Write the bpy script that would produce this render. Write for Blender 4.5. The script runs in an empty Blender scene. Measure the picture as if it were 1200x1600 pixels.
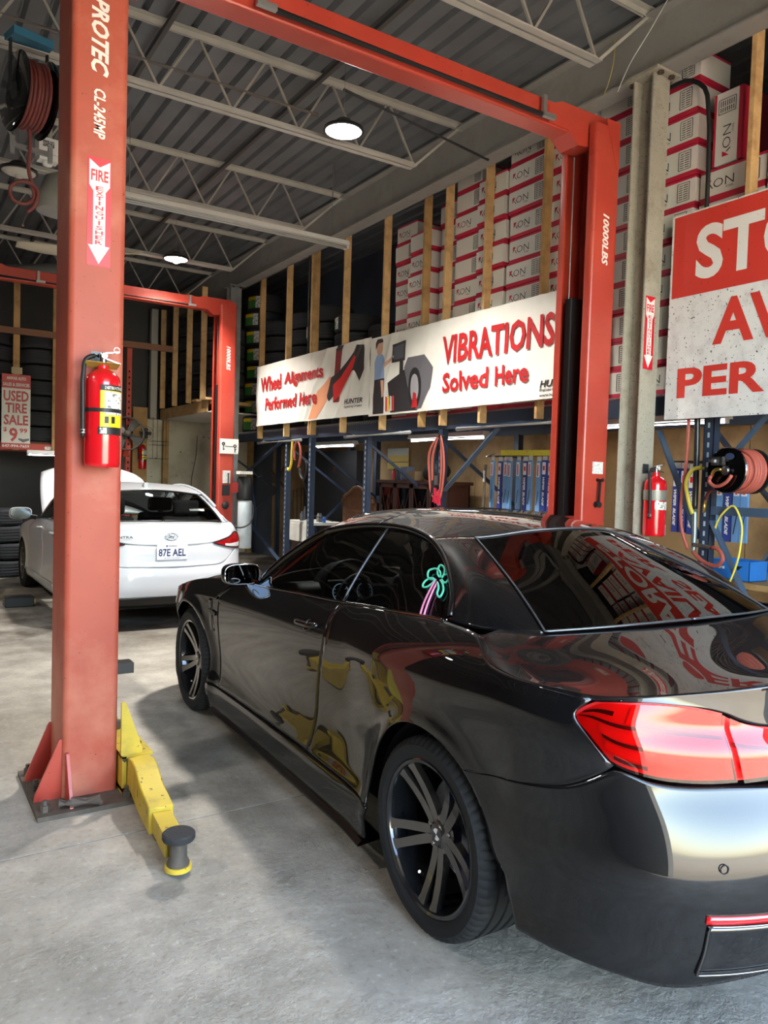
import bpy, bmesh, math, random
import numpy as np
from mathutils import Vector, Matrix
PI = math.pi
random.seed(7)
SC = bpy.context.scene
COL = SC.collection

# ---------------------------------------------------------------- camera
CAM_H = 1.56
def _camera():
    f, yaw, pit, rol = 1195.13, math.radians(32.8246), math.radians(2.416), math.radians(1.7688)
    cy, sy, cp, sp = math.cos(yaw), math.sin(yaw), math.cos(pit), math.sin(pit)
    fw = Vector((sy*cp, cy*cp, -sp)); rt = Vector((cy, -sy, 0)); up = rt.cross(fw)
    cr, sr = math.cos(rol), math.sin(rol)
    r2 = rt*cr + up*sr; u2 = up*cr - rt*sr
    m = Matrix(((r2.x, u2.x, -fw.x, 0), (r2.y, u2.y, -fw.y, 0), (r2.z, u2.z, -fw.z, CAM_H), (0, 0, 0, 1)))
    c = bpy.data.cameras.new('camera'); o = bpy.data.objects.new('camera', c); COL.objects.link(o)
    o.matrix_world = m
    c.sensor_fit = 'HORIZONTAL'; c.sensor_width = 36.0; c.lens = 36.0*f/1200.0
    c.clip_start = 0.02; c.clip_end = 500
    SC.camera = o
_camera()

# ---------------------------------------------------------------- world, sun, exposure
SC.view_settings.view_transform = 'Standard'
SC.view_settings.look = 'None'
SC.view_settings.gamma = 1.0
SC.view_settings.exposure = EXPOSURE = 0.0
SC.view_settings.use_curve_mapping = False
w = bpy.data.worlds.new('sky'); SC.world = w; w.use_nodes = True
_nt = w.node_tree; _nt.nodes.clear()
_sky = _nt.nodes.new('ShaderNodeTexSky'); _sky.sky_type = 'NISHITA'
_sky.sun_disc = False; _sky.sun_elevation = math.radians(52); _sky.sun_rotation = math.radians(75)
_sky.air_density = 1.0; _sky.dust_density = 1.4
_bg = _nt.nodes.new('ShaderNodeBackground'); _bg.inputs[1].default_value = 5.4
_out = _nt.nodes.new('ShaderNodeOutputWorld')
_wb = _nt.nodes.new('ShaderNodeMix'); _wb.data_type = 'RGBA'; _wb.blend_type = 'MULTIPLY'; _wb.inputs[0].default_value = 1.0; _wb.inputs[7].default_value = (1.0, .92, .80, 1)
_nt.links.new(_sky.outputs[0], _wb.inputs[6]); _nt.links.new(_wb.outputs[2], _bg.inputs[0]); _nt.links.new(_bg.outputs[0], _out.inputs[0])
_sl = bpy.data.lights.new('sun', 'SUN'); _sl.energy = 36.0; _sl.angle = math.radians(0.6); _sl.color = (1.0, .95, .86)
_so = bpy.data.objects.new('sun', _sl); COL.objects.link(_so)
_so.location = (20, -8, 30); _so.rotation_euler = Vector((0.62, -0.10, 0.80)).to_track_quat('Z', 'Y').to_euler()

# ---------------------------------------------------------------- helpers
def lin(c):
    if isinstance(c, str):
        c = c.lstrip('#'); c = tuple(int(c[i:i+2], 16) for i in (0, 2, 4))
    if max(c) > 1.0001: c = tuple(v/255.0 for v in c)
    return tuple(v/12.92 if v <= .04045 else ((v+.055)/1.055)**2.4 for v in c)

_M = {}
def mat(name, col, rough=.5, metal=0.0, var=0.0, vscale=6.0, bump=0.0, bscale=40.0, coat=0.0, spec=.5, emit=0.0,
        emit_col=None, speck=None, stain=None, alpha=1.0, coat_rough=.03, rvar=0.0, gen=False):
    """procedural principled material; var: tone variation, speck: (colour, scale, threshold), stain: (colour, scale, amount)"""
    if name in _M: return _M[name]
    m = bpy.data.materials.new(name); m.use_nodes = True
    nt = m.node_tree; b = nt.nodes['Principled BSDF']; L = nt.links.new
    c = lin(col)
    b.inputs['Base Color'].default_value = (*c, 1); b.inputs['Roughness'].default_value = rough
    b.inputs['Metallic'].default_value = metal; b.inputs['Coat Weight'].default_value = coat
    b.inputs['Coat Roughness'].default_value = coat_rough
    b.inputs['Specular IOR Level'].default_value = spec
    if emit:
        b.inputs['Emission Strength'].default_value = emit
        b.inputs['Emission Color'].default_value = (*lin(emit_col or col), 1)
    if var or bump or speck or stain or rvar:
        tc = nt.nodes.new('ShaderNodeTexCoord'); co = tc.outputs['Generated' if gen else 'Object']
        src = None
        def noise(scale, det=4, rg=.55):
            n = nt.nodes.new('ShaderNodeTexNoise'); n.inputs['Scale'].default_value = scale
            n.inputs['Detail'].default_value = det; n.inputs['Roughness'].default_value = rg
            L(co, n.inputs['Vector']); return n
        if var:
            n = noise(vscale); r = nt.nodes.new('ShaderNodeValToRGB')
            r.color_ramp.elements[0].position = .3; r.color_ramp.elements[1].position = .7
            r.color_ramp.elements[0].color = (*[v*(1-var) for v in c], 1)
            r.color_ramp.elements[1].color = (*[min(1, v*(1+var)) for v in c], 1)
            L(n.outputs['Fac'], r.inputs['Fac']); src = r.outputs['Color']
        def over(colour, fac):
            nonlocal src
            x = nt.nodes.new('ShaderNodeMix'); x.data_type = 'RGBA'
            L(fac, x.inputs[0])
            if src: L(src, x.inputs[6])
            else: x.inputs[6].default_value = (*c, 1)
            x.inputs[7].default_value = (*lin(colour), 1); src = x.outputs[2]
        def thresh(n, a, b_, amt=1.0):
            r = nt.nodes.new('ShaderNodeMapRange'); r.inputs[1].default_value = a; r.inputs[2].default_value = b_
            r.inputs[4].default_value = amt; L(n.outputs['Fac'], r.inputs[0]); return r.outputs[0]
        if stain: over(stain[0], thresh(noise(stain[1], 6, .6), .48, .68, stain[2]))
        if speck: over(speck[0], thresh(noise(speck[1], 2, .5), speck[2], speck[2]+.03))
        if src: L(src, b.inputs['Base Color'])
        if rvar:
            n = noise(vscale*1.7); r = nt.nodes.new('ShaderNodeMapRange')
            r.inputs[3].default_value = max(0, rough-rvar); r.inputs[4].default_value = min(1, rough+rvar)
            L(n.outputs['Fac'], r.inputs[0]); L(r.outputs[0], b.inputs['Roughness'])
        if bump:
            n = noise(bscale, 5); bp = nt.nodes.new('ShaderNodeBump'); bp.inputs['Strength'].default_value = bump
            bp.inputs['Distance'].default_value = .01
            L(n.outputs['Fac'], bp.inputs['Height']); L(bp.outputs[0], b.inputs['Normal'])
    _M[name] = m; return m

def glass(name, tint=(.05, .055, .06), refl=.06, rough=.0, base=1.0):
    """thin tinted pane: tinted see-through plus a Fresnel mirror"""
    if name in _M: return _M[name]
    m = bpy.data.materials.new(name); m.use_nodes = True; nt = m.node_tree; nt.nodes.clear(); L = nt.links.new
    t = nt.nodes.new('ShaderNodeBsdfTransparent'); t.inputs[0].default_value = (*tint, 1)
    g = nt.nodes.new('ShaderNodeBsdfGlossy'); g.inputs['Roughness'].default_value = rough
    fr = nt.nodes.new('ShaderNodeFresnel'); fr.inputs['IOR'].default_value = 1.52
    mr = nt.nodes.new('ShaderNodeMapRange'); mr.inputs[1].default_value = 0.0; mr.inputs[2].default_value = 1.0
    mr.inputs[3].default_value = refl*.4; mr.inputs[4].default_value = 1.0
    mx = nt.nodes.new('ShaderNodeMixShader'); o = nt.nodes.new('ShaderNodeOutputMaterial')
    L(fr.outputs[0], mr.inputs[0]); L(mr.outputs[0], mx.inputs[0]); L(t.outputs[0], mx.inputs[1]); L(g.outputs[0], mx.inputs[2]); L(mx.outputs[0], o.inputs[0])
    _M[name] = m; return m

def frame(d, up=(0, 0, 1)):
    d = Vector(d).normalized(); u = Vector(up)
    if abs(d.dot(u)) > .98: u = Vector((1, 0, 0)) if abs(d.x) < .9 else Vector((0, 1, 0))
    s = d.cross(u).normalized(); return d, s, s.cross(d).normalized()

class MB:
    """collects vertices and faces for ONE mesh"""
    def __init__(s): s.v = []; s.f = []
    def add(s, v, f):
        o = len(s.v); s.v += [tuple(p) for p in v]; s.f += [tuple(i+o for i in q) for q in f]; return s
    def box(s, c, d, rz=0.0, M=None):
        x, y, z = d[0]/2, d[1]/2, d[2]/2
        v = [Vector(p) for p in ((-x,-y,-z),(x,-y,-z),(x,y,-z),(-x,y,-z),(-x,-y,z),(x,-y,z),(x,y,z),(-x,y,z))]
        R = M if M is not None else Matrix.Rotation(rz, 3, 'Z')
        v = [R @ p + Vector(c) for p in v]
        return s.add(v, [(3,2,1,0),(4,5,6,7),(0,1,5,4),(1,2,6,5),(2,3,7,6),(3,0,4,7)])
    def span(s, a, b):
        return s.box([(a[i]+b[i])/2 for i in range(3)], [abs(b[i]-a[i]) for i in range(3)])
    def bar(s, p, q, w, h, up=(0, 0, 1)):
        p, q = Vector(p), Vector(q); d, sd, u = frame(q-p, up); a, b = sd*w/2, u*h/2
        v = [p-a-b, p+a-b, p+a+b, p-a+b, q-a-b, q+a-b, q+a+b, q-a+b]
        return s.add(v, [(0,1,2,3),(7,6,5,4),(4,5,1,0),(5,6,2,1),(6,7,3,2),(7,4,0,3)])
    def tube(s, pts, r, n=8, cap=True, closed=False):
        pts = [Vector(p) for p in pts]; N = len(pts); rr = r if isinstance(r, (list, tuple)) else [r]*N
        prev = None; v = []; f = []
        for i, p in enumerate(pts):
            if closed: d = pts[(i+1) % N]-pts[i-1]
            else: d = pts[min(i+1, N-1)]-pts[max(i-1, 0)]
            d.normalize()
            if prev is None: _, a, b = frame(d)
            else:
                a = prev-d*prev.dot(d)
                if a.length < 1e-6: _, a, b = frame(d)
                a.normalize(); b = d.cross(a)
            prev = a
            for k in range(n):
                t = 2*PI*k/n; v.append(p+(a*math.cos(t)+b*math.sin(t))*rr[i])
        for i in range(N if closed else N-1):
            j = (i+1) % N
            for k in range(n): f.append((i*n+k, i*n+(k+1) % n, j*n+(k+1) % n, j*n+k))
        if cap and not closed: f.append(tuple(range(n))[::-1]); f.append(tuple((N-1)*n+k for k in range(n)))
        return s.add(v, f)
    def cyl(s, p, q, r, n=16, r2=None):
        return s.tube([p, q], [r, r if r2 is None else r2], n)
    def lathe(s, prof, n=24, o=(0,0,0), ax=(0,0,1), up=(1,0,0), closed=False):
        """prof: (radius, along-axis) pairs"""
        d = Vector(ax).normalized(); a = Vector(up); a = (a-d*a.dot(d)).normalized(); b = d.cross(a); o = Vector(o)
        v = []; f = []; P = len(prof)
        for k in range(n):
            t = 2*PI*k/n; e = a*math.cos(t)+b*math.sin(t)
            for r, h in prof: v.append(o+e*r+d*h)
        for k in range(n):
            j = (k+1) % n
            for i in range(P if closed else P-1):
                i2 = (i+1) % P; f.append((k*P+i, j*P+i, j*P+i2, k*P+i2))
        if not closed:
            if prof[0][0] > 1e-5: f.append(tuple(k*P for k in range(n))[::-1])
            if prof[-1][0] > 1e-5: f.append(tuple(k*P+P-1 for k in range(n)))
        return s.add(v, f)
    def prism(s, poly, o, a, b, n_vec):
        """poly in (a,b) plane at o, extruded by n_vec"""
        o, a, b, nv = Vector(o), Vector(a), Vector(b), Vector(n_vec); N = len(poly)
        v = [o+a*x+b*y for x, y in poly]; v += [p+nv for p in v]
        f = [tuple(range(N))[::-1], tuple(range(N, 2*N))] + [(i, (i+1) % N, N+(i+1) % N, N+i) for i in range(N)]
        if a.cross(b).dot(nv) < 0: f = [q[::-1] for q in f]
        return s.add(v, f)
    def grid(s, P, flip=False, closed_u=False):
        P = np.asarray(P); n, m = P.shape[:2]; f = []
        for i in range(n if closed_u else n-1):
            i2 = (i+1) % n
            for j in range(m-1):
                q = (i*m+j, i2*m+j, i2*m+j+1, i*m+j+1); f.append(q[::-1] if flip else q)
        return s.add(P.reshape(-1, 3).tolist(), f)
    def build(s, name, m=None, parent=None, smooth=False, angle=None, loc=None, **props):
        me = bpy.data.meshes.new(name); me.from_pydata(s.v, [], s.f); me.update()
        if smooth:
            me.polygons.foreach_set('use_smooth', [True]*len(me.polygons))
            if angle: me.set_sharp_from_angle(angle=math.radians(angle))
        return link(name, me, m, parent, loc, **props)

def link(name, me, m=None, parent=None, loc=None, **props):
    o = bpy.data.objects.new(name, me); COL.objects.link(o)
    if m is not None:
        if len(me.materials) == 0: me.materials.append(m)
    if parent is not None: o.parent = parent
    if loc is not None: o.location = loc
    for k, v in props.items(): o[k] = v
    return o

def thing(name, label, cat, loc=(0,0,0), rz=0.0, group=None, rot=None):
    o = bpy.data.objects.new(name, None); COL.objects.link(o); o.location = loc
    o.rotation_euler = rot if rot is not None else (0, 0, rz); o.empty_display_size = .1
    o['label'] = label; o['category'] = cat
    if group: o['group'] = group
    return o
def tag(o, label, cat, group=None):
    o['label'] = label; o['category'] = cat
    if group: o['group'] = group
    return o
def dup(root, loc=None, rot=None, label=None, group=None):
    r = root.copy(); COL.objects.link(r)
    if loc is not None: r.location = loc
    if rot is not None: r.rotation_euler = rot
    if label: r['label'] = label
    if group: r['group'] = group
    for ch in list(root.children):
        c = ch.copy(); COL.objects.link(c); c.parent = r
        for g in list(ch.children):
            d = g.copy(); COL.objects.link(d); d.parent = c
    return r
def bevel(o, wd, seg=2, ang=35):
    b = o.modifiers.new('bevel', 'BEVEL'); b.width = wd; b.segments = seg; b.limit_method = 'ANGLE'; b.angle_limit = math.radians(ang)
    o.data.polygons.foreach_set('use_smooth', [True]*len(o.data.polygons)); o.data.set_sharp_from_angle(angle=math.radians(60)); return o
def rrect(w, h, r, n=4, cx=0, cy=0):
    p = []
    for (sx, sy, t0) in ((1,1,0),(-1,1,90),(-1,-1,180),(1,-1,270)):
        for k in range(n+1):
            t = math.radians(t0+90*k/n); p.append((cx+sx*(w/2-r)+r*math.cos(t), cy+sy*(h/2-r)+r*math.sin(t)))
    return p

_T = {}
def text_geo(s, bold=0.0, res=2, shear=0.0, depth=0.0, space=1.0):
    """vertices/faces of a line of lettering of unit size, left aligned at 0; returns (v, f, width, y0, y1)"""
    k = (s, bold, res, shear, space)
    if k in _T: return _T[k]
    c = bpy.data.curves.new('lettering', 'FONT'); c.body = s; c.size = 1.0; c.offset = bold; c.resolution_u = res; c.shear = shear
    c.space_character = space; c.fill_mode = 'FRONT'
    o = bpy.data.objects.new('lettering', c); COL.objects.link(o)
    bpy.context.view_layer.update()
    me = bpy.data.meshes.new_from_object(o.evaluated_get(bpy.context.evaluated_depsgraph_get()))
    v = [tuple(p.co) for p in me.vertices]; f = [tuple(p.vertices) for p in me.polygons]
    bpy.data.objects.remove(o); bpy.data.curves.remove(c); bpy.data.meshes.remove(me)
    xs = [p[0] for p in v] or [0]; ys = [p[1] for p in v] or [0]
    _T[k] = (v, f, (min(xs), max(xs)), min(ys), max(ys)); return _T[k]
def put_text(mb, s, o, a, b, w=None, h=None, bold=.02, align='l', off=.0, res=2, shear=0.0, space=1.0):
    """lay lettering on a plane: o = baseline-left corner, a/b unit axes; fitted to width w and height h (metres)"""
    v, f, (x0, x1), y0, y1 = text_geo(s, bold, res, shear, space=space)
    a, b, o = Vector(a), Vector(b), Vector(o); n = a.cross(b)
    sy = h/(y1-y0) if h else None; sx = w/(x1-x0) if w else sy
    if sy is None: sy = sx
    ww = (x1-x0)*sx; sh = {'l': 0, 'c': -ww/2, 'r': -ww}[align]
    mb.add([o+a*((p[0]-x0)*sx+sh)+b*((p[1]-y0)*sy)+n*off for p in v], f); return ww
# ---------------------------------------------------------------- the building
def struct(o): o['kind'] = 'structure'; return o
def concrete_mat():
    m = bpy.data.materials.new('concrete_floor'); m.use_nodes = True; nt = m.node_tree; b = nt.nodes['Principled BSDF']; L = nt.links.new
    tc = nt.nodes.new('ShaderNodeNewGeometry'); P = tc.outputs['Position']
    def noise(s, d=6, r=.6):
        n = nt.nodes.new('ShaderNodeTexNoise'); n.inputs['Scale'].default_value = s; n.inputs['Detail'].default_value = d; n.inputs['Roughness'].default_value = r; L(P, n.inputs['Vector']); return n.outputs['Fac']
    def ramp(f, stops):
        r = nt.nodes.new('ShaderNodeValToRGB'); e = r.color_ramp.elements
        while len(e) < len(stops): e.new(.5)
        for k, (p, c) in enumerate(stops): e[k].position = p; e[k].color = (*lin(c), 1)
        L(f, r.inputs[0]); return r.outputs[0]
    def mix(f, a, c, mode='MIX'):
        x = nt.nodes.new('ShaderNodeMix'); x.data_type = 'RGBA'; x.blend_type = mode
        if isinstance(f, float): x.inputs[0].default_value = f
        else: L(f, x.inputs[0])
        for s, i in ((a, 6), (c, 7)):
            if isinstance(s, tuple): x.inputs[i].default_value = (*lin(s), 1)
            else: L(s, x.inputs[i])
        return x.outputs[2]
    def mr(f, a, c, lo=0.0, hi=1.0):
        r = nt.nodes.new('ShaderNodeMapRange'); r.inputs[1].default_value = a; r.inputs[2].default_value = c; r.inputs[3].default_value = lo; r.inputs[4].default_value = hi; L(f, r.inputs[0]); return r.outputs[0]
    def mul(a, c):
        x = nt.nodes.new('ShaderNodeMath'); x.operation = 'MULTIPLY'; L(a, x.inputs[0])
        if isinstance(c, float): x.inputs[1].default_value = c
        else: L(c, x.inputs[1])
        return x.outputs[0]
    big = noise(.55, 5, .55); mid = noise(3.2, 8, .65); fine = noise(38, 6, .7)
    c = ramp(mid, [(.25, (130, 125, 116)), (.5, (158, 152, 142)), (.75, (184, 177, 165))])
    c = mix(mr(big, .48, .64, 0, .5), c, (122, 115, 102))
    c = mix(mr(fine, .57, .70, 0, .40), c, (205, 202, 196))
    c = mix(mr(fine, .44, .30, 0, .45), c, (86, 83, 78))
    # tyre track and oil stain further in
    sx = nt.nodes.new('ShaderNodeSeparateXYZ'); L(P, sx.inputs[0])
    def band(o, c0, w):
        a = nt.nodes.new('ShaderNodeMath'); a.operation = 'SUBTRACT'; L(o, a.inputs[0]); a.inputs[1].default_value = c0
        d = nt.nodes.new('ShaderNodeMath'); d.operation = 'ABSOLUTE'; L(a.outputs[0], d.inputs[0]); return mr(d.outputs[0], w, w*.6)
    tr = mul(mul(band(sx.outputs[0], 1.42, .17), mr(sx.outputs[1], 2.6, 3.4)), mr(noise(2.3), .35, .6, 0, .55))
    c = mix(tr, c, (92, 90, 86))
    oil = mul(mul(mr(sx.outputs[1], 6.6, 7.6), mr(noise(1.3), .42, .58)), .75)
    c = mix(oil, c, (74, 64, 52))
    L(c, b.inputs['Base Color'])
    L(mr(mid, .3, .7, .86, .62), b.inputs['Roughness']); b.inputs['Specular IOR Level'].default_value = .35
    bp = nt.nodes.new('ShaderNodeBump'); bp.inputs['Strength'].default_value = .85; bp.inputs['Distance'].default_value = .018
    ad = nt.nodes.new('ShaderNodeMath'); ad.operation = 'ADD'; L(noise(22, 7, .65), ad.inputs[0]); L(mul(noise(75, 3), .35), ad.inputs[1])
    near = mul(mr(sx.outputs[1], 4.5, 2.2, .25, 1.0), mr(noise(1.7, 4, .6), .38, .62, .15, 1.0))
    L(mul(ad.outputs[0], near), bp.inputs['Height']); L(bp.outputs[0], b.inputs['Normal'])
    return m
m_conc = concrete_mat()
def build_shell():
    fl = struct(MB().span((-7.3, -1.3, -.30), (6.4, 15.2, -.045)).build('floor', mat('joint_dirt', (70, 66, 60), rough=.95)))
    ys = (-1.3, 3.30, 7.6, 11.4, 15.2); xs = (-7.3, -2.2, 6.4)
    for j in range(4):
        for i in range(2):
            g = .003
            s = MB().span((xs[i]+g, ys[j]+g, -.05), (xs[i+1]-g, ys[j+1]-g, 0)).build('slab', m_conc, fl); bevel(s, .003, 1)
    struct(MB().span((-40, -60, -.20), (45, -1.32, -.02)).build('ground', mat('sunlit_yard', (168, 154, 130), rough=.9, var=.12, vscale=.8, bump=.2, bscale=8)))
    # corrugated roof deck
    p = .19; prof = []; x = -7.3
    while x < 6.4:
        prof += [(x, 0), (x+.10, 0), (x+.125, .045), (x+.165, .045)]; x += p
    n = len(prof); v = []; f = []
    for y in (-1.3, 15.2): v += [(a, y, 5.055+z) for a, z in prof]
    f = [(i, n+i, n+i+1, i+1) for i in range(n-1)]
    ce = struct(MB().add(v, [q[::-1] for q in f]).build('ceiling', mat('roof_deck', (104, 107, 111), rough=.55, metal=.2, var=.15, vscale=2)))
    sd = ce.modifiers.new('thickness', 'SOLIDIFY'); sd.thickness = .03
    struct(MB().span((-7.4, -1.4, 5.12), (6.5, 15.3, 5.3)).build('roof', mat('roofing', (60, 60, 62), rough=.9)))
    # walls
    wm = mat('painted_block', (150, 148, 142), rough=.8, var=.1, vscale=1.5, bump=.2, bscale=20)
    dk = mat('dark_blue_wall', (74, 82, 98), rough=.8, var=.2, vscale=1.2)
    struct(MB().span((-7.4, -1.3, 0), (-7.3, 15.2, 5.3)).build('wall_left', mat('left_wall_block', (62, 60, 58), rough=.8, var=.15, vscale=1.5)))
    struct(MB().span((-7.4, 14.85, 0), (6.4, 15.2, 5.3)).build('wall_back', mat('back_wall_block', (74, 74, 74), rough=.85, var=.15, vscale=1.0)))
    wr = struct(MB().span((6.22, -1.3, 0), (6.4, 15.2, 5.3)).build('wall_right', dk))
    ply = mat('plywood', (158, 128, 88), rough=.7, var=.18, vscale=2.4, stain=((96, 72, 46), 3.0, .55), bump=.15, bscale=30)
    y = 1.4
    k = 0
    while y < 13.4:
        MB().span((6.19, y+.004, .0), (6.22, y+1.216, 2.2)).build('plywood_panel', ply, wr); y += 1.22; k += 1
    # front wall around the open bay door, door rolled up
    wf = struct(MB().span((-7.4, -1.6, 0), (.05, -1.3, 5.3)).span((3.5, -1.6, 0), (3.7, -1.3, 5.3)).span((6.15, -1.6, 0), (6.5, -1.3, 5.3)).span((.05, -1.6, 4.0), (6.15, -1.3, 5.3)).build('wall_front', wm))
    d = struct(MB().span((.05, -1.28, 4.04), (3.5, -1.22, 4.14)).build('door_1', mat('door_panel', (225, 226, 226), rough=.5)))
    for i in range(5): MB().span((.07, -1.15+.5*i, 4.16), (3.48, -.67+.5*i, 4.21)).build('door_panel', mat('door_panel', (225, 226, 226)), d)
    d2 = struct(MB().span((3.7, -1.5, 0), (6.15, -1.46, 4.0)).build('door_2', mat('door_panel', (225, 226, 226))))
    for i in range(12): MB().span((3.7+.2*i+.02, -1.46, 0), (3.7+.2*i+.18, -1.40, 4.0)).build('shutter_rib', mat('door_panel', (225, 226, 226)), d2)
    # baseboard of the far white wall
build_shell()

m_beam = mat('grey_steel_paint', (148, 146, 142), rough=.55, var=.10, vscale=3, stain=((120, 112, 98), 6, .4))
m_joist = mat('joist_primer', (176, 173, 165), rough=.6, var=.10, vscale=4)
m_joist_d = mat('joist_rod', (150, 146, 138), rough=.6)
def build_beams():
    b = thing('steel_beam', 'long grey steel roof beam running above the stud wall', 'beam', (4.69, 7, 4.57))
    y0, y1 = -8.2, 8.1
    MB().span((-.009, y0, .012), (.009, y1, .42)).build('web', m_beam, b)
    MB().span((-.09, y0, 0), (.09, y1, .014)).build('flange', m_beam, b); MB().span((-.09, y0, .416), (.09, y1, .43)).build('flange', m_beam, b)
    for (x, y, lab, h) in ((4.69, 3.82, 'pale dusty H-section steel column between the red post and the storage sign', 4.55), (4.60, 11.75, 'galvanised grey steel column beside the far lift post', 4.55)):
        c = thing('steel_column', lab, 'column', (x, y, 0))
        mm = mat('dusty_column', (168, 162, 148), rough=.7, var=.12, vscale=5, stain=((110, 100, 84), 5, .6), speck=((52, 46, 38), 90, .66)) if y < 5 else mat('galvanised', (150, 152, 152), rough=.4, metal=.6, var=.15, vscale=8)
        MB().span((-.09, -.09, 0), (.09, -.078, h)).build('flange', mm, c); MB().span((-.09, .078, 0), (.09, .09, h)).build('flange', mm, c)
        MB().span((-.005, -.078, 0), (.005, .078, h)).build('web', mm, c)
        MB().span((-.13, -.15, h-.001), (.13, .15, h+.018)).build('cap_plate', mm, c)
        for sx in (-1, 1):
            for sy in (-1, 1): MB().lathe([(0, -.02), (.022, -.02), (.022, 0)], 6, o=(sx*.06, sy*.125, h)).build('bolt', mat('rusty_bolt', (92, 78, 66), rough=.6, metal=.5), c)
    for i, y in enumerate((1.6, 3.84, 6.06, 8.36, 10.62, 12.9)):
        lab = ['open-web roof joist nearest the door, mostly above the frame', 'open-web roof joist over the near lift crossbeam', 'open-web roof joist carrying the hose reel', 'open-web roof joist behind the nearer bright lamp', 'open-web roof joist just beyond the ceiling fan', 'open-web roof joist over the far mezzanine'][i]
        j = thing('roof_joist', lab, 'joist', (0, y, 5.0), group='open-web roof joists')
        for z, nm, xa, xb in ((.03, 'top_chord', -7.2, 4.80), (-.50, 'bottom_chord', -7.0, 4.12)):
            m = MB()
            for s in (-1, 1):
                m.span((xa, s*.008, z-.003), (xb, s*.06, z+.003)); m.span((xa, s*.008, z-(.045 if z > 0 else 0)), (xb, s*.013, z+(0 if z > 0 else .045)))
            m.build(nm, m_joist, j)
        x = 4.12; up = True
        while x > -3.0:
            a = (x, 0, -.48) if up else (x, 0, .02); bb = (x-.30 if up else x-.30, 0, .02 if up else -.48)
            MB().bar(a, bb, .018, .018).build('web_rod', m_joist_d, j); x -= .30; up = not up
        MB().bar((4.12, 0, -.49), (4.66, 0, .02), .022, .022).build('end_rod', m_joist, j)
    # bridging rods along Y under the deck and a lighter conduit
    for x, z, lab in ((1.75, 4.95, 'dark diagonal bridging angle under the roof deck left of the lamps'), (3.05, 4.93, 'dark bridging angle between joists behind the bright lamp')):
        o = MB().bar((x, 1.6, z), (x, 12.9, z), .035, .035).build('bridging_angle', mat('dark_angle', (70, 68, 66), rough=.6)); tag(o, lab, 'steel angle')
build_beams()
# ---------------------------------------------------------------- car surfaces (car frame: x forward, y left, z up; rear axle at x = 0)
def pchip(xs, ys):
    xs = np.asarray(xs, float); ys = np.asarray(ys, float); hh = np.diff(xs); dl = np.diff(ys)/hh
    d = np.zeros_like(ys)
    for i in range(1, len(xs)-1):
        if dl[i-1]*dl[i] > 0:
            w1 = 2*hh[i]+hh[i-1]; w2 = hh[i]+2*hh[i-1]; d[i] = (w1+w2)/(w1/dl[i-1]+w2/dl[i])
    d[0], d[-1] = dl[0], dl[-1]
    def g(x):
        x = np.clip(np.asarray(x, float), xs[0], xs[-1]); i = np.clip(np.searchsorted(xs, x)-1, 0, len(xs)-2)
        t = (x-xs[i])/hh[i]; t2, t3 = t*t, t*t*t
        return (2*t3-3*t2+1)*ys[i]+(t3-2*t2+t)*hh[i]*d[i]+(-2*t3+3*t2)*ys[i+1]+(t3-t2)*hh[i]*d[i+1]
    return g
def spl(pts, n):
    """smooth curve through points (Catmull-Rom, chord length), n samples"""
    P = np.asarray(pts, float)
    if len(P) == 2: t = np.linspace(0, 1, n)[:, None]; return P[0]*(1-t)+P[1]*t
    c = np.r_[0, np.cumsum(np.linalg.norm(np.diff(P, axis=0), axis=1))]
    m = np.zeros_like(P)
    for i in range(len(P)):
        if 0 < i < len(P)-1:
            h0, h1 = c[i]-c[i-1], c[i+1]-c[i]
            m[i] = ((P[i]-P[i-1])/h0*h1+(P[i+1]-P[i])/h1*h0)/(h0+h1)
    m[0] = 2*(P[1]-P[0])/(c[1]-c[0])-m[1]; m[-1] = 2*(P[-1]-P[-2])/(c[-1]-c[-2])-m[-2]
    s = np.linspace(0, c[-1], n); i = np.clip(np.searchsorted(c, s)-1, 0, len(P)-2)
    h = (c[i+1]-c[i]); t = ((s-c[i])/h)[:, None]; h = h[:, None]
    return (2*t**3-3*t**2+1)*P[i]+(t**3-2*t**2+t)*h*m[i]+(-2*t**3+3*t**2)*P[i+1]+(t**3-t**2)*h*m[i+1]
def poly(pts, n):
    """piecewise straight line through points, n samples, corners kept"""
    P = np.asarray(pts, float); c = np.r_[0, np.cumsum(np.linalg.norm(np.diff(P, axis=0), axis=1))]
    s = np.linspace(0, c[-1], n)
    for ck in c[1:-1]: s[np.argmin(abs(s-ck))] = ck
    return np.stack([np.interp(s, c, P[:, k]) for k in range(P.shape[1])], 1)
def coons(B, T, L_, R_):
    """B,T run along u (same count); L_,R_ along v; returns [u,v,:]"""
    B, T, L_, R_ = (np.asarray(a, float) for a in (B, T, L_, R_)); nu, nv = len(B), len(L_)
    u = np.linspace(0, 1, nu)[:, None, None]; v = np.linspace(0, 1, nv)[None, :, None]
    return ((1-v)*B[:, None]+v*T[:, None]+(1-u)*L_[None]+u*R_[None]
            -((1-u)*(1-v)*B[0]+u*(1-v)*B[-1]+(1-u)*v*T[0]+u*v*T[-1]))
def smooth_grid(P, it=12, w=.5):
    P = np.array(P, float)
    for _ in range(it):
        Q = (P[:-2, 1:-1]+P[2:, 1:-1]+P[1:-1, :-2]+P[1:-1, 2:])/4; P[1:-1, 1:-1] += w*(Q-P[1:-1, 1:-1])
    return P
def resamp(c, n, m=14):
    c = _lin(c, max(4, min(m, len(c)))) if m else c
    return spl(c, n) if m else _lin(c, n)
def _lin(c, n):
    c = np.asarray(c, float); d = np.r_[0, np.cumsum(np.linalg.norm(np.diff(c, axis=0), axis=1))]
    s = np.linspace(0, d[-1], n); return np.stack([np.interp(s, d, c[:, k]) for k in range(c.shape[1])], 1)

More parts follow.
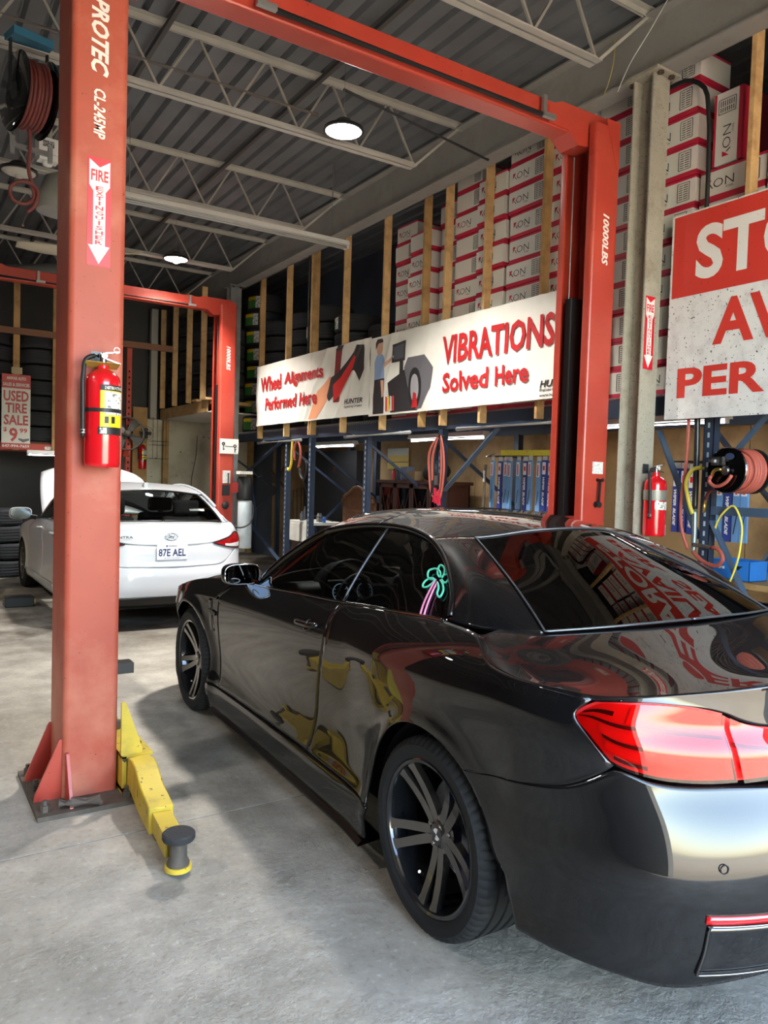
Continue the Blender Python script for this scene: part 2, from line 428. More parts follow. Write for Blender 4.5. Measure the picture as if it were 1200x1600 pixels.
class Shell:
    """side of a car body as y(x, z), wrapped round to the centre line at both ends"""
    def __init__(s, W, sec, crease, rear, front, x0r, x1f, nr, nf, wheels, Ra, flare):
        s.W = pchip(*W); s.sec = pchip(*sec); s.cr = pchip(*crease); s.rear = pchip(*rear); s.front = pchip(*front)
        s.x0, s.x1, s.nr, s.nf, s.wheels, s.Ra, s.flare = x0r, x1f, pchip(*nr), nf, wheels, Ra, flare
    def y(s, x, z):
        sh = (s.cr(x)-.80)*np.clip((z-.35)/.40, 0, 1)
        y = s.W(x)-s.sec(z-sh)
        for (wx, wz) in s.wheels:
            d = np.hypot(x-wx, z-wz)-s.Ra
            y = y+s.flare*np.exp(-(d/.055)**2)*np.clip((z-.15)/.1, 0, 1)
        return y
    def S(s, u, z):
        """u = x along the side; u < x0 runs round the rear corner (1.0 long), u > x1 round the front"""
        u = np.asarray(u, float); z = np.asarray(z, float); u, z = np.broadcast_arrays(u, z)
        x = u.copy(); y = s.y(np.clip(u, s.x0, s.x1), z)
        r = u < s.x0; th = np.clip(s.x0-u, 0, 1)*PI/2
        n = s.nr(z); xr = s.x0-(s.x0-s.rear(z))*np.sin(th)**(2/n); yr = s.y(s.x0, z)*np.clip(np.cos(th), 1e-9, 1)**(2/n)
        x = np.where(r, xr, x); y = np.where(r, yr, y)
        f = u > s.x1; th = np.clip(u-s.x1, 0, 1)*PI/2; n = s.nf
        xf = s.x1+(s.front(z)-s.x1)*np.sin(th)**(2/n); yf = s.y(s.x1, z)*np.clip(np.cos(th), 1e-9, 1)**(2/n)
        x = np.where(f, xf, x); y = np.where(f, yf, y)
        return np.stack([x, y, z], -1)
    def map(s, UZ): return s.S(UZ[..., 0], UZ[..., 1])
    def u_at_y(s, y, z):
        lo, hi = s.x0-1.0, s.x0
        for _ in range(40):
            m = (lo+hi)/2
            if s.S(m, z)[1] > y: hi = m
            else: lo = m
        return (lo+hi)/2
# ---- black coupe-convertible
BK = Shell(
    W=([-.6, -.35, 0, .35, .7, 1.2, 1.8, 2.3, 2.6, 2.85, 3.1, 3.3], [.925, .925, .935, .925, .898, .892, .892, .898, .915, .925, .915, .90]),
    sec=([.08, .13, .18, .24, .30, .36, .45, .55, .65, .74, .785, .80, .82, .85, .89, .93, .97, 1.01, 1.06, 1.12],
         [.05, .012, .003, 0, .008, .024, .032, .024, .012, .003, .001, 0, .006, .018, .040, .070, .108, .16, .235, .34]),
    crease=([-.9, -.6, 0, 1.06, 2.3, 3.1], [.92, .92, .892, .862, .815, .76]),
    rear=([.15, .25, .34, .44, .50, .56, .62, .67, .71, .745, .775, .85, .93, .98, 1.03, 1.08], [-.90, -.985, -1.012, -1.026, -1.034, -1.033, -1.022, -1.007, -.990, -.972, -.962, -.945, -.915, -.915, -.92, -.88]),
    front=([.12, .2, .4, .6, .75, .9], [3.50, 3.58, 3.62, 3.60, 3.52, 3.3]),
    x0r=-.35, x1f=3.05, nr=([.2, .5, .8, 1.0], [2.6, 2.5, 2.3, 2.3]), nf=2.3, wheels=((.015, .337), (2.812, .337)), Ra=.385, flare=.020)
def bk_arch(wx, a0, a1, n, R=.385):
    t = np.radians(np.linspace(a0, a1, n)); return np.stack([wx+R*np.cos(t), .337+R*np.sin(t)], 1)
BELT = pchip([-.30, -.1, .05, .45, .88, 1.4, 1.845, 2.1], [1.045, 1.065, 1.068, 1.045, 1.012, .983, .955, .945])
LAMP_U = lambda y, z: BK.u_at_y(y, z)
def bk_panels():
    """name -> [nu,nv,(u,z)] for the left side"""
    P = {}
    # door
    rc = spl([(1.03, .305), (.99, .46), (.95, .64), (.905, .755), (.865, .855), (.87, .945), (.86, 1.0135)], 50)
    fc = spl([(2.27, .285), (2.33, .45), (2.34, .62), (2.30, .79), (2.24, .88), (2.10, .944)], 50)
    g = .0025
    bot = poly([(1.03+g, .305), (2.27-g, .285)], 70); top = np.stack([np.linspace(.86+g, 2.10-g, 70), BELT(np.linspace(.86, 2.10, 70))], 1)
    P['door'] = coons(bot, top, rc+[g, 0], fc-[g, 0])
    # quarter panel, polar around the rear arch: front sill corner -> door cut -> belt -> trunk seam -> lamp -> bumper seam
    n1, n2, n3, n4, n5 = 22, 26, 30, 14, 30
    sill = poly([(.395, .302), (1.03-g, .302)], n1)
    seam = spl([(-.15, 1.062), (-.21, 1.030), (-.275, 1.0), (-.36, .990), (BK.u_at_y(.845, .985), .984), (BK.u_at_y(.81, .978), .977)], n4+12)
    belt = np.stack([np.linspace(.86-g, -.15, n3), BELT(np.linspace(.86, -.15, n3))], 1)
    lamp = spl([(BK.u_at_y(.81, .975), .970), (BK.u_at_y(.846, .938), .936), (BK.u_at_y(.83, .88), .88), (BK.u_at_y(.79, .806), .808)], 16)
    bs = spl([(BK.u_at_y(.79, .806), .804), (BK.u_at_y(.825, .762), .768), (BK.u_at_y(.855, .735), .738), (-.45, .70), (-.26, .655)], n5)
    outer = np.concatenate([sill, (rc-[g, 0])[1::2], belt[1:], seam[1:], lamp[1:], bs[1:]])
    N = len(outer)
    t0, t1 = -5.0, 180-math.degrees(math.asin((.652-.337)/.385))
    # arch angle tied to outer progress so that lines stay short
    d = np.r_[0, np.cumsum(np.linalg.norm(np.diff(outer, axis=0), axis=1))]
    key = np.array([0, d[n1-1], d[n1-1+25], d[n1-1+25+n3-1], d[n1-1+25+n3-1+len(seam)-1], d[-len(bs)], d[-1]])
    ang = np.array([t0, 18, 52, 92, 103, 110, t1])
    t = np.radians(np.interp(d, key, ang))
    inner = np.stack([.015+.385*np.cos(t), .337+.385*np.sin(t)], 1)
    k = np.linspace(0, 1, 46)[None, :, None]**1.25
    P['quarter_panel'] = inner[:, None]*(1-k)+outer[:, None]*k
    # rear bumper
    Lc = resamp(np.concatenate([poly([(-.445, .285), (-.40, .36), (-.383, .42)], 12)[:-1], bk_arch(.015, 165, t1, 30)]), 40, 0)
    zt = spl([(.015+.385*math.cos(math.radians(t1)), .648), (-.45, .696), (BK.u_at_y(.855, .735), .733), (BK.u_at_y(.825, .762), .762), (BK.u_at_y(.79, .8), .792),
              (BK.u_at_y(.72, .775), .772), (BK.u_at_y(.52, .775), .768), (-1.35, .765)], 110)
    zb = spl([(Lc[0][0], Lc[0][1]), (-.60, .282), (BK.u_at_y(.82, .27), .272), (BK.u_at_y(.70, .25), .25), (BK.u_at_y(.5, .25), .27), (-1.2, .29), (-1.35, .29)], 110)
    Rc = poly([(-1.35, .29), (-1.35, .765)], 40)
    P['rear_bumper'] = coons(zb, zt, Lc, Rc)
    # skirt between the wheels
    bot = poly([(.43, .15), (.55, .122), (2.38, .118), (2.46, .118)], 60); top = poly([(.385, .297), (2.44, .278)], 60)
    P['side_skirt'] = coons(bot, top, poly([(.43, .15), (.385, .297)], 16), poly([(2.46, .118), (2.44, .278)], 16))
    # front fender, polar around the front arch: sill -> door cut -> top edge -> bumper seam
    fo = np.concatenate([poly([(2.44, .285), (2.27+g, .285)], 6), (fc+[g, 0])[1:], spl([(2.10, .944), (2.35, .925), (2.7, .885), (3.0, .82), (3.12, .785)], 30)[1:], spl([(3.12, .785), (3.16, .70), (3.12, .62)], 10)[1:]])
    d = np.r_[0, np.cumsum(np.linalg.norm(np.diff(fo, axis=0), axis=1))]
    key = np.array([0, d[5], d[54], d[83], d[-1]]); t = np.radians(np.interp(d, key, [188, 183, 125, 55, 45]))
    fi = np.stack([2.812+.385*np.cos(t), .337+.385*np.sin(t)], 1); k = np.linspace(0, 1, 36)[None, :, None]
    P['front_fender'] = fi[:, None]*(1-k)+fo[:, None]*k
    # front bumper
    Lc = np.stack([2.812+.385*np.cos(np.radians(np.linspace(-30, 45, 30))), .337+.385*np.sin(np.radians(np.linspace(-30, 45, 30)))], 1)
    zt = spl([tuple(Lc[-1]), (3.16, .70), (3.3, .72), (3.6, .72), (4.05, .73)], 60); zb = spl([tuple(Lc[0]), (3.4, .15), (4.05, .15)], 60)
    P['front_bumper'] = coons(zb, zt, Lc, poly([(4.05, .15), (4.05, .73)], 30))
    # tail lamp (outer piece) and the piece on the lid
    U = BK.u_at_y
    top = spl([(U(.845, .932), .930), (U(.81, .962), .962), (U(.74, .972), .972), (U(.65, .972), .972), (U(.52, .948), .948)], 40)
    bot = spl([(U(.845, .922), .920), (U(.83, .88), .872), (U(.79, .81), .812), (U(.72, .783), .785), (U(.63, .775), .777), (U(.515, .782), .779)], 40)
    P['tail_lamp'] = coons(bot, top, poly([bot[0], top[0]], 16), poly([bot[-1], top[-1]], 16))
    top2 = spl([(U(.508, .945), .943), (U(.47, .92), .925), (U(.42, .905), .912), (U(.22, .90), .905)], 24)
    bot2 = poly([(U(.498, .778), .776), (U(.20, .79), .79)], 24)
    P['lid_lamp'] = coons(bot2, top2, poly([bot2[0], top2[0]], 14), poly([bot2[-1], top2[-1]], 14))
    # rear face of the trunk lid above and between the lamps
    tl = spl([(U(.765, .975), .980), (U(.65, .995), 1.0), (U(.5, 1.01), 1.015), (U(.3, 1.03), 1.032), (-1.35, 1.04)], 60)
    bl = np.concatenate([spl([(U(.765, .968), .966), (U(.65, .972), .970), (U(.512, .95), .950)], 20), poly([(U(.509, .948), .948), (U(.505, .775), .772)], 2), poly([(U(.505, .775), .772), (-1.35, .77)], 41)[1:]])
    bl = spl([(U(.765, .975), .976), (U(.65, .976), .976), (U(.514, .952), .9515), (U(.47, .925), .930), (U(.42, .91), .916), (U(.22, .905), .909), (-1.35, .909)], 60)
    P['lid_face'] = coons(bl, tl, poly([bl[0], tl[0]], 14), poly([bl[-1], tl[-1]], 14))
    bl2 = poly([(U(.196, .79), .771), (-1.35, .771)], 30); tl2 = poly([(U(.216, .90), .905), (-1.35, .905)], 30)
    P['lid_lower'] = coons(bl2, tl2, poly([bl2[0], tl2[0]], 20), poly([bl2[-1], tl2[-1]], 20))
    return P
def bk_seam3d(n=60):
    """edge of the trunk lid: trunk seam on the side, then the lip, to the centre line"""
    U = BK.u_at_y
    a = BK.map(spl([(-.15, 1.062), (-.21, 1.030), (-.275, 1.0), (-.36, .990), (U(.845, .985), .985), (U(.80, .978), .979)], 30))
    b = BK.map(spl([(U(.80, .978), .979), (U(.65, .995), 1.0), (U(.5, 1.01), 1.015), (U(.3, 1.03), 1.032), (-1.35, 1.04)], 32))
    return resamp(np.concatenate([a, b[1:]]), n, 30)
DECK_C = pchip([-1.0, -.92, -.86, -.78, -.60, -.42, -.30, -.1], [1.035, 1.042, 1.040, 1.030, 1.036, 1.058, 1.078, 1.09])
def bk_deck():
    e = bk_seam3d(70); base = spl([(-.115, .70, 1.056), (-.20, .62, 1.064), (-.27, .45, 1.072), (-.315, .2, 1.077), (-.325, 0, 1.078)], 70)
    out = []
    for i in range(70):
        a, b = e[i], base[i]; t = np.linspace(0, 1, 40)[:, None]; q = a*(1-t)+b*t
        # lift towards the crown of the deck
        zc = DECK_C(q[:, 0]); ye = max(.05, a[1]); k = np.clip(np.abs(q[:, 1])/.80, 0, 1)
        tgt = zc-(.030+.048*np.clip((-.18-q[:, 0])/.25, 0, 1))*k**3
        w = 1-(1-t[:, 0])**5; w2 = np.clip((1-t[:, 0])/.15, 0, 1)
        z = q[:, 2]*(1-w*w2)+tgt*w*w2
        q[:, 2] = z; out.append(q)
    return np.array(out)
GH = dict(
    A=[(1.91, .775, .952), (1.785, .735, 1.057), (1.60, .685, 1.172), (1.38, .628, 1.278)],       # pillar, outer edge of the glass opening
    header=[(1.36, .60, 1.305), (1.42, .40, 1.345), (1.46, 0, 1.365)],
    rail=[(1.38, .628, 1.278), (1.15, .585, 1.318), (.88, .565, 1.338), (.65, .575, 1.332), (.46, .60, 1.300), (.33, .635, 1.250), (.22, .685, 1.195), (.13, .735, 1.135), (.075, .785, 1.070)],
)
def bk_green():
    G = {}
    A = spl(GH['A'], 30); rail = spl(GH['rail'], 90)
    bx = np.linspace(1.90, .075, 120); belt = np.stack([bx, BK.y(bx, BELT(bx))-.012, BELT(bx)+.001], 1)
    # side glass: door pane and quarter pane, split at the slanted divider
    iB = int(np.argmin(abs(rail[:, 0]-.885))); ib = int(np.argmin(abs(belt[:, 0]-.865)))
    up = np.concatenate([A, rail[1:iB+1]])
    n = 60; upd = resamp(up, n); bed = resamp(belt[:ib+1], n); t = np.linspace(0, 1, 24)[None, :, None]
    # the door pane is a fan: lower edge to upper edge
    G['door_pane'] = bed[:, None]*(1-t)+upd[:, None]*t
    uq = resamp(rail[iB:], n); bq = resamp(belt[ib:], n)
    G['quarter_pane'] = bq[:, None]*(1-t)+uq[:, None]*t
    for k in ('door_pane', 'quarter_pane'):
        q = G[k]; v = np.linspace(0, 1, 24)[None, :]; hgt = np.linalg.norm(q[:, -1]-q[:, 0], axis=1)[:, None]
        G[k][..., 1] += .10*hgt*v*(1-v)
    G['divider'] = (belt[ib], rail[iB])
    G['belt'], G['rail'], G['A'], G['upd'] = belt, rail, A, up
    # roof: from header to the joint behind, outer edge just above the rail
    off = np.array([0, .012, .022])
    rl = rail[:int(np.argmin(abs(rail[:, 0]-.47)))+1]; rl = resamp(rl, 60)+off
    hd = spl([tuple(rl[0]), (1.42, .44, 1.368), (1.47, .2, 1.400), (1.48, 0, 1.405)], 40)
    rt = spl([tuple(rl[-1]), (.435, .52, 1.330), (.395, .43, 1.333), (.31, .22, 1.366), (.27, 0, 1.378)], 40)
    cx = spl([(1.48, 0, 1.405), (1.25, 0, 1.42), (.95, 0, 1.428), (.65, 0, 1.420), (.27, 0, 1.378)], 60)
    R = coons(rl, cx, hd, rt)
    v = np.linspace(0, 1, 40)[None, :]; u = np.linspace(0, 1, 60)[:, None]
    R[..., 2] += .012*np.sin(PI*np.clip(v*1.4, 0, 1))*np.sin(PI*u)
    G['roof'] = R
    # windscreen
    base = spl([(1.905, .76, .955), (2.05, .55, .985), (2.14, .25, 1.0), (2.16, 0, 1.002)], 40)
    Al = resamp(np.concatenate([A+[0.01, -.03, .012], [hd[0]+[0, -.01, -.004]]]), 40)
    cs = spl([(2.16, 0, 1.002), (1.85, 0, 1.20), (1.48, 0, 1.402)], 40)
    G['windscreen'] = coons(base, hd-[0, 0, .003], resamp(Al, 40), cs)
    # rear glass
    tp = rt-[0, 0, .002]; i43 = int(np.argmin(abs(rt[:, 1]-.44))); tp = resamp(tp[i43:], 40)
    bs = spl([(-.225, .615, 1.068), (-.285, .42, 1.078), (-.32, .2, 1.085), (-.33, 0, 1.087)], 40)
    sl = spl([(-.225, .615, 1.068), (-.03, .56, 1.165), (.20, .492, 1.255), tuple(tp[0])], 50)
    cl = spl([(-.33, 0, 1.087), (-.08, 0, 1.225), (.12, 0, 1.318), tuple(tp[-1])], 50)
    G['rear_glass'] = coons(bs, tp, sl, cl)
    G['rg_side'], G['rg_base'], G['rg_top'] = sl, bs, tp
    # C pillar: between the quarter pane / rail and the rear glass
    rr = rail[int(np.argmin(abs(rail[:, 0]-.47))):]+off*[[1, 1, 1]]*np.linspace(1, .4, len(rail)-int(np.argmin(abs(rail[:, 0]-.47))))[:, None]
    outer = resamp(rr[::-1], 50); outer[0] = (.07, .80, 1.066)
    inner = resamp(sl, 50)
    bt = spl([tuple(outer[0]), (-.05, .765, 1.062), (-.14, .70, 1.060), tuple(inner[0])], 24)
    tt = resamp(np.concatenate([rt[:i43+1]]), 24); outer[-1] = tt[0]; inner[-1] = tt[-1]
    C = coons(bt, tt, outer, inner)
    u = np.linspace(0, 1, 24)[:, None]; v = np.linspace(0, 1, 50)[None, :]
    C[..., 1] += .030*np.sin(PI*u)*np.sin(PI*np.clip(v, 0, 1))*(1-.3*v); C[..., 2] += .022*np.sin(PI*u)*np.sin(PI*v)
    G['c_pillar'] = C
    return G
def bk_hood():
    e = BK.map(spl([(2.10, .944), (2.35, .925), (2.7, .885), (3.0, .82), (3.12, .785), (3.3, .745), (3.6, .735), (4.05, .735)], 60))
    base = spl([(1.93, .74, .955), (2.06, .55, .985), (2.15, .25, 1.0), (2.17, 0, 1.002)], 60)
    out = []
    hc = pchip([2.1, 2.6, 3.1, 3.4, 3.62], [1.0, .965, .90, .83, .74])
    for i in range(60):
        t = np.linspace(0, 1, 30)[:, None]; q = e[i]*(1-t)+base[i]*t; zc = hc(q[:, 0]); k = np.clip(q[:, 1]/.85, 0, 1)
        w = 1-(1-t[:, 0])**5; w2 = np.clip((1-t[:, 0])/.2, 0, 1)
        q[:, 2] = q[:, 2]*(1-w*w2)+(zc-.05*k**4)*w*w2; out.append(q)
    return np.array(out)
# ---------------------------------------------------------------- wheels
def tyre_mb(R=.337, W=.26, rim=.262, notches=68, seg=4):
    """tyre lathe about local +Y (outer side at +Y), with circumferential grooves and shoulder notches"""
    h = W/2; g = .007
    prof = [(rim-.004, -h*.86), (rim+.012, -h*.97), ((R+rim)/2, -h*1.0), (R-.022, -h*.96), (R-.008, -h*.88), (R-.002, -h*.76)]
    for c in (-.55, -.18, .18, .55):
        prof += [(R-.0005, h*(c-.075)), (R-g, h*(c-.055)), (R-g, h*(c+.055)), (R-.0005, h*(c+.075))]
    prof += [(R-.002, h*.76), (R-.008, h*.88), (R-.022, h*.96), ((R+rim)/2+.01, h*1.0), ((R+rim)/2-.012, h*1.0), (rim+.010, h*.97), (rim-.004, h*.86)]
    m = MB(); n = notches*seg; P = np.zeros((n, len(prof), 3))
    for k in range(n):
        t = 2*PI*k/n
        for i, (r, y) in enumerate(prof):
            rr = r
            if (k % seg) == 0 and abs(y) > h*.60 and r > R-.024: rr = r-.0055
            P[k, i] = (rr*math.cos(t), y, rr*math.sin(t))
    return m.grid(P, closed_u=True)
def wheel(root, loc, yaw, mats, R=.337, W=.26, rim=.262, style='double', caliper=None, logo=True):
    """wheel part (tyre, rim, spokes, disc) - the part's own mesh is the tyre"""
    t = link('wheel', mats['_tyre'] if '_tyre' in mats else mats.setdefault('_tyre', _tyre_mesh(mats, R, W, rim)), mats['rubber'], root)
    t.location = loc; t.rotation_euler = (0, 0, yaw); h = W/2
    c = mats.setdefault('_cache', {})
    def sub(name, mk, mt):
        if name not in c:
            o = mk().build(name, mats[mt], t, smooth=True, angle=35); c[name] = o.data; return o
        return link(name, c[name], mats[mt], t)
    def rimm():
        return MB().lathe([(rim, h*.84), (rim+.004, h*.90), (rim-.004, h*.93), (rim-.014, h*.90), (rim-.02, h*.80), (rim-.022, -h*.1), (rim-.03, -h*.75), (rim, -h*.86)], 72, ax=(0, 1, 0), closed=True)
    sub('rim', rimm, 'rim')
    def disc(): return MB().lathe([(.03, -h*.25), (.175, -h*.25), (.175, -h*.43), (.03, -h*.43)], 40, ax=(0, 1, 0))
    sub('brake_disc', disc, 'steel')
    sub('wheel_well_back', lambda: MB().lathe([(.0, -h*.80), (rim-.03, -h*.80), (rim-.03, -h*.84), (.0, -h*.84)], 32, ax=(0, 1, 0)), 'dark')
    if caliper:
        def cal():
            m = MB(); p = []
            for k in range(9):
                a = math.radians(140+80*k/8-(0)); p.append((a))
            for a0, a1 in zip(p[:-1], p[1:]):
                for _ in (0,):
                    v = []
                    for a in (a0, a1):
                        for r in (.115, .205):
                            for y in (-h*.05, -h*.55): v.append((r*math.cos(a), y, r*math.sin(a)))
                    m.add(v, [(0,1,3,2),(6,7,5,4),(0,2,6,4),(1,5,7,3),(2,3,7,6),(0,4,5,1)])
            return m
        sub('brake_caliper', cal, caliper)
    ns = 5
    def arm(off, face):
        """one blade of a double spoke along +X"""
        m = MB(); secs = []
        for s in np.linspace(0, 1, 9):
            r = .045+(rim-.018-.045)*s
            lat = off*(.014+.024*s**1.1)
            wd = .017*(1-s)+.0155*s+.006*(s > .9)
            yo = h*(.50+.36*s**1.8); dep = .036-.008*s
            secs.append([(r, yo, lat-wd), (r, yo, lat+wd), (r, yo-dep, lat+wd*.6), (r, yo-dep, lat-wd*.6)])
        v = [p for q in secs for p in q]; f = []
        for i in range(8):
            for k in range(4): f.append((i*4+k, i*4+(k+1) % 4, i*4+4+(k+1) % 4, i*4+4+k))
        f += [(3, 2, 1, 0), (32, 33, 34, 35)]
        return v, f
    def hub():
        return MB().lathe([(0, h*.56), (.034, h*.56), (.037, h*.53), (.050, h*.49), (.078, h*.42), (.082, h*.2), (.05, 0.0)], 40, ax=(0, 1, 0))
    sub('hub', hub, 'spoke' if style == 'double' else 'rim')
    if style == 'double':
        for k in range(ns):
            for off in (-1, 1):
                nm = 'spoke%d' % off
                if nm not in c:
                    v, f = arm(off, 0); c[nm] = MB().add(v, [q[::-1] for q in f]).build('spoke', mats['spoke'], t, smooth=True, angle=25).data
                    o = [x for x in t.children if x.data == c[nm]][-1]
                else: o = link('spoke', c[nm], mats['spoke'], t)
                o.rotation_euler = (0, math.radians(20-72*k), 0)
        for k in range(5):
            a = math.radians(72*k+90)
            if 'nut' not in c: o = MB().lathe([(0, h*.50), (.008, h*.50), (.010, h*.47), (.010, h*.40)], 8, ax=(0, 1, 0)).build('lug_nut', mats['steel'], t, smooth=True, angle=30); c['nut'] = o.data
            else: o = link('lug_nut', c['nut'], mats['steel'], t)
            o.location = (.058*math.cos(a), 0, .058*math.sin(a))
        def roundel(q):
            m = MB()
            if q == 'ring': m.lathe([(.0215, h*.572), (.031, h*.572), (.032, h*.56), (.020, h*.56)], 40, ax=(0, 1, 0), closed=True)
            else:
                for s in ((0, 2) if q == 'w' else (1, 3)):
                    pts = [(0, 0)]+[(.0205*math.cos(math.radians(90*s+15*k+20)), .0205*math.sin(math.radians(90*s+15*k+20))) for k in range(7)]
                    m.prism(pts, (0, h*.562, 0), (1, 0, 0), (0, 0, 1), (0, .0012, 0))
            return m
        sub('emblem_ring', lambda: roundel('ring'), 'black'); sub('emblem_white', lambda: roundel('w'), 'white'); sub('emblem_blue', lambda: roundel('b'), 'blue_dark')
        sub('valve', lambda: MB().cyl((.215*math.cos(-1.1), h*.45, .215*math.sin(-1.1)), (.19*math.cos(-1.1), h*.62, .19*math.sin(-1.1)), .006, 8), 'steel')
    else:
        def cover():
            m = MB()
            for k in range(10):
                a = 2*PI*k/10
                M = Matrix.Rotation(-a, 3, 'Y')
                for s0, s1 in ((.04, .14), (.14, rim-.012)):
                    pts = [(s0, h*.55, -.014), (s1, h*.80, -.02), (s1, h*.80, .02), (s0, h*.55, .014)]
                    m.add([M @ Vector(p) for p in pts]+[M @ (Vector(p)-Vector((0, .02, 0))) for p in pts], [(3,2,1,0),(4,5,6,7),(0,1,5,4),(1,2,6,5),(2,3,7,6),(3,0,4,7)])
            return m
        sub('wheel_cover', cover, 'spoke')
    return t
def _tyre_mesh(mats, R, W, rim):
    m = tyre_mb(R, W, rim); me = bpy.data.meshes.new('wheel'); me.from_pydata(m.v, [], m.f); me.update()
    me.polygons.foreach_set('use_smooth', [True]*len(me.polygons)); me.set_sharp_from_angle(angle=math.radians(40)); me.materials.append(mats['rubber'])
    return me

# ---------------------------------------------------------------- black car
def full(P, ax):
    Q = np.flip(P, ax)*[1, -1, 1]; Q = Q[1:] if ax == 0 else Q[:, 1:]
    return np.concatenate([P, Q], ax)
def oriented(P, centre=(1.2, 0, .45)):
    """is the grid wound outwards?"""
    a = P[1:, :-1]-P[:-1, :-1]; b = P[:-1, 1:]-P[:-1, :-1]; n = np.cross(a, b); return (n*(P[:-1, :-1]-np.array(centre))).sum() > 0
def sheet(name, P, m, parent, thick=.010, centre=(1.2, 0, .45), ang=40):
    it = SMOOTH.get(name, 0)
    if it: P = smooth_grid(P, it)
    o = MB().grid(P, flip=not oriented(P, centre)).build(name, m, parent, smooth=True, angle=ang)
    if thick:
        s = o.modifiers.new('thickness', 'SOLIDIFY'); s.thickness = thick; s.offset = -1
    return o
MIR = np.array([1, -1, 1])
SMOOTH = dict(hardtop_roof=40, trunk_lid=60, c_pillar=25, door=14, quarter_panel=10, rear_bumper=14, rear_window=10, bonnet=30, lid_rear_face=10, roof=10)
def both(name, P, m, parent, thick=.010, ang=40, centre=(1.2, 0, .45)):
    return sheet(name, P, m, parent, thick, centre, ang), sheet(name, P*MIR, m, parent, thick, centre, ang)

m_black = mat('black_car_paint', (4, 4, 6), rough=.5, coat=1.0, coat_rough=.008, spec=.12)
m_black_trim = mat('satin_black_trim', (14, 14, 15), rough=.35)
m_gloss_black = mat('gloss_black', (6, 6, 7), rough=.06, coat=.6)
m_rubber = mat('tyre_rubber', (30, 31, 33), rough=.72, bump=.15, bscale=160, spec=.3)
m_dark = mat('dark_cavity', (7, 7, 8), rough=.9)
m_steel = mat('brushed_steel', (150, 150, 152), rough=.32, metal=1.0)
m_chrome = mat('chrome', (205, 207, 210), rough=.08, metal=1.0)
m_white_paint = mat('white_enamel', (232, 233, 233), rough=.35)
m_gun = mat('gunmetal_spokes', (104, 101, 98), rough=.25, metal=.85, coat=.5)
m_gun_rim = mat('black_rim', (40, 42, 46), rough=.16, metal=.6, coat=.7)
m_leather = mat('dark_red_leather', (92, 22, 24), rough=.5, bump=.1, bscale=120)
m_cabin = mat('black_cabin_plastic', (20, 20, 21), rough=.6, bump=.1, bscale=200)
g_black = glass('tinted_car_glass', (.12, .125, .13), refl=.05); g_front = glass('light_tint_car_glass', (.38, .40, .40), refl=.03)
g_rear = glass('dark_rear_glass', (.035, .036, .04), refl=.08)
g_clear = glass('clear_car_glass', (.55, .58, .58), refl=.10)

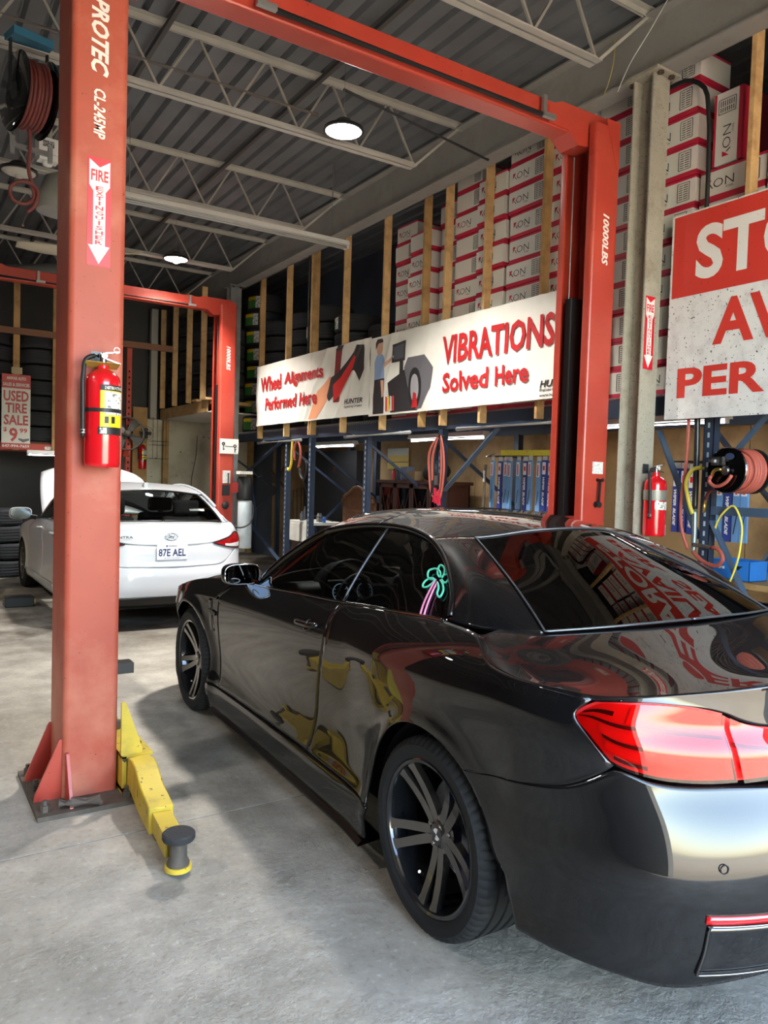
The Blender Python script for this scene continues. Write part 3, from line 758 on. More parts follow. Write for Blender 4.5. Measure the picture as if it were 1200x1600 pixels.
def tube_on(mb, pts, r, n=6): mb.tube([tuple(p) for p in pts], r, n); return mb
def build_black_car():
    car = thing('black_convertible_car', 'glossy black two-door hardtop convertible car parked under the near lift', 'car', (2.46, 2.036, 0), PI/2-math.radians(2.25))
    Pn = bk_panels(); B = {k: BK.map(v) for k, v in Pn.items()}
    for k in ('door', 'quarter_panel', 'front_fender', 'side_skirt'): both(k, B[k], m_black, car)
    # door dressing: handle in a cup, inner fuel details
    doors = [o for o in car.children if o.name.startswith('door')]
    for sgn, d in zip((1, -1), doors):
        x, z = 1.06, .885; y = float(BK.y(x, z))
        MB().lathe([(0, .003), (.030, .0025), (.040, -.004)], 24, o=(x-.01, sgn*(y+.0005), z), ax=(0, sgn, .62)).build('handle_cup', m_gloss_black, d, smooth=True)
        hp = [(x+.10, sgn*(y+.006), z-.004), (x+.06, sgn*(y+.028), z+.002), (x-.02, sgn*(y+.032), z+.006), (x-.09, sgn*(y+.024), z+.010), (x-.12, sgn*(y+.004), z+.012)]
        MB().tube(spl(hp, 16).tolist(), [.008]+[.013]*14+[.008], 10).build('door_handle', m_black, d, smooth=True)
    both('front_bumper', B['front_bumper'], m_black, car)
    rb = sheet('rear_bumper', full(B['rear_bumper'], 0), m_black, car)
    # parking sensors, reflectors, diffuser
    for y in (.60, .22, -.22, -.60):
        u = BK.u_at_y(abs(y), .575); p = BK.S(u, .575); n = np.array([-1, .35*np.sign(y)*abs(y)/.6, 0]); n /= np.linalg.norm(n); q = p.copy(); q[1] = abs(p[1])*np.sign(y)
        MB().lathe([(.013, .001), (.013, .003), (.010, .003), (.010, .001)], 24, o=q, ax=n, closed=True).build('parking_sensor', m_gloss_black, rb, smooth=True, angle=40)
    U = BK.u_at_y
    for sgn in (1, -1):
        uu = np.linspace(U(.64, .445), U(.34, .445), 24); a = np.stack([BK.S(uu, .432+0*uu), BK.S(uu, .452+0*uu)], 1); a[..., 0] -= .005; a[..., 1] += .003
        sheet('rear_reflector', a*[1, sgn, 1], mat('red_reflector', (200, 16, 24), rough=.15, coat=1.0), rb, .008)
        uu = np.linspace(U(.64, .36), U(.34, .36), 24)
        zt, zb = .426, .292
        g = np.stack([BK.S(uu, (zb+(zt-zb)*k)+0*uu) for k in np.linspace(0, 1, 8)], 1); g[..., 0] -= .002
        sheet('vent_panel', g*[1, sgn, 1], m_gloss_black, rb, .006)
        rim = np.concatenate([g[::-1, 0], g[0, 1:], g[1:, -1]])*[1, sgn, 1]; rim[:, 0] -= .004
        tube_on(MB(), rim, .0032).build('vent_edge_highlight', mat('highlight_chrome', (120, 120, 122), rough=.12, metal=1.0), rb, smooth=True)  # thin chrome tube stands in for the light highlight along the recess edge
        u2 = np.linspace(U(.30, .30), -1.35, 12); g = np.stack([BK.S(u2, k+0*u2) for k in np.linspace(.26, .40, 6)], 1); g[..., 0] += -.004
        sheet('diffuser', g*[1, sgn, 1], m_black_trim, rb, .01)
    for y in (.46, .36, -.36, -.46):
        MB().lathe([(.042, -.10), (.042, .0), (.045, .002), (.040, .004), (.037, -.002), (.036, -.10)], 28, o=(-.985, y, .262), ax=(-1, 0, 0), closed=True).build('exhaust_tip', m_chrome, car, smooth=True, angle=40)
    # trunk lid
    lid = sheet('trunk_lid', full(bk_deck(), 0), m_black, car, .012)
    sheet('lid_rear_face', full(B['lid_face'], 0), m_black, lid, .010)
    sheet('lid_lower_face', full(B['lid_lower'], 0), m_black, lid, .010)
    tube_on(MB(), full(BK.map(np.stack([np.linspace(U(.2, .86), -1.35, 8), np.full(8, .855)], 1)), 0)-[.004, 0, 0], .010).build('lid_grip', m_black_trim, lid, smooth=True)
    # tail lamps: inner reflector with bars, red lens outside
    lens = glass('red_lamp_lens', (.85, .045, .05), refl=.0)
    m_in = mat('lamp_reflector', (235, 60, 58), rough=.3, metal=.0); m_bar = mat('lamp_light_bar', (250, 70, 60), rough=.2); m_dk = mat('lamp_dark_insert', (60, 4, 6), rough=.2)
    m_or = mat('lamp_amber_cell', (250, 84, 40), rough=.2)
    for sgn in (1, -1):
        T = B['tail_lamp']; nrm = np.array([-.8, .55*1, 0])
        lamp = sheet('tail_lamp', (T+nrm*.003)*[1, sgn, 1], lens, car, 0)
        sheet('lamp_reflector', (T-nrm*.022)*[1, sgn, 1], m_in, lamp, 0)
        nu, nv = T.shape[:2]
        def strip(u0, u1, v0, v1, dep, m_, nm):
            uu = np.linspace(u0, u1, 22); q = []
            for a in uu:
                row = []
                for b in np.linspace(v0(a) if callable(v0) else v0, v1(a) if callable(v1) else v1, 4):
                    i, j = a*(nu-1), b*(nv-1); i0, j0 = min(int(i), nu-2), min(int(j), nv-2); fi, fj = i-i0, j-j0
                    p = T[i0, j0]*(1-fi)*(1-fj)+T[i0+1, j0]*fi*(1-fj)+T[i0, j0+1]*(1-fi)*fj+T[i0+1, j0+1]*fi*fj
                    row.append(p-nrm*dep)
                q.append(row)
            sheet(nm, np.array(q)*[1, sgn, 1], m_, lamp, 0)
        strip(.02, .98, .60, .66, .010, m_dk, 'lamp_divider')
        strip(.22, .55, .40, .54, .012, m_bar, 'light_bar'); strip(.26, .60, .16, .30, .012, m_bar, 'light_bar')
        strip(.24, .50, .33, .385, .011, m_dk, 'lamp_dark_slot'); strip(.32, .52, .07, .125, .011, m_dk, 'lamp_dark_slot')  # dark red insert slots below the light bars
        strip(.06, .30, .76, .84, .011, m_dk, 'side_marker')
        strip(.40, .66, .68, .93, .013, m_or, 'turn_cell'); strip(.66, .93, .72, .93, .014, m_bar, 'turn_cell_bar')
        strip(.58, .96, .10, .52, .015, m_or, 'brake_cell')
        D = B['lid_lamp']; lamp2 = sheet('lid_lamp', (D+np.array([-.003, 0, 0]))*[1, sgn, 1], lens, lid, 0)
        sheet('lamp_reflector', (D+np.array([.02, 0, 0]))*[1, sgn, 1], m_in, lamp2, 0)
        k = D[:, 5:8]; sheet('reversing_cell', (k[8:14]+np.array([.006, 0, 0]))*[1, sgn, 1], mat('lamp_clear_cell', (225, 220, 215), rough=.15), lamp2, 0)
        k = D[:, 2:5]; sheet('light_bar', (k[1:20]+np.array([.010, 0, 0]))*[1, sgn, 1], m_bar, lamp2, 0)
        k = D[:, 7:9]; sheet('lamp_divider', (k[0:23]+np.array([.008, 0, 0]))*[1, sgn, 1], m_dk, lamp2, 0)
    # greenhouse
    G = bk_green()
    sheet('bonnet', full(bk_hood(), 0), m_black, car)
    roof = sheet('hardtop_roof', full(G['roof'], 1), m_black, car, .012)
    jt = [(.93, .60, 1.353), (.95, .55, 1.368), (.97, .40, 1.402), (.98, .2, 1.423), (.98, 0, 1.4285)]
    jt = spl(jt, 24); jt = np.concatenate([jt, (jt*MIR)[::-1][1:]]); tube_on(MB(), jt+[0, 0, .0015], .0028, 5).build('roof_joint', m_black_trim, roof, smooth=True)
    both('c_pillar', G['c_pillar'], m_black, car, .012)
    ws = sheet('windscreen', full(G['windscreen'], 0), g_clear, car, 0)
    rg = sheet('rear_window', full(G['rear_glass'], 0), g_rear, car, 0)
    m_line = mat('window_seal', (96, 98, 102), rough=.3, metal=.6)
    edge = np.concatenate([G['rg_base'][::-1], G['rg_side'][1:], G['rg_top'][1:]]); loop = np.concatenate([edge, (edge*MIR)[::-1][1:]])
    tube_on(MB(), loop+[-.002, 0, .003], .0045, 6).build('window_seal', m_line, rg, smooth=True)
    for k in range(9):
        v = int(8+k*3.6); ln = full(G['rear_glass'][:, v:v+1], 0)[:, 0]-[.0, 0, .004]
        tube_on(MB(), ln[8:-8], .0009, 4).build('defroster_line', mat('defroster_copper', (110, 70, 45), rough=.5), rg)
    for sgn in (1, -1):
        dp = sheet('door_window', G['door_pane']*[1, sgn, 1], g_front, car, 0)
        qp = sheet('quarter_window', G['quarter_pane']*[1, sgn, 1], g_black, car, 0)
        a, b = G['divider']; d = [a+(b-a)*t+np.array([0, .10*np.linalg.norm(b-a)*t*(1-t)+.002, 0]) for t in np.linspace(0, 1, 12)]
        tube_on(MB(), np.array(d)*[1, sgn, 1], .005).build('window_divider', m_line, qp, smooth=True)
        # pillar and rail, belt moulding
        A = np.concatenate([G['A']+[.012, -.006, .010], G['rail'][1:]+[0, .004, .012]])
        w = np.linspace(1, 1, len(A)); r = np.interp(np.arange(len(A)), [0, 25, 40, len(A)-20, len(A)-1], [.026, .021, .016, .014, .010])
        MB().tube((A*[1, sgn, 1]).tolist(), r.tolist(), 10).build('roof_rail', m_black, car, smooth=True)
        MB().tube(((G['belt']+[0, .010, -.002])*[1, sgn, 1]).tolist(), .007, 8).build('belt_moulding', m_gloss_black, car, smooth=True)
        # mirror
        def ml_(sc, dx, dz=0.0): return [(1.985+dx, sgn*.865+sc*math.copysign(abs(math.cos(t))**.6, math.cos(t))*.103, 1.0+dz+sc*math.copysign(abs(math.sin(t))**.6, math.sin(t))*.056) for t in np.linspace(0, 2*PI, 36, endpoint=False)]
        secs = [ml_(1.04, 0), ml_(1.10, .012), ml_(1.10, .035), ml_(1.0, .065), ml_(.78, .09), ml_(.4, .105), ml_(.02, .108)]
        g = np.array(secs).transpose(1, 0, 2); mr = sheet('door_mirror', np.concatenate([g, g[:1]]), m_black, car, 0, centre=(2.03, sgn*.865, 1.0))
        MB().bar((2.03, sgn*.80, .955), (1.98, sgn*.765, .945), .05, .045).build('mirror_stalk', m_gloss_black, mr)
        gl = ml_(1.0, .002); gq = MB().prism([(p[1]-sgn*.865, p[2]-1.0) for p in ml_(.93, 0)], (0, 0, 0), (0, 1, 0), (0, 0, 1), (-.004, 0, 0)).build('mirror_glass', mat('mirror_glass', (92, 98, 106), rough=.02, metal=1.0), mr); gq.location = (1.992, sgn*.865, 1.0); gq.rotation_euler = (0, .06, sgn*.14)
        MB().tube([(1.982, p[1], p[2]) for p in gl], .0035, 6, closed=True).build('mirror_rim', m_chrome, mr, smooth=True)
        e = [(1.979, sgn*.865+sgn*.05+.034*math.cos(t), .966+.013*math.sin(t)) for t in np.linspace(0, 2*PI, 20, endpoint=False)]
        MB().tube(e, .0025, 5, closed=True).build('blind_spot_mirror_rim', m_steel, mr, smooth=True)
        # fender vent
        vz = np.linspace(.60, .80, 12); vx = 2.40+.01*np.sin((vz-.6)*15); p = np.stack([vx, BK.y(vx, vz)+.004, vz], 1); q = p+[.055, 0, .0]; q[:, 1] = BK.y(q[:, 0], q[:, 2])+.001
        sheet('fender_vent', np.stack([p, q], 1)*[1, sgn, 1], m_gloss_black, car, .006)
        MB().bar((2.345, sgn*(float(BK.y(2.345, .715))+.006), .715), (2.46, sgn*(float(BK.y(2.46, .715))+.008), .725), .008, .022).build('vent_badge', m_gloss_black, car)
        # sill extension lip
        lp = BK.map(np.stack([np.linspace(.46, 2.42, 30), np.full(30, .128)], 1)); q = lp+[0, .018, -.018]; r2 = lp+[0, -.10, -.012]
        sheet('sill_lip', np.stack([lp, q, q-[0, 0, .006], r2], 1)*[1, sgn, 1], m_black_trim, car, 0)
        # wheel-arch liners
        for wx in (.015, 2.812):
            t = np.radians(np.linspace(-14, 186 if wx < 1 else 200, 40)); g = np.stack([np.stack([wx+.382*np.cos(t), np.full(40, yy), .337+.382*np.sin(t)], 1) for yy in (.865, .60)], 1)
            o = MB().grid(g*[1, sgn, 1]).build('arch_liner', m_dark, car, smooth=True)
            MB().prism([(.382*math.cos(a), .382*math.sin(a)) for a in np.radians(np.linspace(-20, 200, 30))], (wx, sgn*.60, .337), (1, 0, 0), (0, 0, 1), (0, .004, 0)).build('arch_back', m_dark, o)
    mats = dict(rubber=m_rubber, rim=m_gun_rim, spoke=m_gun, steel=m_steel, dark=m_dark, black=m_gloss_black, white=m_white_paint, blue=mat('caliper_blue', (22, 40, 150), rough=.25, coat=.8), blue_dark=mat('emblem_blue', (40, 44, 54), rough=.3))
    for wx, wy in ((0.0, .795), (2.812, .790)):
        wheel(car, (wx, wy, .337), 0, mats, caliper='blue')
        o = wheel(car, (wx, -wy, .337), PI, mats, caliper='blue')
    # underbody and cabin tub
    MB().span((-.62, -.55, .20), (3.30, .55, .27)).build('underbody', m_dark, car)
    for sgn in (1, -1): MB().span((.42, sgn*.72, .2), (2.40, sgn*.735, .93)).build('inner_sill', m_dark, car)
    MB().span((-.68, -.50, .27), (-.42, .50, .88)).build('trunk_tub', m_dark, car)
    MB().span((2.2, -.55, .25), (3.2, .55, .84)).build('engine_block', m_dark, car)
    # cabin: dash, wheel, gauges, seats
    dp = [(2.0, .90), (1.86, .965), (1.66, .985), (1.60, .965), (1.57, .90), (1.64, .72), (2.0, .6)]
    dash = MB().prism(dp, (0, -.70, 0), (1, 0, 0), (0, 0, 1), (0, 1.40, 0)).build('dashboard', m_cabin, car); bevel(dash, .02)
    hood_ = MB().lathe([(.17, -.10), (.18, .06), (.165, .07), (.155, -.10)], 28, o=(1.63, .38, .93), ax=(-1, 0, .15), closed=True).build('gauge_hood', m_cabin, dash, smooth=True)
    for yy in (.45, .30):
        MB().lathe([(0, .002), (.052, .002), (.052, 0)], 28, o=(1.575, yy, .935), ax=(-1, 0, .2)).build('gauge_face', mat('gauge_face', (16, 18, 22), rough=.3), dash)
        MB().lathe([(.046, .003), (.050, .003), (.050, .0045), (.046, .0045)], 28, o=(1.575, yy, .935), ax=(-1, 0, .2), closed=True).build('gauge_ring', mat('gauge_lit_ring', (150, 180, 205), rough=.4, emit=.8), dash)
        for k in range(9):
            a = math.radians(210-30*k); r0, r1 = .034, .042; d = Vector((-1, 0, .2)).normalized(); b = Vector((0, 1, 0)); c = d.cross(b); o0 = Vector((1.572, yy, .936))
            MB().bar(o0+b*r0*math.cos(a)+c*r0*math.sin(a), o0+b*r1*math.cos(a)+c*r1*math.sin(a), .003, .002).build('gauge_tick', mat('gauge_lit_ring', (150, 180, 205)), dash)
    sw = MB().lathe([(.178+.016*math.cos(t), .016*math.sin(t)) for t in np.linspace(0, 2*PI, 12, endpoint=False)], 40, o=(1.40, .37, .88), ax=(-1, 0, .42), closed=True).build('steering_wheel', m_cabin, car, smooth=True)
    hb = MB().lathe([(0, .02), (.06, .012), (.07, -.02)], 20, o=(1.40, .37, .88), ax=(-1, 0, .42)).build('steering_hub', m_cabin, sw, smooth=True)
    ax = Vector((-1, 0, .42)).normalized(); e1 = Vector((0, 1, 0)); e2 = ax.cross(e1)
    for a in (0, 180, 270): MB().bar(Vector((1.40, .37, .88))+(e1*math.cos(math.radians(a))+e2*math.sin(math.radians(a)))*.05, Vector((1.40, .37, .88))+(e1*math.cos(math.radians(a))+e2*math.sin(math.radians(a)))*.17, .03, .014, up=ax).build('steering_spoke', m_cabin, sw)
    def seat(x, y, ml, wid=.50, rear=False):
        s = bpy.data.objects.new('seat', None)
        c = bevel(MB().box((x+.25, y, .50), (.52, wid, .16)).build('seat', ml, car), .05, 3)
        if rear: bevel(MB().prism([(0, 0), (.14, 0), (.02, .48), (-.10, .48)], (x, y-wid/2, .55), (1, 0, 0), (0, 0, 1), (0, wid, 0)).build('seat_back', ml, c), .04, 3)
        else:
            bevel(MB().prism([(-.02, 0), (.14, 0), (0, .60), (-.12, .58)], (x, y-wid/2, .55), (1, 0, 0), (0, 0, 1), (0, wid, 0)).build('seat_back', ml, c), .05, 3)
            bevel(MB().prism([(-.02, 0), (.08, 0), (.05, .15), (-.04, .15)], (x-.12, y-.13, 1.13), (1, 0, 0), (0, 0, 1), (0, .26, 0)).build('headrest', ml, c), .035, 3)
    seat(.78, .37, m_leather); seat(.78, -.37, m_leather); seat(.02, .30, m_leather, .56, True); seat(.02, -.30, m_leather, .56, True)
    MB().lathe([(0, 0), (.045, .01), (.05, .03), (0, .04)], 16, o=(1.42, 0, 1.30), ax=(-1, 0, 0)).build('rear_view_mirror', m_cabin, car, smooth=True)
    # palm tree decal on the left quarter window
    tr = [[(.28,.704,1.176),(.27,.735,1.141),(.254,.768,1.104),(.221,.809,1.059)],[(.26,.71,1.169),(.249,.737,1.139),(.23,.769,1.103),(.199,.807,1.06)]]
    lv = [[(.286,.704,1.175),(.343,.7,1.181),(.359,.684,1.2),(.336,.674,1.21),(.294,.678,1.205),(.265,.694,1.186)],[(.268,.695,1.186),(.309,.677,1.206),(.32,.66,1.225),(.289,.663,1.221),(.259,.68,1.202),(.254,.695,1.185)],[(.261,.694,1.186),(.243,.682,1.199),(.211,.692,1.188),(.212,.703,1.175),(.245,.701,1.179)],[(.252,.703,1.176),(.217,.715,1.163),(.19,.733,1.142),(.186,.749,1.124),(.211,.744,1.13),(.231,.725,1.151),(.263,.71,1.168)],[(.284,.706,1.174),(.323,.707,1.174),(.336,.72,1.159),(.325,.734,1.144),(.296,.73,1.147),(.285,.72,1.159),(.282,.707,1.172)]]
    off = np.array([0, .009, .008]); mt = MB(); ml = MB()
    for p in tr: mt.tube((spl(p, 14)+off).tolist(), .0042, 6)
    for p in lv: ml.tube((spl(p, 22)+off).tolist(), .0042, 6)
    dec = ml.build('palm_leaf_decal', mat('mint_decal', (96, 226, 190), rough=.5), car, smooth=True, label='mint green palm leaves of the window decal')
    mt.build('palm_trunk_decal', mat('pink_decal', (245, 150, 190), rough=.5), car, smooth=True, label='pink palm trunk of the window decal')
    return car
build_black_car()
# ---------------------------------------------------------------- white sedan (hood up)
WH = Shell(
    W=([-.6, -.3, 0, .5, 1.3, 2.0, 2.7, 3.1], [.865, .875, .885, .872, .868, .868, .880, .86]),
    sec=([.12, .18, .24, .32, .42, .55, .66, .75, .79, .81, .84, .88, .93, .98, 1.04, 1.10], [.07, .025, .006, 0, .008, .012, .008, .002, 0, .004, .016, .036, .064, .10, .155, .23]),
    crease=([-.9, 0, 1.3, 2.6, 3.1], [.90, .875, .84, .80, .76]),
    rear=([.2, .28, .36, .45, .55, .62, .68, .78, .88, .96, 1.02, 1.08], [-.84, -.90, -.945, -.965, -.965, -.945, -.925, -.915, -.895, -.875, -.855, -.80]),
    front=([.15, .3, .5, .7, .9], [3.45, 3.55, 3.56, 3.48, 3.2]), x0r=-.38, x1f=2.98, nr=([.2, .6, .9, 1.0], [2.8, 2.6, 2.4, 2.3]), nf=2.4, wheels=((0, .315), (2.70, .315)), Ra=.355, flare=.010)
WBELT = pchip([-.6, -.3, .2, 1.0, 1.95, 2.2], [1.035, 1.04, 1.03, .995, .95, .93])
def polar(inner_c, R, outer, ang, nr=24):
    outer = np.asarray(outer); d = np.r_[0, np.cumsum(np.linalg.norm(np.diff(outer, axis=0), axis=1))]
    t = np.radians(np.interp(d/d[-1], ang[0], ang[1])); inn = np.stack([inner_c[0]+R*np.cos(t), inner_c[1]+R*np.sin(t)], 1)
    k = np.linspace(0, 1, nr)[None, :, None]; return inn[:, None]*(1-k)+outer[:, None]*k
def build_white_car():
    pw = mat('white_car_paint', (206, 209, 213), rough=.32, coat=.8, coat_rough=.03)
    car = thing('white_sedan_car', 'white four-door sedan with its hood up, seen from behind', 'car', (2.33, 8.36, 0), PI/2)
    cen = (1.2, 0, .5); U = WH.u_at_y; g = .002
    def bth(n, uz, m=pw): return both(n, WH.map(uz), m, car, .010, centre=cen)
    c1 = spl([(.46, .33), (.42, .50), (.33, .66), (.24, .82), (.20, 1.028)], 30); c2 = spl([(1.22, .31), (1.16, .6), (1.16, .8), (1.10, .99)], 30); c3 = spl([(2.20, .31), (2.22, .6), (2.18, .82), (2.08, .94)], 30)
    def door(a, b):
        bot = poly([a[0]+[g, 0], b[0]-[g, 0]], 40); x = np.linspace(a[-1][0]+g, b[-1][0]-g, 40); return coons(bot, np.stack([x, WBELT(x)], 1), a+[g, 0], b-[g, 0])
    rd = bth('rear_door', door(c1, c2)); fd = bth('front_door', door(c2, c3))
    for ds, x in ((rd, .42), (fd, 1.36)):
        for sgn, d in zip((1, -1), ds):
            z = .875; y = float(WH.y(x, z)); MB().tube(spl([(x+.10, sgn*(y+.004), z), (x+.05, sgn*(y+.03), z+.004), (x-.05, sgn*(y+.03), z+.008), (x-.10, sgn*(y+.004), z+.01)], 12).tolist(), .012, 8).build('door_handle', pw, d, smooth=True)
    xs = np.linspace(.20, -.50, 30)
    out = np.concatenate([poly([(.40, .33), (.46-g, .33)], 4), (c1-[g, 0])[1:], np.stack([xs, WBELT(xs)], 1)[1:], spl([(-.50, 1.037), (U(.80, .99), .985), (U(.775, .955), .955)], 10)[1:], spl([(U(.775, .955), .955), (U(.80, .9), .90), (U(.80, .82), .82)], 8)[1:], spl([(U(.80, .82), .815), (U(.84, .70), .70), (-.34, .60)], 14)[1:]])
    bth('quarter_panel', polar((0, .315), .355, out, ([0, .03, .38, .75, .86, 1], [3, 12, 70, 118, 125, 132])))
    Lc = np.stack([.355*np.cos(np.radians(np.linspace(190, 133, 24))), .315+.355*np.sin(np.radians(np.linspace(190, 133, 24)))], 1)
    zt = spl([tuple(Lc[-1]), (-.34, .598), (U(.84, .70), .695), (U(.80, .82), .805), (U(.745, .80), .795), (U(.665, .735), .728), (U(.55, .655), .653), (U(.3, .632), .634), (-1.38, .625)], 80); zb = spl([tuple(Lc[0]), (-.6, .30), (U(.5, .33), .345), (-1.38, .35)], 80)
    rb = sheet('rear_bumper', full(WH.map(coons(zb, zt, Lc, poly([(-1.38, .35), (-1.38, .625)], 24))), 0), pw, car, .01, cen)
    v = coons(spl([(-.5, .24), (U(.5, .25), .25), (-1.38, .25)], 40), spl([(-.5, .305), (U(.5, .335), .34), (-1.38, .345)], 40), poly([(-.5, .24), (-.5, .305)], 6), poly([(-1.38, .25), (-1.38, .345)], 6)); v = full(WH.map(v), 0); v[..., 0] += .012
    sheet('bumper_valance', v, m_black_trim, rb, .01, cen)
    MB().lathe([(.030, -.1), (.030, .02), (.026, .02), (.026, -.1)], 20, o=(-.90, -.42, .275), ax=(-1, 0, 0), closed=True).build('exhaust_tip', m_chrome, car, smooth=True)
    bth('side_sill', coons(poly([(.40, .22), (2.32, .20)], 30), poly([(.40, .327), (2.32, .307)], 30), poly([(.40, .22), (.40, .327)], 6), poly([(2.32, .20), (2.32, .307)], 6)))
    fo = np.concatenate([poly([(2.33, .31), (2.20+g, .31)], 4), (c3+[g, 0])[1:], spl([(2.08, .94), (2.5, .885), (2.9, .79), (3.05, .73)], 20)[1:], spl([(3.05, .73), (3.06, .62), (3.02, .55)], 6)[1:]])
    bth('front_fender', polar((2.70, .315), .355, fo, ([0, .07, .5, .9, 1], [186, 180, 110, 50, 42])))
    Lf = np.stack([2.70+.355*np.cos(np.radians(np.linspace(-25, 42, 16))), .315+.355*np.sin(np.radians(np.linspace(-25, 42, 16)))], 1)
    bth('front_bumper', coons(spl([tuple(Lf[0]), (3.3, .18), (3.98, .18)], 40), spl([tuple(Lf[-1]), (3.06, .62), (3.3, .66), (3.98, .66)], 40), Lf, poly([(3.98, .18), (3.98, .66)], 16)))
    # trunk lid: deck and rear face down to the bumper
    tl = spl([(U(.775, .965), .968), (U(.6, 1.0), 1.005), (U(.3, 1.02), 1.022), (-1.38, 1.028)], 50)
    bl = spl([(U(.775, .958), .958), (U(.62, .91), .91), (U(.44, .868), .868), (-1.38, .848)], 50)
    lid = sheet('trunk_lid', full(WH.map(coons(bl, tl, poly([bl[0], tl[0]], 12), poly([bl[-1], tl[-1]], 12))), 0), pw, car, .01, cen)
    b2 = spl([(U(.71, .80), .80), (U(.66, .735), .735), (U(.55, .665), .66), (U(.3, .642), .640), (-1.38, .637)], 40); t2 = spl([(U(.70, .84), .84), (U(.52, .855), .855), (U(.44, .864), .862), (-1.38, .843)], 40)
    q = full(WH.map(coons(b2, t2, poly([b2[0], t2[0]], 16), poly([b2[-1], t2[-1]], 16))), 0); q[..., 0] += .006
    sheet('lid_plate_face', q, pw, lid, .01, cen)
    e = np.concatenate([WH.map(spl([(-.50, 1.037), (U(.80, .99), .985), (U(.775, .965), .968)], 16)), WH.map(tl)[1:]]); e = resamp(e, 50)
    base = spl([(-.50, .70, 1.045), (-.56, .5, 1.06), (-.60, .25, 1.066), (-.61, 0, 1.068)], 50); D = []
    for i in range(50):
        t = np.linspace(0, 1, 16)[:, None]; r = e[i]*(1-t)+base[i]*t; r[:, 2] += .018*np.sin(PI*t[:, 0])*(1-t[:, 0]); D.append(r)
    sheet('trunk_deck', full(np.array(D), 0), pw, lid, .01, cen)
    ip = WH.map(coons(poly([(U(.78, .6), .56), (-1.38, .56)], 30), poly([(U(.78, .9), .95), (-1.38, .95)], 30), poly([(U(.78, .6), .56), (U(.78, .9), .95)], 8), poly([(-1.38, .56), (-1.38, .95)], 8))); ip = full(ip, 0); ip[..., 0] += .025; sheet('inner_rear_panel', ip, pw, car, 0, cen)
    # plate, emblem, lettering
    px = float(WH.S(-1.38, .79)[0])-.006
    pl = MB().box((px-.004, 0, .785), (.004, .305, .150)).build('licence_plate', mat('plate_white', (232, 234, 238), rough=.4), car, label='white licence plate reading 87E AEL')
    t = MB(); put_text(t, '87E AEL', (px-.0075, .135, .742), (0, -1, 0), (0, 0, 1), w=.27, h=.075, bold=.02); t.build('plate_number', mat('plate_blue', (30, 44, 96), rough=.5), pl)
    t = MB(); put_text(t, 'Québec', (px-.0075, .04, .836), (0, -1, 0), (0, 0, 1), w=.085, h=.017, bold=.01); put_text(t, 'Je me souviens', (px-.0075, .08, .719), (0, -1, 0), (0, 0, 1), w=.16, h=.012, bold=.0); t.box((px-.0075, .055, .844), (.001, .014, .016)); t.build('plate_small_print', mat('plate_blue', (30, 44, 96)), pl)
    ex = float(WH.S(-1.38, .93)[0])-.006
    em = MB().tube([(ex, .062*math.cos(a), .93+.034*math.sin(a)) for a in np.linspace(0, 2*PI, 36, endpoint=False)], .0045, 6, closed=True)
    o = em.build('emblem_ring', m_chrome, car, smooth=True)
    MB().tube(spl([(ex, .045, .905), (ex, .028, .925), (ex, .016, .952)], 8).tolist(), .005, 6).tube(spl([(ex, -.016, .908), (ex, -.028, .935), (ex, -.045, .955)], 8).tolist(), .005, 6).tube(spl([(ex, .030, .924), (ex, 0, .934), (ex, -.030, .936)], 8).tolist(), .005, 6).build('emblem_letter', m_chrome, o, smooth=True)
    t = MB(); put_text(t, 'ELANTRA', (float(WH.S(U(.44, .93), .925)[0])-.004, .585, .917), Vector((-.10, -1, 0)).normalized(), (0, 0, 1), w=.22, h=.024, bold=.01); t.build('model_lettering', m_chrome, car)
    # tail lamps
    tu = spl([(U(.80, .94), .938), (U(.765, .957), .957), (U(.62, .908), .908), (U(.44, .866), .866)], 30); bu = spl([(U(.81, .88), .88), (U(.80, .815), .812), (U(.70, .802), .802), (U(.57, .825), .825), (U(.44, .862), .862)], 30)
    T = WH.map(coons(bu, tu, poly([bu[0], tu[0]], 12), poly([bu[-1], tu[-1]], 12)))
    for sgn in (1, -1):
        n = np.array([-.75, .5, 0]); lm = sheet('tail_lamp', (T+n*.006)*[1, sgn, 1], mat('sedan_lamp_red', (150, 14, 20), rough=.12, coat=1.0), car, 0, cen)
        sheet('lamp_clear_band', (T[4:22, 1:5]+n*.009)*[1, sgn, 1], mat('sedan_lamp_clear', (214, 208, 206), rough=.15, coat=1), lm, 0, cen)
        ed = np.concatenate([T[:, 0], T[-1, 1:], T[::-1, -1], T[0, ::-1]]); tube_on(MB(), (ed+n*.007)*[1, sgn, 1], .006, 5).build('lamp_bezel', m_black_trim, lm, smooth=True)
    # greenhouse
    rail = spl([(1.98, .74, .955), (1.70, .69, 1.12), (1.40, .63, 1.27), (1.10, .60, 1.36), (.7, .585, 1.395), (.3, .59, 1.375), (-.05, .61, 1.31), (-.32, .65, 1.19), (-.52, .69, 1.06)], 70)
    bx = np.linspace(1.98, -.42, 70); belt = np.stack([bx, WH.y(bx, WBELT(bx))-.012, WBELT(bx)], 1)
    hi = int(np.argmin(abs(rail[:, 0]-1.12))); ri = int(np.argmin(abs(rail[:, 0]+.02)))
    rl = rail[hi:ri+1]+[0, .01, .015]; rl = resamp(rl, 40)
    hd = spl([tuple(rl[0]), (1.20, .35, 1.405), (1.24, 0, 1.42)], 24); rt = spl([tuple(rl[-1]), (-.08, .35, 1.355), (-.12, 0, 1.375)], 24); cx = spl([(1.24, 0, 1.42), (.8, 0, 1.445), (.4, 0, 1.44), (-.12, 0, 1.375)], 40)
    roof = sheet('roof', full(coons(rl, cx, hd, rt), 1), pw, car, .012, cen)
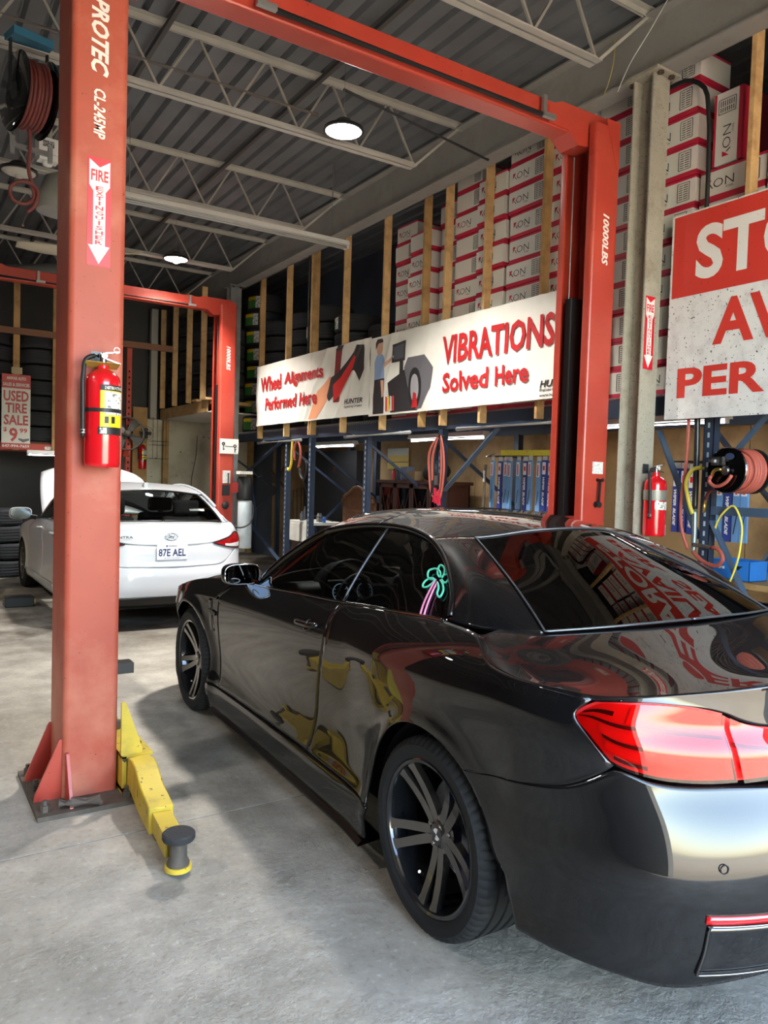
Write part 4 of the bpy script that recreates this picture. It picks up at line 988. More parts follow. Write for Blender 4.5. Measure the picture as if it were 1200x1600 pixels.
    MB().prism([(0, 0), (.15, 0), (.03, .045), (0, .05)], (.04, -.02, 1.40), (1, 0, 0), (0, 0, 1), (0, .04, 0)).build('roof_antenna', pw, roof)
    g_s = glass('sedan_glass', (.60, .64, .63), refl=.05)
    cl = spl([(-.63, 0, 1.072), (-.38, 0, 1.245), (-.12, 0, 1.373)], 30); sl = spl([(-.53, .645, 1.058), (-.30, .60, 1.20), (-.06, .545, 1.325)], 30); bs = spl([(-.53, .645, 1.058), (-.60, .3, 1.068), (-.63, 0, 1.072)], 30); tp = spl([(-.06, .545, 1.325), (-.10, .3, 1.355), (-.12, 0, 1.373)], 30)
    rg = sheet('rear_window', full(coons(bs, tp, sl, cl), 0), g_s, car, 0, cen)
    loop = np.concatenate([bs[::-1], sl[1:], tp[1:]]); loop = np.concatenate([loop, (loop*MIR)[::-1][1:]]); tube_on(MB(), loop, .011, 6).build('window_seal', m_black_trim, rg, smooth=True)
    MB().box((-.40, -.42, 1.175), (.002, .16, .035), M=Matrix.Rotation(.9, 3, 'Y')).build('window_sticker', mat('sticker_paper', (224, 226, 224), rough=.6), rg)
    for sgn in (1, -1):
        C = coons(spl([tuple(belt[-1]), (-.50, .70, 1.05), tuple(sl[0])], 14), spl([tuple(rail[ri]), (-.04, .58, 1.318), tuple(sl[-1])], 14), resamp(np.concatenate([[belt[-1]], rail[ri:][::-1]]), 24), resamp(sl, 24))
        C[..., 1] += .012; sheet('c_pillar', C*[1, sgn, 1], pw, car, .01, cen)
        up = resamp(rail[:ri+5], 60); bl_ = resamp(belt, 60); t = np.linspace(0, 1, 10)[None, :, None]; W_ = bl_[:, None]*(1-t)+up[:, None]*t
        sheet('side_window', W_*[1, sgn, 1], glass('sedan_side_glass', (.10, .11, .11), refl=.15), car, 0, cen)
        MB().tube(((rail[:ri+6]+[0, .004, .006])*[1, sgn, 1]).tolist(), .018, 8).build('roof_rail', m_gloss_black if True else pw, car, smooth=True)
        MB().tube(((rail[:ri+10]+[.012, .0, .026])*[1, sgn, 1]).tolist(), .016, 8).build('drip_rail', pw, car, smooth=True)
        p = bl_[26]; q_ = up[28]; MB().bar((p*[1, sgn, 1]).tolist(), (q_*[1, sgn, 1]).tolist(), .05, .02, up=(0, 1, 0)).build('b_pillar', m_gloss_black, car)
        MB().tube(((belt+[0, .012, 0])*[1, sgn, 1]).tolist(), .007, 6).build('belt_moulding', m_chrome, car, smooth=True)
        def ml_(sc, dx): return [(2.0+dx, sgn*.985+sc*math.copysign(abs(math.cos(t))**.6, math.cos(t))*.12, 1.01+sc*math.copysign(abs(math.sin(t))**.6, math.sin(t))*.068) for t in np.linspace(0, 2*PI, 30, endpoint=False)]
        gg = np.array([ml_(1.0, 0), ml_(1.08, .015), ml_(1.05, .06), ml_(.75, .11), ml_(.02, .13)]).transpose(1, 0, 2); mr = sheet('door_mirror', np.concatenate([gg, gg[:1]]), pw, car, 0, centre=(2.05, sgn*.985, 1.01))
        MB().prism([(p[1], p[2]) for p in ml_(.95, 0)], (2.0, 0, 0), (0, 1, 0), (0, 0, 1), (-.003, 0, 0)).build('mirror_glass', mat('sedan_mirror', (90, 94, 96), rough=.1, metal=.9), mr)
        MB().bar((2.04, sgn*.90, .97), (2.0, sgn*.80, .955), .05, .05).build('mirror_stalk', m_black_trim, mr)
        for wx in (0, 2.70):
            t = np.radians(np.linspace(-15, 195, 30)); gl = np.stack([np.stack([wx+.352*np.cos(t), np.full(30, yy), .315+.352*np.sin(t)], 1) for yy in (.87, .58)], 1); o = MB().grid(gl*[1, sgn, 1]).build('arch_liner', m_dark, car, smooth=True)
            MB().prism([(.352*math.cos(a), .352*math.sin(a)) for a in np.radians(np.linspace(-15, 195, 24))], (wx, sgn*.58, .315), (1, 0, 0), (0, 0, 1), (0, .004, 0)).build('arch_back', m_dark, o)
    ws = coons(spl([(1.98, .72, .96), (2.12, .4, .99), (2.18, 0, 1.0)], 24), hd, resamp(rail[:hi+1], 24), spl([(2.18, 0, 1.0), (1.7, 0, 1.24), (1.24, 0, 1.418)], 24)); sheet('windscreen', full(ws, 0), g_s, car, 0, cen)
    # raised hood
    hn = []
    for i in np.linspace(0, 1, 24):
        row = []
        for j in np.linspace(-1, 1, 30):
            wdt = .73-.10*i**2; x = i*1.12-(.14*abs(j)**3)*i; z = .035*(1-j*j)+.10*i*(1-i)-.05*max(0, i-.8)/.2
            row.append((x, j*wdt, z))
        hn.append(row)
    hn = np.array(hn); a = math.radians(36); x, z = hn[..., 0].copy(), hn[..., 2].copy(); hn[..., 0] = 2.02+x*math.cos(a)-z*math.sin(a); hn[..., 2] = .985+x*math.sin(a)+z*math.cos(a)
    sheet('raised_hood', hn, pw, car, .02, centre=(2.6, 0, .4)); MB().cyl((2.95, .5, .82), (2.80, .5, 1.52), .006, 8).build('hood_prop', m_steel, car)
    MB().span((2.15, -.6, .3), (3.25, .6, .78)).build('engine_bay', m_dark, car); MB().span((-.8, -.58, .22), (3.2, .58, .30)).build('underbody', m_dark, car)
    for sgn in (1, -1): MB().span((-.3, sgn*.70, .3), (2.2, sgn*.715, .93)).build('inner_door', m_dark, car)
    dash = MB().prism([(2.05, .92), (1.75, .97), (1.62, .93), (1.65, .7), (2.05, .6)], (0, -.66, 0), (1, 0, 0), (0, 0, 1), (0, 1.32, 0)).build('dashboard', m_cabin, car)
    ms = mat('grey_seat_cloth', (52, 52, 54), rough=.85)
    MB().span((-.52, -.62, .90), (-.05, .62, .99)).build('parcel_shelf', ms, car)
    for x_, ys in ((.85, (.37, -.37)), (-.02, (.40, -.40))):
        for y_ in ys:
            c = bevel(MB().prism([(0, .35), (.16, .35), (.0, 1.10), (-.12, 1.08)], (x_, y_-.25, 0), (1, 0, 0), (0, 0, 1), (0, .50, 0)).build('seat_back', ms, car), .05, 3)
            bevel(MB().prism([(-.12, 1.11), (-.02, 1.11), (-.04, 1.27), (-.13, 1.27)], (x_, y_-.14, 0), (1, 0, 0), (0, 0, 1), (0, .28, 0)).build('headrest', ms, c), .035, 3)
    MB().lathe([(.175+.016*math.cos(t), .016*math.sin(t)) for t in np.linspace(0, 2*PI, 10, endpoint=False)], 30, o=(1.42, .37, .90), ax=(-1, 0, .42), closed=True).build('steering_wheel', m_cabin, car, smooth=True)
    mats = dict(rubber=m_rubber, rim=mat('alloy_grey', (140, 142, 144), rough=.35, metal=.8), spoke=mat('wheel_cover_grey', (120, 122, 124), rough=.4, metal=.5), steel=m_steel, dark=m_dark)
    for wx in (0, 2.70):
        wheel(car, (wx, .775, .315), 0, mats, R=.315, W=.205, rim=.21, style='cover'); wheel(car, (wx, -.775, .315), PI, mats, R=.315, W=.205, rim=.21, style='cover')
build_white_car()
# ---------------------------------------------------------------- two-post lifts
m_faded = mat('faded_lift_red', (170, 80, 62), rough=.52, var=.10, vscale=2.2, coat=.05, coat_rough=.3, spec=.3, stain=((204, 138, 112), 1.3, .7), speck=((96, 40, 32), 70, .70))
m_red = mat('lift_red_paint', (174, 58, 44), rough=.36, var=.10, vscale=2.2, coat=.25, coat_rough=.25, stain=((190, 84, 62), 1.6, .5), speck=((96, 40, 32), 70, .70))
m_red2 = mat('lift_dark_red', (158, 44, 38), rough=.4, coat=.2)
m_yel = mat('lift_yellow', (204, 176, 58), rough=.45, var=.08, vscale=5, speck=((60, 52, 40), 30, .68), stain=((120, 104, 60), 9, .35))
m_blackp = mat('black_plastic', (26, 26, 27), rough=.5)
m_cable = mat('steel_cable', (150, 150, 150), rough=.35, metal=.9)
m_grime = mat('grimy_steel', (92, 84, 76), rough=.7, metal=.3, var=.3, vscale=12, bump=.3, bscale=40)
def c_profile(w=.25, d=.34, t=.009, lip=.065, r=.028, flip=False):
    """C section, opening at +x (closed side at x = 0)"""
    def arc(cx, cy, a0, a1, rr, n=5): return [(cx+rr*math.cos(math.radians(a0+(a1-a0)*k/n)), cy+rr*math.sin(math.radians(a0+(a1-a0)*k/n))) for k in range(n+1)]
    o = [(w, lip)]+arc(w-r, r, 0, -90, r)+arc(r, r, -90, -180, r)+arc(r, d-r, 180, 90, r)+arc(w-r, d-r, 90, 0, r)+[(w, d-lip)]
    ri = r-t
    i = [(w-t, d-lip)]+arc(w-r, d-r, 0, 90, ri)+arc(r, d-r, 90, 180, ri)+arc(r, r, 180, 270, ri)+arc(w-r, r, -90, 0, ri)+[(w-t, lip)]
    p = o+i
    return [(-x, y) for x, y in p][::-1] if flip else p
def build_lift(root_label, yf, which):
    xl, xr = .675, 4.305; cx = (xl+xr)/2; H = 4.055
    lift = thing('two_post_lift', root_label, 'car lift', (cx, yf, 0))
    for side in (-1, 1):
        if which == 'far' and side == -1: pass
        ox = (xl if side < 0 else xr)-cx
        prof = c_profile(flip=(side > 0))
        post = MB().prism(prof, (ox, 0, .02), (1, 0, 0), (0, 1, 0), (0, 0, H-.02)).build('post', m_faded if (which == 'near' and side < 0) else m_red, lift, smooth=True, angle=30)
        s = -side
        MB().span((ox+s*.012, .012, 1.3), (ox+s*.20, .328, 1.34)).build('post_stiffener', m_red2, post)
        MB().span((ox-s*.13, -.16, 0), (ox+s*.30, .46, .022)).build('base_plate', m_grime, post)
        for (bx, by) in ((-.09, -.10), (-.09, .17), (-.09, .40), (.27, -.11), (.27, .42)):
            MB().lathe([(0, .05), (.012, .05), (.012, .03), (.020, .03), (.020, .0)], 6, o=(ox+s*bx, by, .022)).build('anchor_bolt', m_grime, post)
        # gussets on the outer side and in front
        for gy in (.02, .30): MB().prism([(0, .02), (-.12, .02), (-.115, .05), (-.01, .30), (0, .30)], (ox, gy, 0), (s, 0, 0), (0, 0, 1), (0, .014, 0)).build('gusset', m_red, post)
        for gx in (.012,): MB().prism([(0, .02), (-.13, .02), (-.125, .045), (-.02, .24), (0, .24)], (ox+s*gx, 0, 0), (0, 1, 0), (0, 0, 1), (s*.014, 0, 0)).build('gusset', m_red, post)
        # carriage inside the channel, with yellow carriage plates
        z0 = .07
        car = MB().span((ox+s*.05, .03, z0), (ox+s*.225, .31, .95)).build('carriage', m_yel, lift)
        MB().span((ox+s*.222, .072, z0-.03), (ox+s*.252, .268, 1.0)).build('carriage_face', m_yel, car)
        # cables in the channel
        for cy in (.10, .25): MB().cyl((ox+s*.20, cy, .9), (ox+s*.20, cy, H-.15), .006, 6).build('lift_cable', m_cable, post)
        if side > 0:
            MB().span((ox+s*.10, .20, 1.0), (ox+s*.215, .262, 2.9)).build('cable_cover', m_blackp, post)
        # arm bracket and arms
        br = MB().span((ox+s*.255, -.07, .02), (ox+s*.275, .41, .20)).span((ox+s*.255, -.07, .19), (ox+s*.40, .41, .205)).span((ox+s*.255, -.07, .03), (ox+s*.40, .41, .048)).build('arm_bracket', m_yel, car)
        for gy in (-.065, .385): MB().prism([(0, .205), (.10, .205), (.10, .23), (.02, .46), (0, .46)], (ox+s*.25, gy, 0), (s, 0, 0), (0, 0, 1), (0, .016, 0)).build('bracket_gusset', m_yel, br)
        for dirn in (-1, 1):
            py = -.015 if dirn < 0 else .355
            MB().cyl((ox+s*.335, py, .02), (ox+s*.335, py, .245), .024, 16).build('arm_pin', m_grime, br)
            base = Vector((ox+s*.335, py, 0)); tip = Vector((ox+s*(.27 if dirn < 0 or side < 0 else .75), py+dirn*(.88 if dirn < 0 else .80), 0)); d = (tip-base).normalized(); n = Vector((-d.y, d.x, 0))
            pr = [(0, .055), (0, .185), (.16, .215), (.24, .21), (.36, .165), (.56, .145), (.56, .030), (.30, .035), (.16, .055)]
            arm = MB().prism(pr, base-n*.052, d, (0, 0, 1), n*.104).build('swing_arm', m_yel, lift); bevel(arm, .006, 2)
            ext = MB().prism([(.40, .045), (.40, .128), (.80, .122), (.80, .04)], base-n*.038, d, (0, 0, 1), n*.076).build('arm_extension', m_yel, arm)
            tp = base+d*.86
            MB().lathe([(.052, .018), (.052, .034), (.050, .036), (0, .036)], 24, o=tp).build('pad_collar', m_yel, arm, smooth=True, angle=40)
            MB().lathe([(.0, .018), (.042, .018), (.044, .045), (.034, .065), (.033, .135), (.0, .136)], 24, o=tp).build('pad_screw', m_grime, arm, smooth=True, angle=40)
            MB().lathe([(0, .135), (.060, .135), (.064, .142), (.064, .158), (.058, .164), (0, .165)], 30, o=tp).build('rubber_pad', mat('pad_rubber', (44, 44, 46), rough=.8, bump=.4, bscale=90), arm, smooth=True, angle=40)
        MB().box((ox+s*.29, .08, .60), (.08, .09, .05)).build('door_guard', m_blackp, car)
    # overhead beam with end brackets, padded shut-off bar
    bx0, bx1 = xl-cx+.10, xr-cx-.10
    pr = rrect(.155, .165, .012, 2)
    MB().prism(pr, (bx0, .17, 4.05), (0, 1, 0), (0, 0, 1), (bx1-bx0, 0, 0)).build('crossbeam', m_red, lift)
    for side in (-1, 1):
        ex = (xl if side < 0 else xr)-cx; s = -side
        e = MB().prism([(.05, 4.15), (.05, 3.98), (.19, 3.92), (.34, 3.90), (.44, 3.98), (.62, 3.98), (.62, 4.10), (.5, 4.15)], (ex, .085, 0), (s, 0, 0), (0, 0, 1), (0, .17, 0)).build('beam_bracket', m_red, lift)
        MB().lathe([(0, .012), (.016, .012), (.016, 0)], 6, o=(ex+s*.13, .085, 4.06), ax=(0, -1, 0)).build('bracket_bolt', m_cable, e)
        MB().prism([(0, 3.78), (.02, 3.78), (.14, 4.10), (0, 4.10)], (ex+s*.02, -.004, 0), (s, 0, 0), (0, 0, 1), (0, .012, 0)).build('corner_plate', m_red, e)
    MB().cyl((bx0+.9 if which == 'near' else bx0+.2, .04, 3.985), (bx1-.62, .04, 3.985), .016, 10).build('shutoff_bar', mat('foam_bar', (52, 52, 54), rough=.8), lift, smooth=True)
    for x in (bx1-.60, bx0+.82): MB().bar((x, .05, 4.0), (x, .05, 4.12), .022, .03).bar((x-.03, .03, 3.985), (x+.08, .03, 3.985), .03, .03).build('bar_hanger', mat('zinc_plate', (170, 170, 168), rough=.35, metal=.8), lift)
    ml = mat('white_lettering', (226, 220, 214), rough=.5)
    # lettering down the posts
    t = MB(); put_text(t, '10000LBS', (4.187-.045-cx+.01, -.0015, 3.455), (0, 0, -1), (1, 0, 0), w=.35, h=.062, bold=.03, shear=.22); t.build('capacity_lettering', ml, lift, label='white lettering reading 10000LBS')
    if which == 'near':
        t = MB()
        put_text(t, 'PROTEC', (.792-.035-cx, -.0015, 3.715), (0, 0, -1), (1, 0, 0), w=.35, h=.078, bold=.035, shear=.35)
        t.build('maker_lettering', ml, lift, label='white lettering reading PROTEC'); t = MB()
        put_text(t, 'CL-245MP', (.797-.025-cx, -.0015, 3.305), (0, 0, -1), (1, 0, 0), w=.222, h=.052, bold=.025, shear=.2)
        t.build('model_lettering', ml, lift, label='white lettering reading CL-245MP')
        MB().box((4.20-cx, -.003, 1.69), (.105, .004, .085)).build('instruction_label', mat('label_white', (222, 220, 214), rough=.6, speck=((90, 90, 92), 160, .60)), lift)
        MB().bar((4.205-cx, -.03, 1.60), (4.195-cx, -.03, 1.44), .016, .010, up=(0, 1, 0)).cyl((4.205-cx, 0, 1.605), (4.205-cx, -.05, 1.605), .014, 12).cyl((4.195-cx, 0, 1.43), (4.195-cx, -.04, 1.43), .022, 14).build('release_lever', m_blackp, lift)
        MB().cyl((.14-1.815, -.14, .045), (.02-1.815, -.11, .045), .026, 16).cyl((.02-1.815, -.11, .045), (-.03-1.815, -.0975, .045), .020, 16).build('spare_pin', m_grime, lift, label='loose steel pin lying on the base plate')
    else:
        pl = MB().box((4.22-cx, -.006, 1.985), (.295, .005, .22)).build('warning_placard', mat('placard_white', (224, 224, 222), rough=.5), lift, label='white placard with two black key symbols')
        k = MB()
        for kx in (-.09, .09): k.lathe([(.012, .0), (.026, .0), (.026, .002), (.012, .002)], 20, o=(4.22+kx-cx, -.0095, 2.02+(0 if kx < 0 else -.03)), ax=(0, -1, 0), closed=True); k.box((4.22+kx-cx, -.010, 1.965+(0 if kx < 0 else -.03)), (.012, .002, .08)); k.box((4.22+kx+.01-cx, -.010, 1.94), (.022, .002, .012))
        k.box((4.22-cx, -.010, 1.985), (.12, .002, .006)); k.build('key_symbols', m_blackp, lift)
        MB().box((4.19-cx, -.006, 1.53), (.12, .008, .19)).build('switch_plate', mat('label_white', (222, 220, 214)), lift)
        MB().cyl((4.215-cx, -.01, 1.56), (4.20-cx, -.05, 1.38), .008, 8).lathe([(0, -.02), (.02, 0), (0, .02)], 10, o=(4.215-cx, -.012, 1.575)).build('control_lever', m_blackp, lift)
        MB().box((4.18-cx, -.015, 1.33), (.11, .03, .155)).build('socket_box', m_blackp, lift)
        MB().lathe([(0, .02), (.05, .018), (.058, 0)], 24, o=(4.183-cx, 0, 1.105), ax=(0, -1, 0)).build('round_cap', m_blackp, lift, smooth=True)
        pu = MB().lathe([(0, 0), (.10, .0), (.108, .02), (.108, .68), (.10, .72), (.0, .73)], 28, o=(4.50-cx, .02, .46)).build('power_unit_tank', mat('tank_grey', (186, 194, 198), rough=.45, var=.08, vscale=3, stain=((120, 120, 116), 4, .3)), lift, smooth=True, angle=40, label='pale grey hydraulic tank')
        MB().lathe([(0, 1.20), (.11, 1.20), (.115, 1.22), (.115, 1.50), (.09, 1.54), (0, 1.54)], 24, o=(4.49-cx, .02, 0)).build('motor', m_blackp, pu, smooth=True, angle=40)
        MB().box((4.46-cx, -.03, 1.60), (.20, .16, .045)).build('motor_cap', mat('label_white', (222, 220, 214)), pu)
        MB().tube(spl([(4.57-cx, -.09, 1.15), (4.58-cx, -.12, 1.0), (4.53-cx, -.13, .85), (4.40-cx, -.10, .78), (4.32-cx, .0, .80)], 20).tolist(), .013, 8).build('hydraulic_hose', m_blackp, pu, smooth=True)
        MB().span((4.29-cx, .0, 1.30), (4.42-cx, .04, 1.45)).build('unit_bracket', m_red2, pu)
    return lift
build_lift('near red two-post lift lettered PROTEC with yellow swing arms', 3.745, 'near')
build_lift('far red two-post lift standing around the white sedan', 10.85, 'far')
# ---------------------------------------------------------------- right wall: studs, rack, cartons, tyres, banners
ORD = ['first', 'second', 'third', 'fourth', 'fifth', 'sixth', 'seventh', 'eighth', 'ninth', 'tenth', 'eleventh', 'twelfth']
m_pine = mat('pine_stud', (206, 168, 116), rough=.65, var=.12, vscale=5, stain=((150, 104, 58), 9, .5), bump=.1, bscale=50)
m_pine2 = mat('old_pine', (176, 138, 88), rough=.7, var=.15, vscale=5, stain=((110, 80, 46), 7, .5))
m_blue = mat('rack_blue', (42, 54, 74), rough=.45, var=.12, vscale=4, stain=((34, 42, 56), 6, .4))
m_bluel = mat('rack_blue_worn', (64, 84, 108), rough=.5, var=.15, vscale=5)
m_wire = mat('zinc_wire', (170, 172, 174), rough=.35, metal=.8)
STUD_Y = (11.14, 10.19, 9.42, 9.36, 8.53, 7.60, 6.81, 6.43, 5.80, 5.02, 3.10, 2.35, 1.6)
def build_studs():
    labs = ['timber stud at the left end of the alignment banner', 'second timber stud along the alignment banner', 'timber stud with a black conduit, third along the alignment banner', 'twin stud nailed beside the third stud over the alignment banner',
            'timber stud over the right half of the alignment banner', 'timber stud where tyres give way to white cartons', 'second timber stud in front of the cartons', 'third timber stud close beside the second in front of cartons',
            'thick timber stud left of the word VIBRATIONS', 'timber stud just left of the near right red post', 'wide timber stud above the storage sign', 'timber stud hidden behind the storage sign middle', 'timber stud behind the right end of the storage sign']
    for i, y in enumerate(STUD_Y):
        zt = 5.0; zb = 2.14 if y > 4 else 2.1
        o = MB().span((4.785, y-.04, zb), (4.872, y, zt)).build('timber_stud', m_pine if i % 3 else m_pine2)
        bevel(o, .004, 1); tag(o, labs[i], 'stud', 'timber studs of the right wall')
    o = MB().cyl((4.775, 9.46, 2.3), (4.775, 9.46, 4.6), .014, 8).build('conduit', mat('black_conduit', (38, 38, 40), rough=.4)); tag(o, 'thin black conduit beside the third banner stud', 'conduit')
build_studs()
def build_rack():
    r = thing('pallet_rack', 'long blue pallet rack carrying the mezzanine of tyres and cartons', 'rack', (5.4, 7.5, 0))
    def L(p): return (p[0]-5.4, p[1]-7.5, p[2])
    for y in (1.9, 3.34, 6.50, 8.02, 9.50, 10.26, 12.9):
        for x in (4.91, 5.98):
            u = MB()
            u.span(L((x-.035, y-.04, 0)), L((x-.031, y+.04, 2.12))); u.span(L((x-.035, y-.04, 0)), L((x+.035, y-.036, 2.12))); u.span(L((x-.035, y+.036, 0)), L((x+.035, y+.04, 2.12)))
            up = u.build('upright', m_blue, r)
            if x < 5:
                s = MB()
                for k in range(26): s.span(L((x-.0365, y-.008, .25+k*.07)), L((x-.0355, y+.008, .285+k*.07)))
                s.build('upright_slots', mat('slot_pale', (170, 180, 190), rough=.4), up)  # pale slot marks down the upright face
        MB().bar(L((4.92, y, .4)), L((5.97, y, 1.3)), .03, .03).bar(L((5.97, y, 1.3)), L((4.92, y, 2.0)), .03, .03).build('frame_lacing', m_blue, r)
    for x in (4.90, 5.98): MB().span(L((x-.025, 1.0, 2.11)), L((x+.025, 13.3, 2.25))).build('beam', m_blue, r)
    for k, y in enumerate(np.arange(1.4, 13.2, .9)): MB().span(L((4.93, y-.02, 2.20)), L((5.96, y+.02, 2.25))).build('deck_support', m_blue, r)
    w = MB()
    for y in np.arange(1.0, 13.3, .05): w.bar(L((4.885, y, 2.262)), L((5.99, y, 2.262)), .005, .005)
    for x in (4.90, 5.1, 5.3, 5.5, 5.7, 5.9): w.bar(L((x, 1.0, 2.270)), L((x, 13.3, 2.270)), .006, .006)
    w.build('wire_deck', m_wire, r)['kind'] = 'stuff'
    w = MB()
    for y in np.arange(7.7, 12.9, .05): w.bar(L((4.872, y, 2.235)), L((4.872, y, 2.275)), .006, .004)
    w.build('deck_fringe', m_wire, r)['kind'] = 'stuff'
    # lower beams and diagonal braces
    MB().span(L((5.95, 8.1, 1.22)), L((6.0, 10.2, 1.32))).build('beam', m_bluel, r)
    MB().span(L((4.88, 1.95, 1.385)), L((4.93, 3.30, 1.445))).build('beam', m_bluel, r)
    MB().span(L((4.88, 4.4, .80)), L((4.93, 6.46, .88))).build('beam', m_bluel, r)
    for a, b in (((4.90, 5.62, 2.09), (4.90, 6.44, 1.46)), ((4.93, 11.9, 1.60), (4.93, 10.5, 2.10)), ((4.93, 11.85, .84), (4.93, 10.3, .2)), ((4.90, 2.90, 2.10), (4.90, 3.22, 1.74)), ((4.90, 3.30, 1.34), (4.90, 2.95, .72)), ((4.93, 3.80, 2.0), (4.93, 3.42, 1.2))):
        MB().bar(L(a), L(b), .012, .065, up=(1, 0, 0)).build('diagonal_brace', m_bluel if a[1] < 7 else m_blue, r)
build_rack()
# short timber block ends visible under the banner are the studs themselves

# ---- cartons
def carton_mat(name, red, white):
    m = bpy.data.materials.new(name); m.use_nodes = True; nt = m.node_tree; b = nt.nodes['Principled BSDF']; L = nt.links.new
    tc = nt.nodes.new('ShaderNodeTexCoord'); sx = nt.nodes.new('ShaderNodeSeparateXYZ'); L(tc.outputs['Generated'], sx.inputs[0])
    r = nt.nodes.new('ShaderNodeValToRGB'); r.color_ramp.interpolation = 'CONSTANT'; e = r.color_ramp.elements
    for p, c in ((.0, red), (.15, white), (.915, red)):
        k = e[0] if p == 0 else (e[1] if p == .15 else e.new(p)); k.position = p; k.color = (*lin(c), 1)
    L(sx.outputs[2], r.inputs[0])
    n = nt.nodes.new('ShaderNodeTexNoise'); n.inputs['Scale'].default_value = 3.5; L(tc.outputs['Object'], n.inputs['Vector'])
    x = nt.nodes.new('ShaderNodeMix'); x.data_type = 'RGBA'; x.blend_type = 'MULTIPLY'; x.inputs[0].default_value = .22
    L(r.outputs[0], x.inputs[6]); L(n.outputs['Color'], x.inputs[7]); L(x.outputs[2], b.inputs['Base Color']); b.inputs['Roughness'].default_value = .5
    return m
m_carton = carton_mat('carton_card', (196, 34, 66), (226, 222, 214))
m_print = mat('black_print', (40, 38, 38), rough=.6)
m_redp = mat('red_print', (190, 30, 60), rough=.5)
def carton_kind(wd, dp, ht, logo=True, lab=True, side=False):
    """carton, front face at x = 0 (facing -x), y from 0 to -wd (left to right seen from the front)"""
    root = bpy.data.objects.new('carton', None)
    b = MB().span((0, -wd, 0), (dp, 0, ht)); me = bpy.data.meshes.new('carton_body'); me.from_pydata(b.v, [], b.f); me.update(); me.materials.append(m_carton)
    parts = [('carton_body', me)]
    a, up, x = (0, -1, 0), (0, 0, 1), -.002
    hh = ht*.28; z0 = ht*.38
    def add(nm, mb, m):
        q = bpy.data.meshes.new(nm); q.from_pydata(mb.v, [], mb.f); q.update(); q.materials.append(m); parts.append((nm, q))
    if logo:
        y0 = -wd*(.10 if not side else .12); tri = MB().add([(x, y0, z0+hh*.15), (x, y0, z0+hh), (x, y0-hh*.62, z0+hh)], [(0, 2, 1)]); add('logo_triangle', tri, m_redp)
        t = MB(); t.bar((x, y0-hh*.45, z0+hh*.48), (x, y0-hh*.78, z0+hh*.02), .006, .002, up=(1, 0, 0))
        wk = .20 if not side else .13
        put_text(t, 'ON', (x, y0-hh*.85, z0), a, up, w=wk*.8, h=hh, bold=-.012); put_text(t, 'STEEL', (x, y0-hh*.85-wk*.5, z0-hh*.34), a, up, w=wk*.30, h=hh*.22, bold=0, res=1)
        add('logo_lettering', t, m_print)
    if lab:
        t = MB(); y1 = -wd*.70; y2 = -wd*.90; za, zb = ht*.25, ht*.84
        for p, q in (((y1, za), (y2, za)), ((y1, zb), (y2, zb)), ((y1, za), (y1, zb)), ((y2, za), (y2, zb))): t.bar((x, p[0], p[1]), (x, q[0], q[1]), .0035, .002, up=(1, 0, 0))
        for k in range(7):
            zz = za+(zb-za)*(.12+.125*k); t.bar((x, y1-.012, zz), (x, y1-(y1-y2)*.42, zz), .005, .002, up=(1, 0, 0)); t.bar((x, y1-(y1-y2)*.5, zz), (x, y1-(y1-y2)*.88, zz), .005, .002, up=(1, 0, 0))
        add('label_frame', t, m_print)
    return parts
def place_parts(name, parts, loc, rot, label, cat, group):
    r = thing(name, label, cat, loc, rot=rot, group=group)
    for nm, me in parts: link(nm, me, None, r)
    return r
def build_cartons():
    K = {'long': carton_kind(.50, .36, .222), 'mid': carton_kind(.40, .50, .222, lab=False), 'short': carton_kind(.33, .50, .222, logo=False), 'lab': carton_kind(.40, .45, .222, logo=False)}
    # stacks from the tyres towards the camera: (left edge y, kind, top z, x offset)
    st = [(7.66, 'mid', 4.56, .10), (7.225, 'mid', 4.35, .0), (6.79, 'short', 4.56, .10), (6.425, 'lab', 4.78, .02), (5.995, 'mid', 4.60, -.03), (5.565, 'long', 4.78, -.01), (5.035, 'long', 4.78, .0), (4.505, 'lab', 4.78, .02), (4.075, 'long', 4.78, .0), (3.545, 'long', 3.95, .02), (3.01, 'mid', 4.60, .0), (2.575, 'long', 4.60, .0)]
    names = ['first stack right of the tyres', 'second stack right of the tyres', 'third stack right of the tyres', 'fourth stack right of the tyres', 'stack just left of the thick stud', 'stack right of the thick stud', 'stack behind the near red post', 'stack between red post and pale column', 'stack behind the pale column', 'stack with the black hose in front', 'stack left of the wide stud', 'stack right of the wide stud']
    W = {'long': .50, 'mid': .40, 'short': .33, 'lab': .40}
    for si, (y, kd, top, xo) in enumerate(st):
        n = int((top-2.28)/.226); rng = random.Random(si)
        for k in range(n):
            kk = kd
            if si in (0, 1, 3) and k % 3 == 2: kk = 'lab' if kd != 'lab' else 'mid'
            z = 2.276+.2255*k; dy = rng.uniform(-.012, .012); dx = rng.uniform(-.012, .014)
            rank = n-1-k; pos = 'topmost' if rank == 0 else (ORD[rank]+' from the top')
            place_parts('carton', K[kk], (4.905+xo+dx, y+dy, z), (0, 0, rng.uniform(-.012, .012)), 'red-banded carton, %s, %s' % (pos, names[si]), 'carton', 'cartons on the mezzanine')
build_cartons()
place_parts('carton', carton_kind(.50, .36, .222), (4.925, 3.23, 3.860), (-PI/2, 0, 0), 'carton standing on end beside the black hose above the storage sign', 'carton', 'cartons on the mezzanine')
